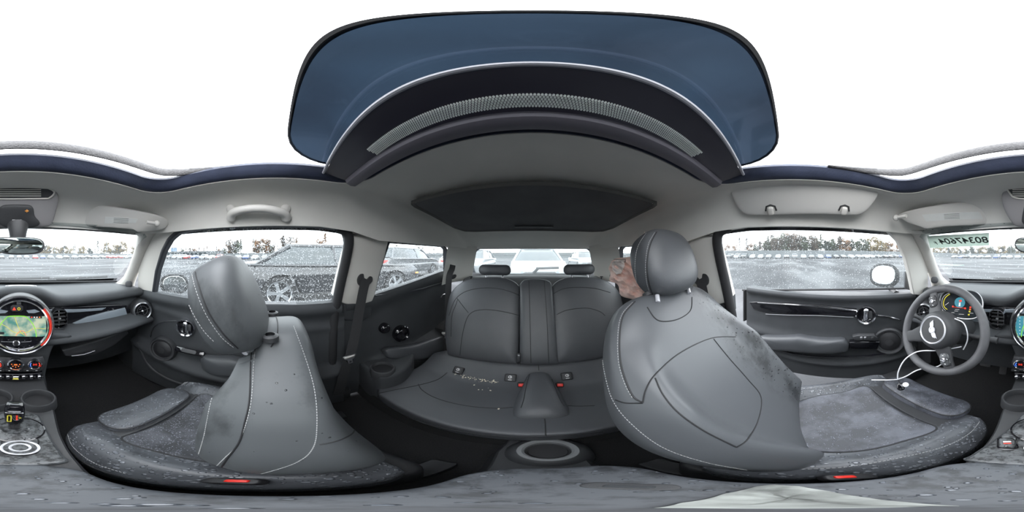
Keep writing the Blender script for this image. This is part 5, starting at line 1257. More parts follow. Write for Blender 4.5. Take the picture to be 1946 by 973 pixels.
# selector
sl2 = thing('gear_selector', 'short black gear selector with a lit yellow bar on its face', 'gear lever', (-0.012, 0.32, 0.552))
c = Vector((-0.010, 0.315, 0.552)); mb = MB(); mb.lathe([(0.056, 0), (0.055, 0.004), (0.048, 0.006), (0.030, 0.016), (0.026, 0.014), (0, 0.013)], c, (0, 0, 1), 44); part('selector_boot', mb, 'console_wet', sl2)
mb = MB(); mb.lathe([(0.057, 0.0), (0.057, 0.005), (0.054, 0.006), (0.053, 0.0)], c, (0, 0, 1), 44); part('boot_ring', mb, 'piano', sl2)
ft = Vector((-0.014, 0.352, 0)); mb = MB(); rg = []
for z, w, d, y in ((0.560, .012, .012, .318), (0.600, .013, .013, .322), (0.612, .0195, .017, .326), (0.645, .0215, .018, .330), (0.680, .0205, .017, .333), (0.690, .017, .013, .334), (0.692, .010, .007, .334)):
    rg.append([Vector((-0.013+w*math.copysign(abs(math.cos(a))**0.6, math.cos(a)), y+d*math.copysign(abs(math.sin(a))**0.6, math.sin(a)), z)) for a in [2*PI*k/24 for k in range(24)]])
mb.loft(rg); kb = part('selector_knob', mb, 'piano', sl2)
fk = frame(Vector((-0.013, 0.3105, 0.645)), (0, -1, 0.1)); mb = MB()
for x, y, w, h in ((-0.0095, 0.010, 0.008, 0.0018), (-0.0095, -0.022, 0.008, 0.0018), (-0.0130, -0.006, 0.0018, 0.032), (-0.0060, -0.006, 0.0018, 0.032)): mb.box((x, y, 0.0006), (w, h, 0.0008), 0, fk)
part('lit_bar', mb, 'glow_yellow', kb, 'glowing yellow bar')
mb = MB()
for y in (0.008, -0.001, -0.010): mb.box((0.005, y, 0.0006), (0.0034, 0.0050, 0.0008), 0, fk)
part('lit_letters', mb, 'glow_red', kb); mb = MB(); mb.box((0.011, -0.001, 0.0006), (0.005, 0.0022, 0.0008), 0, fk); part('lit_mark', mb, 'glow_yellow', kb)
mb = MB(); mb.box((0, 0.024, 0.0), (0.036, 0.003, 0.003), 0.001, fk); mb.box((0, 0.030, -0.002), (0.026, 0.003, 0.003), 0.001, fk); part('knob_trim', mb, 'chrome', kb)
# rotary controller
rk = thing('rotary_controller', 'round chrome-ringed rotary controller on the wet console plate', 'control knob', PX(38, 850, z=0.555))
c = PX(38, 853, z=0.552); mb = MB(); mb.lathe([(0.029, 0), (0.029, 0.010), (0.026, 0.013)], c, (0, 0, 1), 40); part('knob_body', mb, 'plastic', rk)
mb = MB(); mb.lathe([(0.0290, 0.010), (0.029, 0.0135), (0.0265, 0.0145), (0.0245, 0.013)], c, (0, 0, 1), 40); part('outer_ring', mb, 'bright_trim', rk)
mb = MB(); mb.lathe([(0.025, 0.013), (0.016, 0.0125)], c, (0, 0, 1), 40); mb.lathe([(0.012, 0.014), (0, 0.014)], c, (0, 0, 1), 30); part('knob_face', mb, 'console_wet', rk)
mb = MB(); mb.lathe([(0.017, 0.012), (0.0165, 0.0155), (0.0145, 0.0155), (0.012, 0.0135)], c, (0, 0, 1), 40); part('inner_ring', mb, 'bright_trim', rk)
f = (c+Vector((0, 0.030, 0.0)), Vector((1, 0, 0)), Vector((0, 1, 0)), Vector((0, 0, 1)))
mb = MB(); mb.prism(rrect(0.058, 0.040, 0.016), f, 0, 0.004, 0.002); part('menu_buttons', mb, 'console_wet', rk)
mb = MB(); mb.tube([f[0]+f[1]*p.x+f[2]*p.y+Vector((0, 0, 0.003)) for p in rrect(0.060, 0.042, 0.017)], 0.0012, 5, closed=True); part('button_border', mb, 'rubber', rk)
mb = MB(); mb.lathe([(0.009, 0.004), (0.009, 0.006), (0.007, 0.0065), (0.006, 0.0045), (0, 0.005)], f[0]+Vector((0, 0.006, 0)), (0, 0, 1), 24); part('centre_button', mb, 'plastic_dark', rk)
# parking brake switch
pb_ = thing('parking_brake_switch', 'wet parking brake switch with a red lamp beside the controller', 'switch', PX(1914, 842, z=0.552))
c = PX(1914, 842, z=0.552); f = (c, Vector((0.96, 0.28, 0)), Vector((-0.28, 0.96, 0)), Vector((0, 0, 1))); mb = MB(); mb.prism(rrect(0.034, 0.058, 0.014), f, 0, 0.0015, 0.001); part('switch_well', mb, 'piano', pb_)
mb = MB(); mb.pillow(rrect(0.026, 0.044, 0.009), (c+Vector((0, 0, 0.0015)), *f[1:]), 0.008, 0.001, 3.2); sl3_ = part('switch_lever', mb, 'console_wet', pb_)
mb = MB(); mb.box((0, -0.006, 0.0105), (0.012, 0.003, 0.001), 0, f); part('red_lamp', mb, 'glow_red', sl3_); mb = MB(); mb.box((0, 0.001, 0.0105), (0.013, 0.005, 0.001), 0.0004, f); part('brake_symbol', mb, 'print_white', sl3_)
# armrest
ar = thing('armrest_box', 'grey padded centre armrest, wet and mottled, directly between the seats', 'armrest', (-0.02, 0.0, 0.56))
am = MB(); am.pillow(rrect(0.140, 0.292, 0.045, 8), (Vector((-0.020, 0.006, 0.600)), Vector((1, 0, 0)), Vector((0, 1, 0)), Vector((0, 0, 1))), 0.022, 0.038, 4.5, 90); part('armrest_pad', am, 'armrest_wet', ar)
mb = MB(); mb.prism(rrect(0.09, 0.20, 0.03, 6), (Vector((-0.018, 0.0, 0)), Vector((1, 0, 0)), Vector((0, 1, 0)), Vector((0, 0, 1))), 0.40, 0.57, 0.01); part('armrest_post', mb, 'plastic_dark', ar)
h = am.tree().ray_cast(CAMP, dirv(1195, 925)); c = h[0]; f = (c+Vector((0, 0, 0)), Vector((0.7, 0.7, 0)), Vector((-0.7, 0.7, 0)), Vector((0, 0, 1)))
mb = MB(); mb.pillow(rrect(0.020, 0.050, 0.009), f, 0.0015, 0.003, 4); lt_ = part('release_recess', mb, 'plastic', ar); mb = MB(); mb.pillow(rrect(0.009, 0.026, 0.003), (f[0]+Vector((0, 0, 0.0015)), *f[1:]), 0.0012, 0.001, 4); part('release_button', mb, 'dash', lt_)
# scrap of white paper on the armrest
pp_ = MB(); pix = [(1250, 965), (1300, 955), (1380, 937), (1440, 922), (1470, 918), (1520, 922), (1570, 931), (1640, 944), (1720, 954), (1840, 962), (1940, 966), (2200, 969.5), (2600, 970), (3000, 969)]
P3 = [PX(u, v, z=0.6255) for u, v in pix[:10]]+[Vector((-0.012, 0.014, 0.6255)), Vector((-0.010, -0.008, 0.6255))]
P3 = [Vector((p.x*0.95, p.y, p.z+0.0015+0.002*math.sin(60*p.x))) for p in P3]; rs_ = resample(P3, 60); c = sum(rs_, Vector())/60
rows = [[c+(p-c)*k+Vector((0, 0, 0.0008*math.sin(k*17+i*0.6))) for i, p in enumerate(rs_)] for k in (0.01, .3, .6, .85, 1)]
rows += [[p-Vector((0, 0, 0.0006)) for p in r] for r in rows[::-1]]
pp_.grid(rows, False, True); solo('paper_scrap', pp_, 'torn_paper', 'crumpled scrap of white paper on the driver side of the armrest', 'paper')
# front buckles
for k, (x, y, z, n_) in enumerate(((-0.118, 0.045, 0.535, 'red and black belt buckle between armrest and driver seat'), (0.108, 0.03, 0.53, 'red and black belt buckle between armrest and passenger seat'))):
    bt = thing('belt_buckle', n_, 'seat belt buckle', (x, y, z), 'front belt buckles'); f = frame(Vector((x, y, z)), (0, 0.5, 0.85)); mb = MB(); mb.pillow(rrect(0.022, 0.050, 0.008), f, 0.008, 0.012, 4); part('buckle_body', mb, 'plastic_dark', bt)
    mb = MB(); mb.pillow(rrect(0.010, 0.020, 0.003), (f[0]+f[2]*0.008+f[3]*0.007, *f[1:]), 0.004, 0.001, 4); part('release_button', mb, 'red_plastic', bt)
    mb = MB(); mb.tube([Vector((x, y, z)), Vector((x*1.0, y-0.04, z-0.20))], 0.008, 8); part('buckle_stalk', mb, 'plastic_dark', bt)

# ================================================================== FLOOR AND FRONT WALL
mb = MB(); rows = []
for (y, z) in ((1.18, .62), (1.12, .45), (1.0, .30), (0.9, .255), (0.4, .25), (-0.37, .25), (-0.38, .34), (-0.95, .36), (-1.0, .55), (-1.30, .60), (-1.62, .60)): rows.append([Vector((x, y, z)) for x in [-0.73+1.46*i/20 for i in range(21)]])
mb.grid(rows); fl = struct('floor', mb, 'carpet'); fl['label'] = 'black cabin carpet'
mb = MB(); rows = []
for (y, z) in ((1.18, .62), (1.2, .80), (1.14, .93), (1.12, .915)): rows.append([Vector((x, y, z)) for x in [-0.73+1.46*i/10 for i in range(11)]])
mb.grid(rows); struct('wall_front', mb, 'plastic_dark')
# pedals
pdl = thing('pedals', 'brake and accelerator pedals in the dark driver footwell', 'pedals', (-0.33, 0.95, 0.30))
for x, w, h in ((-0.34, 0.07, 0.055), (-0.23, 0.045, 0.13)):
    f = frame(Vector((x, 0.90, 0.38)), (0, -0.8, 0.5)); mb = MB(); mb.prism(rrect(w, h, 0.01), f, -0.01, 0.01, 0.003); mb.tube([f[0]-f[3]*0.01, f[0]+Vector((0, 0.12, 0.2))], 0.01, 8); part('pedal', mb, 'rubber', pdl)
# rear: hatch with window, shelf
rw = sroot('window_4', (0, -1.5, 0.95), 'rear window of the hatch')
def rwp(x, z): return Vector((x, -1.50-0.06*(1-(x/0.6)**2)+0.22*(z-0.95), z))
ro = [(-0.50, .93), (-0.56, .97), (-0.575, 1.03), (-0.56, 1.12), (-0.52, 1.18), (-0.40, 1.212), (0, 1.225), (0.40, 1.212), (0.52, 1.18), (0.56, 1.12), (0.575, 1.03), (0.56, .97), (0.50, .93), (0, .92)]
ro3 = [rwp(x, z) for x, z in ro]; rs2 = resample(spline(ro3, 5, True), 90); c = sum(rs2, Vector())/90
mb = MB(); rows = [[c+(p-c)*k for p in rs2] for k in (0.002, .3, .6, 1)]; rows += [[p-Vector((0, 0.004, 0)) for p in r] for r in rows[::-1]]
mb.grid(rows, False, True); part('window_pane', mb, 'glass_rear', rw)
mb = MB(); O = [c+(p-c)*1.10+Vector((0, 0.02, 0)) for p in rs2]; I = [c+(p-c)*0.985+Vector((0, 0.012, 0)) for p in rs2]; O2 = [c+(p-c)*1.30+Vector((0, 0.10, 0)) for p in rs2]; Ob = [c+(p-c)*1.10+Vector((0, -0.03, 0)) for p in rs2]
mb.grid([[p-Vector((0, 0.02, 0)) for p in I], I, O, Ob], False, True); part('window_frame', mb, mat('hatch_frame', (0.10, 0.11, 0.12), 0.5), rw)
mb = MB(); mb.box((0, -1.46, 0.78), (1.25, 0.10, 0.36), 0.03); part('hatch_trim', mb, 'dash', rw)
wpb = MB(); wpb.tube([rwp(-0.03, 1.00)+Vector((0, -0.03, 0)), rwp(-0.25, 1.005)+Vector((0, -0.03, 0))], 0.012, 8); wpb.tube([rwp(0.0, 0.95)+Vector((0, -0.03, 0)), rwp(-0.05, 1.0)+Vector((0, -0.03, 0))], 0.014, 8); part('wiper', wpb, 'rubber', rw)
mb = MB(); rows = []
for y, z in ((-1.14, 0.90), (-1.22, 0.955), (-1.34, 0.965), (-1.44, 0.955)): rows.append([Vector((x, y, z-0.02*(x/0.5)**2)) for x in [-0.55+1.1*i/20 for i in range(21)]])
rows += [[p-Vector((0, 0, 0.015)) for p in r] for r in rows[::-1]]
mb.grid(rows, True, False); solo('parcel_shelf', mb, mat('shelf_grey', (0.12, 0.125, 0.13), 0.7), 'grey cloth parcel shelf behind the rear backrests', 'shelf')
for s in (1, -1):
    kn_ = PX(895 if s > 0 else 1143, 527, y=-1.06); mb = MB(); mb.lathe([(0.004, -0.03), (0.004, 0), (0.011, 0.002), (0.011, 0.007), (0, 0.009)], kn_, (0, 0, 1), 16)
    part('release_knob', mb, 'rubber', rs)
# ================================================================== THINGS ON THE ROOF LINING
ctree = None
dgm = ceiling.data; ctree = BVHTree.FromPolygons([ceiling.matrix_basis @ v.co for v in dgm.vertices], [tuple(p.vertices) for p in dgm.polygons])
def on_ceiling(u, v):
    h = ctree.ray_cast(CAMP, dirv(u, v)); return (h[0], h[1] if h[1].dot(dirv(u, v)) < 0 else -h[1]) if h[0] else (PX(u, v, r=0.6), -dirv(u, v))
def visor(pix, cpt, n, label, bul=0.010, pad=0.03):
    t = thing('sun_visor', label, 'sun visor', cpt); n = Vector(n).normalized(); f, q = poly_on(pixcurve(pix, 3), cpt, n); mb = MB(); mb.pillow(q, f, bul, bul, 5, 80); part('visor_body', mb, 'plastic_grey', t); return t, f, q
# side visor over the driver's window
cp_, cn_ = on_ceiling(1530, 378); nv = (cn_*0.5+(CAMP-cp_).normalized()*0.5).normalized(); cpt = cp_+nv*0.025
v1, f, q = visor([(1389, 366), (1392, 354), (1405, 346), (1450, 341), (1520, 339), (1590, 342), (1645, 351), (1664, 360), (1667, 370), (1655, 390), (1640, 404), (1620, 408), (1560, 406), (1480, 407), (1430, 408), (1410, 402), (1398, 386)], cpt, nv, "pale sun visor folded flat above the driver's side window")
for u in (1465, 1604):
    p = PL(u, 401, cpt+nv*0.012, nv); f_ = frame(p, nv); mb = MB(); mb.pillow(rrect(0.020, 0.030, 0.007), f_, 0.008, 0.006, 3.5); part('visor_clip', mb, 'pillar', v1)
    mb = MB(); mb.tube([p+f_[1]*0.018+f_[2]*0.0-nv*0.002, p+f_[1]*0.014+f_[2]*0.016-nv*0.002, p+f_[2]*0.021-nv*0.002, p-f_[1]*0.014+f_[2]*0.016-nv*0.002, p-f_[1]*0.018-nv*0.002], 0.003, 6); part('clip_recess', mb, 'seam', v1)
# front visors
for s, pix, lab in ((1, [(118, 428), (130, 410), (142, 394), (160, 386), (200, 390), (260, 400), (305, 410), (319, 420), (316, 430), (300, 437), (262, 440), (262, 436), (200, 431)], 'pale passenger sun visor folded up above the windshield'),
                    (-1, [(1706, 410), (1720, 402), (1790, 388), (1850, 382), (1875, 385), (1893, 400), (1912, 424), (1860, 427), (1800, 429), (1762, 434), (1755, 432), (1725, 422)], 'pale driver sun visor folded up above the windshield')):
    u0 = 225 if s > 0 else 1810; cp_, cn_ = on_ceiling(u0, 405); nv = (cn_*0.4+(CAMP-cp_).normalized()*0.6).normalized(); cpt = cp_+nv*0.03
    vv, f, q = visor(pix, cpt, nv, lab, 0.012)
    pl_ = [(200, 412), (262, 416), (258, 424), (198, 425)] if s > 0 else [(1752, 408), (1862, 403), (1868, 416), (1760, 421)]
    f2, q2 = poly_on(pl_, cpt, nv, 0.0125); mb = MB(); mb.prism(q2, f2, -0.001, 0.0008); lb = part('warning_label', mb, 'white_paper', vv, 'white printed label')
    mb = MB()
    for k in range(4): mb.box((0, -0.009+0.006*k, 0.0012), (0.06, 0.0012, 0.0004), 0, f2)
    part('label_print', mb, 'print_dark', lb)
    pv = PX(298 if s > 0 else 1703, 425 if s > 0 else 414, r=(cpt-CAMP).length*1.02); mb = MB(); mb.tube([pv, pv+Vector((-s*0.05, 0.01, 0.0))], 0.007, 10); mb.ball(pv, 0.013, 12, 8); part('visor_pivot', mb, 'plastic_grey', vv)
# grab handle above the passenger window
gh = thing('grab_handle', 'pale curved grab handle above the passenger window', 'grab handle', on_ceiling(491, 400)[0])
def onc(u, v, l): p, n = on_ceiling(u, v); return p+n*l
path = [onc(440, 415, 0.004), onc(443, 405, 0.014), onc(455, 397, 0.026), onc(472, 393, 0.032), onc(491, 391.5, 0.034), onc(510, 393, 0.032), onc(528, 398, 0.026), onc(541, 406, 0.014), onc(544, 415, 0.004)]
mb = MB(); sp2 = spline(path, 6); mb.tube(sp2, [0.0135+0.004*abs(i/(len(sp2)-1)*2-1)**2 for i in range(len(sp2))], 14); part('handle_grip', mb, 'plastic_grey', gh)
for u in (439, 543):
    p, n = on_ceiling(u, 397); mb = MB(); mb.pillow(circ(0.017, 20), frame(p, n), 0.010, 0.004, 2.5); part('handle_mount', mb, 'plastic_grey', gh)
# overhead console
oh = thing('overhead_console', 'grey overhead console with slotted grille and dark control pod', 'overhead console', on_ceiling(38, 380)[0])
po, pn = on_ceiling(38, 385); pn = (pn*0.35+(CAMP-po).normalized()*0.65).normalized(); po = po+pn*0.02
f, q = poly_on(pixcurve([(-36, 354), (0, 351), (50, 350.5), (90, 355), (107, 365), (111, 378), (106, 400), (100, 420), (88, 430), (40, 434), (-10, 430), (-24, 420), (-38, 395), (-42, 372)], 4), po, pn); mb = MB(); mb.pillow(q, f, 0.016, 0.03, 4, 90); part('console_shell', mb, mat('console_shell', (0.27, 0.26, 0.265), 0.55), oh)
f, q = poly_on(pixcurve([(-32, 360), (0, 353), (60, 353), (92, 358), (103, 366), (94, 376), (80, 377.5), (0, 378), (-22, 374)], 4), po, pn, 0.016); mb = MB()
mb.tube([f[0]+f[1]*a+f[2]*b for a, b in q], 0.0030, 8, closed=True); part('grille_rim', mb, 'pillar', oh)
mb = MB(); mb.prism([(a*0.97, b*0.95) for a, b in q], f, -0.008, 0.0005); gr_ = part('grille_well', mb, 'plastic', oh)
for k in range(4):
    v = 360.5+4*k; mb = MB(); mb.tube([PL(u, v, po+pn*0.0185, pn) for u in range(-22+0, 88, 10)], 0.0016, 6); part('grille_slat', mb, 'pillar', gr_)
f, q = poly_on(pixcurve([(0, 393), (8, 389), (30, 388), (55, 389), (63, 395), (66, 410), (76, 424), (60, 432), (20, 433), (4, 428), (-4, 420), (-2, 404)], 4), po, pn, 0.012); mb = MB(); mb.pillow(q, f, 0.014, 0.01, 4, 60); cp2 = part('control_pod', mb, 'plastic', oh)
mb = MB(); p = PL(51, 401, po+pn*0.028, pn); mb.box((0, 0, 0), (0.012, 0.004, 0.001), 0.0004, frame(p, pn)); mb.box((0, 0, 0), (0.004, 0.009, 0.001), 0.0004, frame(p, pn)); part('amber_mark', mb, 'print_amber', cp2)
for u, v, w in ((32, 418, 0.03), (32, 425, 0.010)):
    mb = MB(); mb.box((0, 0, 0), (w, 0.0025, 0.001), 0.0004, frame(PL(u, v, po+pn*0.028, pn), pn)); part('pod_mark', mb, 'print_white', cp2)
# mirror
rm = thing('rear_view_mirror', 'rounded rear view mirror on a thick stalk below the overhead console', 'mirror', PX(32, 467, y=0.47))
mo = PX(33, 466, y=0.50); mn = (CAMP+Vector((-0.25, -0.4, 0.02))-mo).normalized()
pxm = [(-18, 466), (-15, 456), (-4, 451.5), (30, 450), (62, 451.5), (78, 455), (85, 464), (81, 476), (68, 482.5), (30, 484), (0, 480.5), (-14, 474)]
f, q = poly_on(pixcurve(pxm, 4), mo, mn); mb = MB(); mb.pillow(q, f, 0.004, 0.028, 5, 70, pb=2.5); part('mirror_housing', mb, 'plastic', rm)
mb = MB(); mb.prism([(a*0.93, b*0.86) for a, b in q], f, 0.0, 0.0050, 0.0008); part('mirror_glass', mb, 'mirror_dim', rm)
a = PX(34, 428, y=0.53); b_ = PX(34, 460, y=0.53); mb = MB(); mb.tube([a+Vector((0, 0.01, 0.0)), a.lerp(b_, 0.4), b_], [0.036, 0.030, 0.024], 16, flat=1.0); part('mirror_stalk', mb, 'plastic', rm)
# windshield sticker with reversed number
wt = MB(); 
trw = BVHTree.FromPolygons([w1.matrix_basis @ v.co for v in w1.data.vertices], [tuple(p.vertices) for p in w1.data.polygons])
def wsh(u, v): return trw.ray_cast(CAMP, dirv(u, v))[0]
k4 = [wsh(1762, 448), wsh(1880, 442), wsh(1880, 466), wsh(1768, 471)]
sn_ = (k4[1]-k4[0]).cross(k4[3]-k4[0]).normalized()
if sn_.dot(CAMP-k4[0]) < 0: sn_ = -sn_
mb = MB(); rows = []
for j in range(7):
    rows.append([wsh(1762+(1880-1762)*i/20+6*j/6*(1-i/20), 448+(23*j/6)+(-6*i/20+(1*j/6)*i/20))+sn_*0.001 for i in range(21)])
mb.grid(rows); mb.grid([[p+sn_*0.0008 for p in r] for r in rows])
stk = tag(make('number_sticker', mb, mat('sticker', (0.6, 0.66, 0.62), 0.7)), 'pale paper sticker with the reversed number 80347604F on the windshield', 'sticker')
stm = M['sticker']; sb_ = stm.node_tree.nodes['Principled BSDF']; tl = stm.node_tree.nodes.new('ShaderNodeBsdfTranslucent'); tl.inputs['Color'].default_value = (0.62, 0.68, 0.63, 1); mxs = stm.node_tree.nodes.new('ShaderNodeMixShader'); mxs.inputs[0].default_value = 0.55
stm.node_tree.links.new(sb_.outputs[0], mxs.inputs[1]); stm.node_tree.links.new(tl.outputs[0], mxs.inputs[2]); stm.node_tree.links.new(mxs.outputs[0], stm.node_tree.nodes['Material Output'].inputs['Surface'])
def text_mesh(name, body, size, origin, X, Y, m, parent, extr=0.0003, label=None):
    cu = bpy.data.curves.new(name, 'FONT'); cu.body = body; cu.size = size; cu.extrude = extr; cu.align_x = 'CENTER'; cu.align_y = 'CENTER'; cu.offset = size*0.012
    tmp = bpy.data.objects.new(name+'_tmp', cu); COL.objects.link(tmp); bpy.context.view_layer.update()
    me = bpy.data.meshes.new_from_object(tmp.evaluated_get(bpy.context.evaluated_depsgraph_get())); bpy.data.objects.remove(tmp)
    N_ = X.cross(Y); base = world_loc(parent)
    for vtx in me.vertices: vtx.co = Vector(origin)+X*vtx.co.x+Y*vtx.co.y+N_*vtx.co.z-base
    me.materials.clear(); me.materials.append(M[m]); o = bpy.data.objects.new(name, me); COL.objects.link(o); o.parent = parent
    return tag(o, label)
cm = wsh(1829, 456.5); Xr = (wsh(1870, 455)-wsh(1775, 459)).normalized(); Yr = (wsh(1822, 449)-wsh(1822, 466)); Yr = (Yr-Xr*Yr.dot(Xr)).normalized()
text_mesh('number_print', '80347604', 0.062, cm+sn_*0.004, -Xr, Yr, 'print_dark', stk, 0.0006)
cf = wsh(1779, 461); text_mesh('letter_print', 'F', 0.034, cf+sn_*0.004, -Xr, Yr, 'print_dark', stk, 0.0006)
# ------------------------------------------------------------------ seat belts
def belt(pts, side, w, label, slot=None, tongue=None, group='seat belts', mk=None):
    t = thing('seat_belt', label, 'seat belt', pts[-1], group); mb = MB(); mb.ribbon(spline(pts, 6), side, w, 0.0016); part('webbing', mb, 'belt', t)
    if tongue:
        c, n, up = tongue; f = frame(c, n, up); mb = MB(); mb.prism([(-0.028, 0.012), (0.028, 0.012), (0.030, 0.004), (0.018, -0.012), (0.011, -0.014), (0.010, -0.036), (-0.010, -0.036), (-0.011, -0.014), (-0.018, -0.012), (-0.030, 0.004)], f, -0.003, 0.003, 0.001); tn = part('belt_tongue', mb, 'satin', t, 'metal belt tongue')
        mb = MB(); mb.box((0, 0.004, 0.002), (0.048, 0.010, 0.006), 0.002, f); part('tongue_bar', mb, 'plastic_grey', tn)
        mb = MB(); mb.box((0, -0.025, 0.0), (0.009, 0.012, 0.0068), 0.0, f); part('tongue_slot', mb, 'plastic_dark', tn)
    return t
q1 = [SP(697, 531, 1, 0.645), SP(692, 545, 1, 0.635), PX(685, 580, x=0.615), PX(676, 630, x=0.61), PX(667, 670, x=0.60), PX(655, 705, x=0.605), PX(643, 750, x=0.61)]
belt(q1, Vector((0, 1, 0)), 0.047, 'black belt hanging from the passenger side door pillar', tongue=(PX(664, 679, x=0.596), Vector((-1, 0, 0.1)), (0, 0.1, 1)))
q2 = [Vector((-p.x, p.y, p.z)) for p in q1]
belt(q2, Vector((0, 1, 0)), 0.047, 'black belt hanging from the driver side door pillar behind the seat')
q3 = [Vector((0.598, -1.115, 1.05)), Vector((0.592, -1.09, 1.02)), Vector((0.585, -1.03, 0.95)), PX(851, 600, x=0.555), PX(848, 632, x=0.55), PX(848, 668, x=0.545), PX(843, 690, x=0.56)]
belt(q3, Vector((0.75, 0.66, 0)), 0.044, 'black rear belt beside the outer backrest on the passenger side', tongue=(PX(848, 634, x=0.53), Vector((-0.6, 0.8, 0.1)), (0, 0, 1)))
# ------------------------------------------------------------------ pink bag behind the driver's headrest
bgc = PX(1205, 528, r=0.86); f = frame(bgc, (CAMP-bgc)); out = [PL(u, v, bgc, f[3]) for u, v in pixcurve([(1162, 497), (1170, 491), (1190, 489), (1230, 484), (1262, 492), (1275, 530), (1268, 566), (1240, 573), (1205, 569), (1180, 562), (1176, 545), (1170, 538), (1158, 534), (1160, 520), (1156, 510)], 3)]
pts2 = [((p-bgc).dot(f[1]), (p-bgc).dot(f[2])) for p in out]
def crum(a, b, k): return 0.018*math.sin(a*70+b*30)*math.cos(b*80-a*20)+0.010*math.sin(a*160+2*b*90)+0.006*math.sin(b*260+a*90)
bgm = MB(); bgm.pillow(pts2, f, 0.045, 0.035, 2.2, 110, crum, [1, .97, .93, .89, .85, .8, .75, .7, .65, .6, .55, .5, .45, .4, .35, .3, .25, .2, .15, .1, .05, .01])
bgt = thing('plastic_bag', "crumpled pink bag hanging behind the driver's headrest", 'bag', bgc); part('bag_body', bgm, 'pink', bgt)
tp = MB(); tb_ = bgm.tree()
o2 = [PL(u, v, bgc+f[3]*0.052, f[3]) for u, v in ((1162, 500), (1172, 493), (1186, 492), (1187, 505), (1180, 520), (1172, 522), (1164, 514))]
fo_ = frame(sum(o2, Vector())/7, f[3]); tp.pillow([((p-fo_[0]).dot(fo_[1]), (p-fo_[0]).dot(fo_[2])) for p in o2], fo_, 0.006, 0.03, 2.5, 40, crum); part('bag_fold', tp, 'pale_cloth', bgt, 'pale folded mouth of the bag')
tp = MB(); 
for v in (493, 498): tp.tube([PL(u, v, bgc+f[3]*0.062, f[3]) for u in (1166, 1174, 1182, 1189)], 0.0014, 5)
tp.tube([PL(1189, 493, bgc+f[3]*0.062, f[3]), PL(1188, 498, bgc+f[3]*0.062, f[3])], 0.0014, 5); part('bag_print', tp, 'print_dark', bgt)
tp = MB(); tp.tube([bgc+Vector((0, 0, 0.05)), PX(1225, 440, r=0.86)], 0.003, 6); part('bag_string', tp, 'pale_cloth', bgt)
# ================================================================== OUTSIDE
def gz(x, y):
    return 0.0045*max(0, -x-8)
asp = mat('asphalt', (0.05, 0.052, 0.056), 0.5, spec=0.05); nt = asp.node_tree; N = nt.nodes; L = nt.links; b = N['Principled BSDF']
t = N.new('ShaderNodeTexCoord'); mp = N.new('ShaderNodeMapping'); mp.inputs['Scale'].default_value = (0.10, 0.32, 1); L.new(t.outputs['Object'], mp.inputs['Vector'])
n1 = N.new('ShaderNodeTexNoise'); n1.inputs['Scale'].default_value = 1.0; n1.inputs['Detail'].default_value = 8; n1.inputs['Roughness'].default_value = 0.6; L.new(mp.outputs['Vector'], n1.inputs['Vector'])
r1 = N.new('ShaderNodeValToRGB'); r1.color_ramp.elements[0].position = 0.42; r1.color_ramp.elements[0].color = (0.030, 0.031, 0.034, 1); r1.color_ramp.elements[1].position = 0.6; r1.color_ramp.elements[1].color = (0.07, 0.073, 0.077, 1)
L.new(n1.outputs['Fac'], r1.inputs['Fac']); L.new(r1.outputs['Color'], b.inputs['Base Color'])
r2 = N.new('ShaderNodeMapRange'); r2.inputs['From Min'].default_value = 0.50; r2.inputs['From Max'].default_value = 0.60; r2.inputs['To Min'].default_value = 0.7; r2.inputs['To Max'].default_value = 0.5; L.new(n1.outputs['Fac'], r2.inputs['Value']); L.new(r2.outputs['Result'], b.inputs['Roughness'])
n2 = N.new('ShaderNodeTexNoise'); n2.inputs['Scale'].default_value = 40; n2.inputs['Detail'].default_value = 4; L.new(t.outputs['Object'], n2.inputs['Vector']); bp = N.new('ShaderNodeBump'); bp.inputs['Strength'].default_value = 0.25; bp.inputs['Distance'].default_value = 0.02; L.new(n2.outputs['Fac'], bp.inputs['Height']); L.new(bp.outputs['Normal'], b.inputs['Normal'])
mb = MB(); xs = [-260, -180, -120, -90, -70, -50, -30, -20, -12, -8, -4, 0, 5, 20, 60, 120, 260]; ys = [-260, -100, -40, -10, 0, 10, 40, 100, 260]
mb.grid([[Vector((x, y, gz(x, y))) for y in ys] for x in xs]); o = struct('ground', mb, 'asphalt'); o['label'] = 'wet grey asphalt of the car park'
# perimeter fence
mat('fence', (0.13, 0.14, 0.145), 0.8, mottled=0.06, mscale=0.4)
def fence(x0, y0, x1, y1, h, label, zb=0.0, seg=14):
    t = thing('perimeter_fence', label, 'fence', ((x0+x1)/2, (y0+y1)/2, zb)); mb = MB(); d = Vector((x1-x0, y1-y0, 0)); n = d.normalized().cross(Vector((0, 0, 1)))
    c0 = Vector((x0, y0, zb)); K = int(d.length/4)
    rows = []
    for z in (0, h): rows.append([c0+d*(i/K)+Vector((0, 0, z))+n*(0.06 if i % 2 else -0.06) for i in range(K+1)])
    mb.grid(rows+[[p+n*0.15 for p in r] for r in rows[::-1]], True); part('fence_panels', mb, 'fence', t)
    mb = MB()
    for z in (h*0.5, h): mb.tube([c0+Vector((0, 0, z))-n*0.12, c0+d+Vector((0, 0, z))-n*0.12], 0.10, 6)
    part('fence_rail', mb, mat('fence_rail', (0.09, 0.10, 0.10), 0.8) if 'fence_rail' not in M else M['fence_rail'], t)
fence(-72, -95, -72, 118, 3.2, 'long pale fence behind the cars beyond the driver window', 0.29)
fence(-72, 118, 130, 118, 2.9, 'long pale fence across the far end of the lot ahead')
fence(110, -95, 110, 118, 3.0, 'distant pale fence beyond the dark coupe')
fence(-72, -95, 110, -95, 3.0, 'pale fence far behind the car')
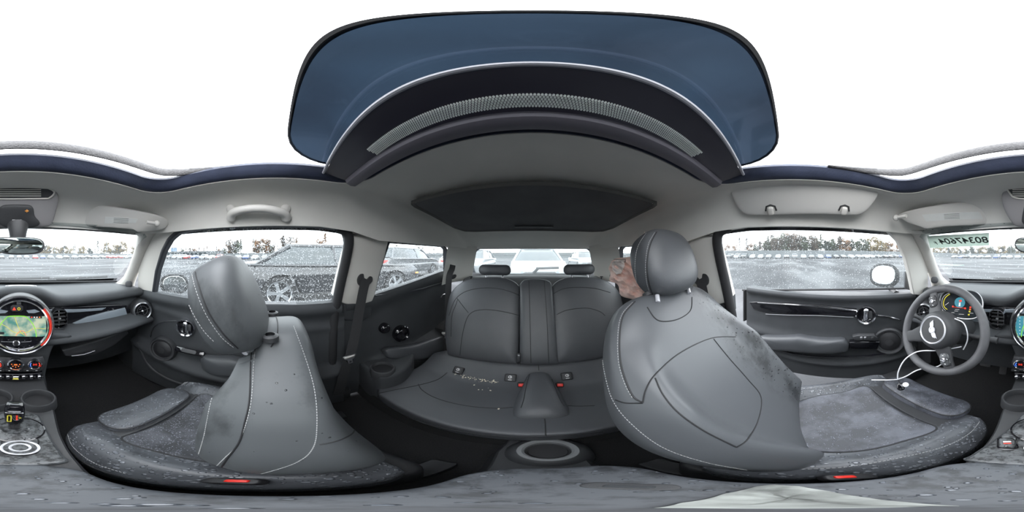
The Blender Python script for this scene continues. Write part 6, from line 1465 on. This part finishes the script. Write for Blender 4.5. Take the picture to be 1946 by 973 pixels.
# ---- cars
mat('tyre', (0.015, 0.015, 0.016), 0.8); mat('car_glass', (0.02, 0.03, 0.035), 0.05, coat=0.6); mat('alloy', (0.6, 0.62, 0.64), 0.3, metal=0.8)
for n_, c_ in (('white', (0.42, 0.43, 0.44)), ('silver', (0.20, 0.21, 0.22)), ('grey', (0.09, 0.095, 0.10)), ('black', (0.02, 0.021, 0.024)), ('red', (0.35, 0.03, 0.03)), ('blue', (0.05, 0.09, 0.22))): mat('paint_'+n_, c_, 0.3, coat=0.7)
def car_parts(L_=4.6, Wd=1.85, Ht=1.45, belt=0.95, wb=2.8, wr=0.34, roof=(-0.9, 0.65), wsx=(-1.75, 1.45), nose=0.80, deck=0.98, tall=0.0):
    """meshes in local coordinates, front towards +y"""
    hw = Wd/2; yf = L_/2; fy = wb/2+0.05; ry = -wb/2+0.05
    def arc(cy, r): return [(cy+r*math.cos(a), wr+r*math.sin(a)) for a in [PI*(k/10) for k in range(11)]]
    bot = [(-yf+0.15, 0.30)]+[(a, max(b, 0.22)) for a, b in arc(ry, wr*1.15)][::-1]+[(a, max(b, 0.22)) for a, b in arc(fy, wr*1.15)][::-1]+[(yf-0.1, 0.25)]
    top = [(yf, 0.45), (yf-0.02, nose-0.12), (yf-0.25, nose), (wsx[1]+0.1, belt+0.0), (0, belt+0.02), (wsx[0], deck), (-yf+0.15, deck-0.02), (-yf, deck-0.25), (-yf+0.02, 0.45)]
    prof = bot+top
    def inset(P, q):
        c = (0, 0.6); return [(a+(c[0]-a)*q/ max(abs(a), 0.5)*0.5, b+(c[1]-b)*q) for a, b in P]
    body = MB(); rings = []
    for x, q in ((-hw, 0.12), (-hw*0.985, 0.03), (-hw*0.9, 0.0), (hw*0.9, 0.0), (hw*0.985, 0.03), (hw, 0.12)):
        rings.append([Vector((x*(1-0.10*max(0, abs(a)/yf-0.75)/0.25), a, b)) for a, b in inset(prof, q)])
    # side faces triangulated
    body.grid(rings, False, True)
    for r in (rings[0], rings[-1]): body.add(r, [tuple(t) for t in tessellate_polygon([r])], True)
    cab = MB(); rr4 = []
    for z, y0, y1, w in ((belt-0.02, wsx[0], wsx[1], hw*0.93), (belt+(Ht-belt)*0.55, wsx[0]+(roof[0]-wsx[0])*0.62, wsx[1]+(roof[1]-wsx[1])*0.62, hw*0.82), (Ht-0.07, roof[0]-0.05, roof[1]+0.05, hw*0.70)):
        rr4.append([Vector((p.x, p.y, z)) for p in rrect(2*w, y1-y0, 0.18, 4, 0, (y0+y1)/2)])
    cab.loft(rr4)
    rf = MB(); z = Ht-0.075; rr5 = []
    for dz, k in ((0, 1.0), (0.05, 0.96), (0.075, 0.8), (0.08, 0.3)): rr5.append([Vector((p.x*k, (roof[0]+roof[1])/2+(p.y-(roof[0]+roof[1])/2)*k, z+dz)) for p in rrect(2*hw*0.72, roof[1]-roof[0]+0.12, 0.2, 4, 0, (roof[0]+roof[1])/2)])
    rf.loft(rr5)
    for sx in (-1, 1):     # roof pillars
        for (ya, yb) in ((wsx[1], roof[1]), (wsx[0], roof[0])):
            rf.tube([Vector((sx*hw*0.93, ya-0.1*math.copysign(1, ya), belt-0.02)), Vector((sx*hw*0.72, yb, Ht-0.06))], 0.045, 6)
        rf.tube([Vector((sx*hw*0.935, -0.15, belt-0.02)), Vector((sx*hw*0.72, -0.2, Ht-0.06))], 0.035, 6)
    wh = []
    for sx in (-1, 1):
        for cy in (fy, ry):
            m1 = MB(); x = sx*(hw-0.02); m1.lathe([(wr*0.70, -0.2), (wr*0.98, -0.19), (wr, -0.15), (wr, -0.03), (wr*0.96, 0), (wr*0.70, 0.0), (wr*0.68, -0.03)], (x, cy, wr), (sx, 0, 0), 40)
            m2 = MB(); m2.lathe([(wr*0.70, 0.0), (wr*0.69, 0.006), (wr*0.64, -0.005), (wr*0.63, -0.06)], (x, cy, wr), (sx, 0, 0), 40); m2.lathe([(0.06, 0.0), (0.05, 0.01), (0, 0.012)], (x-sx*0.02, cy, wr), (sx, 0, 0), 16)
            for k in range(5):
                a = 2*PI*k/5+0.3+PI/2; d = Vector((0, math.cos(a), math.sin(a))); tt = Vector((0, -math.sin(a), math.cos(a))); c = Vector((x, cy, wr))
                pts = [c+d*0.03+tt*0.030, c+d*0.03-tt*0.030, c+d*wr*0.68-tt*0.042, c+d*wr*0.68+tt*0.042]; pts = [p-Vector((sx*0.012, 0, 0)) for p in pts]
                m2.add(pts+[p-Vector((sx*0.03, 0, 0)) for p in pts], [(0, 1, 2, 3), (7, 6, 5, 4), (0, 4, 5, 1), (1, 5, 6, 2), (2, 6, 7, 3), (3, 7, 4, 0)], True)
            m3 = MB(); m3.lathe([(wr*0.67, -0.10), (0, -0.10)], (x, cy, wr), (sx, 0, 0), 24)
            wh.append((m1, m2, m3))
    lts = []; tls = []
    for sx in (-1, 1):
        lt = MB(); tl_ = MB(); lts.append(lt); tls.append(tl_)
        lt.pillow(rrect(0.36, 0.14, 0.06), frame(Vector((sx*hw*0.68, yf-0.10, nose-0.16)), (sx*0.4, 1, 0.2)), 0.05, 0.05, 3, 30)
        tl_.pillow(rrect(0.34, 0.12, 0.05), frame(Vector((sx*hw*0.68, -yf+0.05, deck-0.20)), (sx*0.3, -1, 0.1)), 0.04, 0.04, 3, 30)
    gr = MB(); gr.pillow(rrect(hw*1.05, 0.16, 0.06), frame(Vector((0, yf-0.015, 0.58)), (0, 1, 0.1)), 0.02, 0.03, 4, 30)
    return dict(body=body, cab=cab, roof=rf, wheels=wh, head=lts, tail=tls, grille=gr, hw=hw, yf=yf)
def place(mbx, loc, rz):
    T = Matrix.Translation(Vector(loc)) @ Matrix.Rotation(rz, 4, 'Z'); o = MB(); o.v = [T @ p for p in mbx.v]; o.f = mbx.f; o.flat = mbx.flat; return o
def near_car(loc, rz, paint, label, group=None, **kw):
    C = car_parts(**kw); t = thing('parked_car', label, 'car', loc, group)
    part('body', place(C['body'], loc, rz), 'paint_'+paint, t); part('windows', place(C['cab'], loc, rz), 'car_glass', t); part('roof', place(C['roof'], loc, rz), 'paint_'+paint, t)
    for a, b_, c_ in C['wheels']:
        w_ = part('wheel', place(a, loc, rz), 'tyre', t); part('rim', place(b_, loc, rz), 'alloy', w_); part('rim_backing', place(c_, loc, rz), 'plastic_dark', w_)
    for q_ in C['head']: part('headlight', place(q_, loc, rz), 'piano_blue', t)
    for q_ in C['tail']: part('tail_light', place(q_, loc, rz), 'red_plastic', t)
    part('grille', place(C['grille'], loc, rz), 'plastic_dark', t)
    return t, C
# black coupe right beside the passenger window, facing the other way
cb, C = near_car((4.15, -1.42, 0), PI, 'black', 'black wet coupe with five-spoke silver wheels right beside the passenger window', L_=4.9, Wd=1.9, Ht=1.40, belt=0.93, wb=2.85, wr=0.36, roof=(-1.15, 0.25), wsx=(-2.0, 0.95), nose=0.86, deck=0.98)
mb = MB(); mb.box((3.22, -3.72, 0.62), (0.03, 0.12, 0.05), 0.01); part('side_marker', mb, 'print_amber', cb, 'amber side marker')
near_car((6.2, -6.3, 0), PI*1.0+0.1, 'grey', 'dark grey hatchback parked behind the black coupe', L_=4.4, Ht=1.55, belt=1.0, wb=2.65, roof=(-1.7, 0.4), wsx=(-2.1, 1.2), nose=0.9, deck=1.08)
near_car((5.2, -11.5, 0), PI*1.0, 'white', 'white car seen through the end of the passenger side rear window', L_=4.6, Ht=1.5, belt=0.98, wb=2.7, roof=(-1.4, 0.4), wsx=(-2.0, 1.2))
near_car((-0.15, -6.9, 0), 0.02, 'white', 'white saloon parked nose-on behind the rear window', L_=4.6, Wd=1.85, Ht=1.46, belt=0.95, wb=2.75, roof=(-0.9, 0.5), wsx=(-1.8, 1.3))
near_car((3.4, -9.2, 0), 0.05, 'silver', 'silver car left of the white saloon behind the rear window', L_=4.7, Wd=1.9, Ht=1.5, belt=1.0)
near_car((-4.2, -13.0, 0), 0.0, 'silver', 'silver car right of the white saloon far behind', L_=4.7, Wd=1.9, Ht=1.5, belt=1.0)
# far rows: one low car mesh per paint, shared by all copies
C = car_parts()
protos = {}
def far_car(kind, col, loc, rz, label, group):
    key = (kind, col)
    if key not in protos:
        C = car_parts(**(dict(Ht=1.45) if kind == 'car' else dict(Ht=1.75, belt=1.1, deck=1.15, nose=1.0, roof=(-1.9, 0.5), wsx=(-2.2, 1.2), wr=0.37)))
        a = make('parked_car', C['body'], 'paint_'+col, loc=(0, 0, 0)); b_ = make('windows', C['cab'], 'car_glass', a); c_ = make('roof', C['roof'], 'paint_'+col, a)
        allw = [make('wheel', w[0], 'tyre', a) for w in C['wheels']]
        protos[key] = a; o = a
    else: o = copy_tree(protos[key])
    o.location = loc; o.rotation_euler = (0, 0, rz); tag(o, label, 'car', group); NAMED.append(o); return o
rnd = random.Random(11)
cols = ['white', 'silver', 'black', 'grey', 'white', 'silver', 'grey', 'black', 'blue']
NAMED = []
for i in range(34):       # row seen through the driver's window, beyond the open lot
    y = -46+i*3.0+rnd.uniform(-.2, .2); col = rnd.choice(cols); kind = rnd.choice(['car', 'car', 'van'])
    far_car(kind, col, (-58+rnd.uniform(-.5, .5), y, gz(-58, 0)), -PI/2, '%s %s far past the driver window' % (col, 'suv' if kind == 'van' else 'car'), '%s %ss in the row past the driver window' % (col, 'suv' if kind == 'van' else 'car'))
for i in range(30):       # far row ahead
    x = -38+i*3.1+rnd.uniform(-.3, .3); col = rnd.choice(cols+['red']); kind = rnd.choice(['car', 'car', 'van'])
    far_car(kind, col, (x, 62+rnd.uniform(-.6, .6), 0), PI+rnd.uniform(-.1, .1), '%s %s far ahead through the windshield' % (col, 'suv' if kind == 'van' else 'car'), '%s %ss in the row past the windshield' % (col, 'suv' if kind == 'van' else 'car'))
for i in range(30):       # row beyond the passenger window
    y = -20+i*3.0+rnd.uniform(-.3, .3); col = rnd.choice(cols+['red', 'red', 'white']); kind = rnd.choice(['car', 'car', 'van'])
    far_car(kind, col, (52+rnd.uniform(-.6, .6), y, 0), PI/2+rnd.uniform(-.1, .1), '%s %s far past the passenger window' % (col, 'suv' if kind == 'van' else 'car'), '%s %ss in the row past the passenger window' % (col, 'suv' if kind == 'van' else 'car'))
# low office building beyond the passenger window
bl_ = thing('low_building', 'long low grey building with dark windows beyond the passenger window', 'building', (85, 50, 0))
mb = MB(); mb.box((92, 55, 1.9), (10, 44, 3.8)); part('wall', mb, 'fence', bl_)
for k in range(14): 
    mb = MB(); mb.box((86.9, 35+k*3.0, 2.3), (0.2, 2.2, 1.6)); part('window', mb, 'car_glass', bl_)
mb = MB(); mb.box((92, 55, 3.9), (10.8, 45, 0.3)); part('roof', mb, 'paint_grey', bl_)
wt_ = thing('water_tank', 'small blue-grey tank standing above the low building', 'tank', (90, 66, 3.8)); mb = MB(); mb.lathe([(2.2, 0), (2.2, 2.6), (0, 3.2)], (90, 66, 4.05), (0, 0, 1), 24); part('tank_shell', mb, mat('tank_blue', (0.14, 0.20, 0.27), 0.6), wt_); mb = MB(); mb.lathe([(2.28, 0), (2.28, 0.15), (2.2, 0.15)], (90, 66, 6.5), (0, 0, 1), 24); part('tank_rim', mb, 'fence_rail', wt_)
# ---- trees
for n_, c_ in (('green', (0.040, 0.05, 0.028)), ('dark', (0.022, 0.032, 0.025)), ('yellow', (0.18, 0.125, 0.045)), ('orange', (0.15, 0.075, 0.03)), ('brown', (0.062, 0.045, 0.032))): mat('leaf_'+n_, c_, 0.9, mottled=0.4, mscale=0.6)
mat('bark', (0.10, 0.08, 0.065), 0.9)
def tree_proto(kind, seed):
    r = random.Random(seed); cr = MB(); tk = MB()
    if kind == 'conifer':
        tk.tube([(0, 0, 0), (0, 0, 7.5)], [0.18, 0.04], 6)
        for i in range(420):
            t = r.random()**0.8; z = 0.8+t*7.6; R_ = 1.9*(1-t)+0.1; a = r.random()*2*PI; q = R_*r.uniform(0.3, 1); c = Vector((q*math.cos(a), q*math.sin(a), z-0.25*q)); s = 0.40
            cr.add([c+Vector((r.uniform(-s, s), r.uniform(-s, s), r.uniform(-s, s)*0.6)) for _ in range(3)], [(0, 1, 2)], True)
    else:
        tk.tube([(0, 0, 0), (0.1, 0, 2), (0, 0.1, 4.5)], [0.28, 0.2, 0.1], 7)
        for k in range(10):
            a = r.random()*6.28; tk.tube([(0, 0, 1.6+0.25*k), (math.cos(a)*1.2, math.sin(a)*1.2, 3.4+0.3*k), (math.cos(a)*2.0, math.sin(a)*2.0, 4.6+0.45*k)], [0.08, 0.05, 0.02], 5)
        blobs = [(Vector((r.uniform(-1.7, 1.7), r.uniform(-1.7, 1.7), r.uniform(2.4, 7.2))), r.uniform(0.8, 1.6)) for _ in range(12)]
        nl = 900 if kind == 'full' else 420
        for i in range(nl):
            c0, R_ = r.choice(blobs); d = Vector((r.gauss(0, 1), r.gauss(0, 1), r.gauss(0, 1))).normalized()*R_*r.uniform(0.5, 1.0); c = c0+d; s = 0.42 if kind == 'full' else 0.26
            cr.add([c+Vector((r.uniform(-s, s), r.uniform(-s, s), r.uniform(-s, s))) for _ in range(3)], [(0, 1, 2)], True)
    return cr, tk
tp_ = {}
words_ = {'green': 'green', 'dark': 'dark green', 'yellow': 'yellow autumn', 'orange': 'orange autumn', 'brown': 'brown half-bare'}
def tree(kind, col, loc, s, where):
    key = (kind, col)
    if key not in tp_:
        cr, tk = tree_proto(kind, hash(kind) % 97 if False else len(tp_)+5); a = thing('tree', None, None, (0, 0, 0)); c = make('foliage', cr, 'leaf_'+col, a); c2 = make('trunk', tk, 'bark', a); tp_[key] = a; o = a
    else: o = copy_tree(tp_[key])
    o.location = loc; o.scale = (s, s, s*rnd.uniform(0.9, 1.1)); o.rotation_euler = (0, 0, rnd.random()*6.28)
    kn = {'conifer': 'conifer', 'full': 'leafy tree', 'bare': 'thin bare tree'}[kind]
    tag(o, '%s %s %s' % (words_[col], kn, where), 'tree', '%s %ss %s' % (words_[col], kn, where)); NAMED.append(o); return o
# driver's side, behind the fence: (photo column, kind, colour, height above the horizon in photo rows)
for (u, kind, col, top) in ((1384, 'full', 'orange', 464), (1396, 'full', 'orange', 466), (1407, 'conifer', 'dark', 456), (1418, 'conifer', 'dark', 452), (1424, 'full', 'orange', 463), (1434, 'full', 'green', 462), (1443, 'conifer', 'dark', 457), (1452, 'full', 'brown', 459),
                            (1462, 'full', 'green', 450), (1470, 'full', 'green', 446), (1479, 'full', 'brown', 450), (1488, 'full', 'green', 443), (1496, 'full', 'brown', 444), (1505, 'full', 'orange', 438), (1513, 'full', 'brown', 440), (1521, 'full', 'brown', 450), (1530, 'full', 'green', 447), (1541, 'full', 'brown', 447), (1551, 'full', 'green', 452), (1560, 'conifer', 'green', 448),
                            (1568, 'full', 'dark', 458), (1580, 'full', 'green', 455), (1588, 'full', 'brown', 450), (1598, 'full', 'brown', 450), (1608, 'full', 'orange', 455), (1618, 'full', 'green', 454), (1630, 'full', 'green', 456), (1641, 'full', 'green', 457), (1652, 'full', 'yellow', 454), (1663, 'full', 'yellow', 453), (1674, 'full', 'yellow', 458), (1686, 'full', 'orange', 456), (1697, 'full', 'orange', 457), (1708, 'full', 'orange', 458)):
    dd_ = dirv(u, 487); dist = 92/max(-dd_.x, 0.5) if False else 90/max(abs(dd_.x), 0.35); p = CAMP+dd_*dist; hgt = dist*math.tan(math.radians((486.5-top)*0.185)); hgt += 1.1
    tree(kind, col, (p.x+rnd.uniform(-3, 3), p.y, 0.35), hgt/8.2, 'beyond the driver window')
for i, u in enumerate(range(1760, 1946, 6)):
    dd_ = dirv(u+rnd.uniform(-2, 2), 487); p = CAMP+dd_*(132/max(dd_.y, 0.4)); tree('full', rnd.choice(['yellow', 'green', 'yellow', 'dark']), (p.x, p.y, 0), rnd.uniform(0.95, 1.3), 'ahead of the driver')
for i, u in enumerate(range(0, 300, 6)):
    dd_ = dirv(u+rnd.uniform(-2, 2), 487); p = CAMP+dd_*(132/max(dd_.y, 0.4)); k = 'full' if rnd.random() < 0.7 else 'conifer'; tree(k, rnd.choice(['yellow', 'yellow', 'dark', 'yellow']) if k == 'full' else 'green', (p.x, p.y, 0), rnd.uniform(0.85, 1.25)*(1.5 if u > 180 and rnd.random() < .5 else 1), 'ahead of the passenger')
for i, u in enumerate(range(330, 860, 8)):
    if rnd.random() < 0.12: continue
    top = 470 if u < 430 else 452+rnd.uniform(-6, 12)
    if u > 720: top = 470+rnd.uniform(-5, 5)
    dd_ = dirv(u+rnd.uniform(-2, 2), 487); dist = 135; p = CAMP+dd_*dist; hgt = dist*math.tan(math.radians((486.5-top)*0.185))+1.1
    tree(rnd.choice(['full', 'bare', 'full', 'conifer']), rnd.choice(['brown', 'green', 'brown', 'orange']), (p.x, p.y, 0), hgt/8.2, 'beyond the passenger side')
# lamp posts
for k, (u, top) in enumerate(((104, 424), (150, 452), (202, 440), (1921, 436), (1522, 431), (1676, 440), (430, 462))):
    dd_ = dirv(u, 487); p = CAMP+dd_*100; hgt = 100*math.tan(math.radians((486.5-top)*0.185))+1.1
    t = thing('light_pole', 'slender grey light pole standing far off, %s' % ['tallest ahead of the passenger', 'shortest ahead of the passenger', 'right of the other two ahead of the passenger', 'right of the number sticker', 'rising above the trees out of the driver window', 'near the yellow trees out of the driver window', 'beyond the passenger window'][k], 'light pole', (p.x, p.y, 0))
    mb = MB(); mb.tube([(p.x, p.y, 0), (p.x, p.y, hgt)], [0.22, 0.12], 8); part('pole', mb, 'fence_rail', t); mb = MB(); mb.box((p.x, p.y, hgt), (1.2, 1.2, 0.2), 0.05); part('lamp_head', mb, 'fence_rail', t)
# green mat on the asphalt ahead
mb = MB(); p = PX(1809, 504, z=0.0); mb.prism([(p.x+a.x*1.0, p.y+a.y) for a in rrect(2.6, 1.8, 0.3)], (Vector((0, 0, 0)), Vector((1, 0, 0)), Vector((0, 1, 0)), Vector((0, 0, 1))), 0.0, 0.03, 0.01); solo('green_mat', mb, mat('green_mat', (0.10, 0.30, 0.20), 0.6), 'flat green mat lying on the wet asphalt ahead', 'mat')
# own bonnet and wipers below the windshield
mb = MB(); rows = []
for y, z in ((1.10, .918), (1.18, .925), (1.30, .918), (1.5, .895), (1.75, .84), (1.92, .72), (1.98, .5)): rows.append([Vector((x*0.78, y-0.10*x*x, z-0.06*abs(x)**3)) for x in [-1+2*i/24 for i in range(25)]])
mb.grid(rows); hd_ = struct('bonnet', mb, 'body_paint'); hd_['label'] = 'dark bonnet just visible below the windshield'
for k, (a, b2) in enumerate((((-0.35, 1.15), (0.20, 1.135)), ((0.25, 1.15), (0.62, 1.06)))):
    wpt = thing('windshield_wiper', ['wiper lying along the windshield base in front of the display', 'wiper lying along the windshield base on the passenger side'][k], 'wiper', (a[0], a[1], 0.95)); mb = MB(); mb.tube([(a[0], a[1], 0.955), (b2[0], b2[1], 0.965)], 0.009, 8); part('wiper_blade', mb, 'rubber', wpt)
    mb = MB(); mb.tube([(a[0]-0.05, a[1]+0.08, 0.945), ((a[0]+b2[0])/2, (a[1]+b2[1])/2+0.01, 0.965)], 0.007, 8); part('wiper_arm', mb, 'plastic_dark', wpt)

# ---- far cars and trees: each label counts its own kind from the left, as the panorama shows them
ORD = ['leftmost', 'second', 'third', 'fourth', 'fifth', 'sixth', 'seventh', 'eighth', 'ninth', 'tenth', 'eleventh', 'twelfth', 'thirteenth', 'fourteenth', 'fifteenth', 'sixteenth', 'seventeenth', 'eighteenth', 'nineteenth', 'twentieth']
ORD += ['twenty-'+w for w in ORD[:9]]; ORD[20] = 'twenty-first'; ORD += ['thirtieth']+['thirty-'+w for w in ['first']+ORD[1:9]]
def pano_u(p): return (1013+math.atan2(-p.x, -p.y)/(2*PI)*1946) % 1946
byl = {}
for o in NAMED: byl.setdefault(o['label'], []).append(o)
for lb_, os_ in byl.items():
    os_.sort(key=lambda o: pano_u(o.location))
    if len(os_) > 1:
        for i, o in enumerate(os_): o['label'] = ('%s, %s' % (lb_, ORD[i]+(' from the left of its kind' if i else ' of its kind'))) if i < len(ORD) else lb_
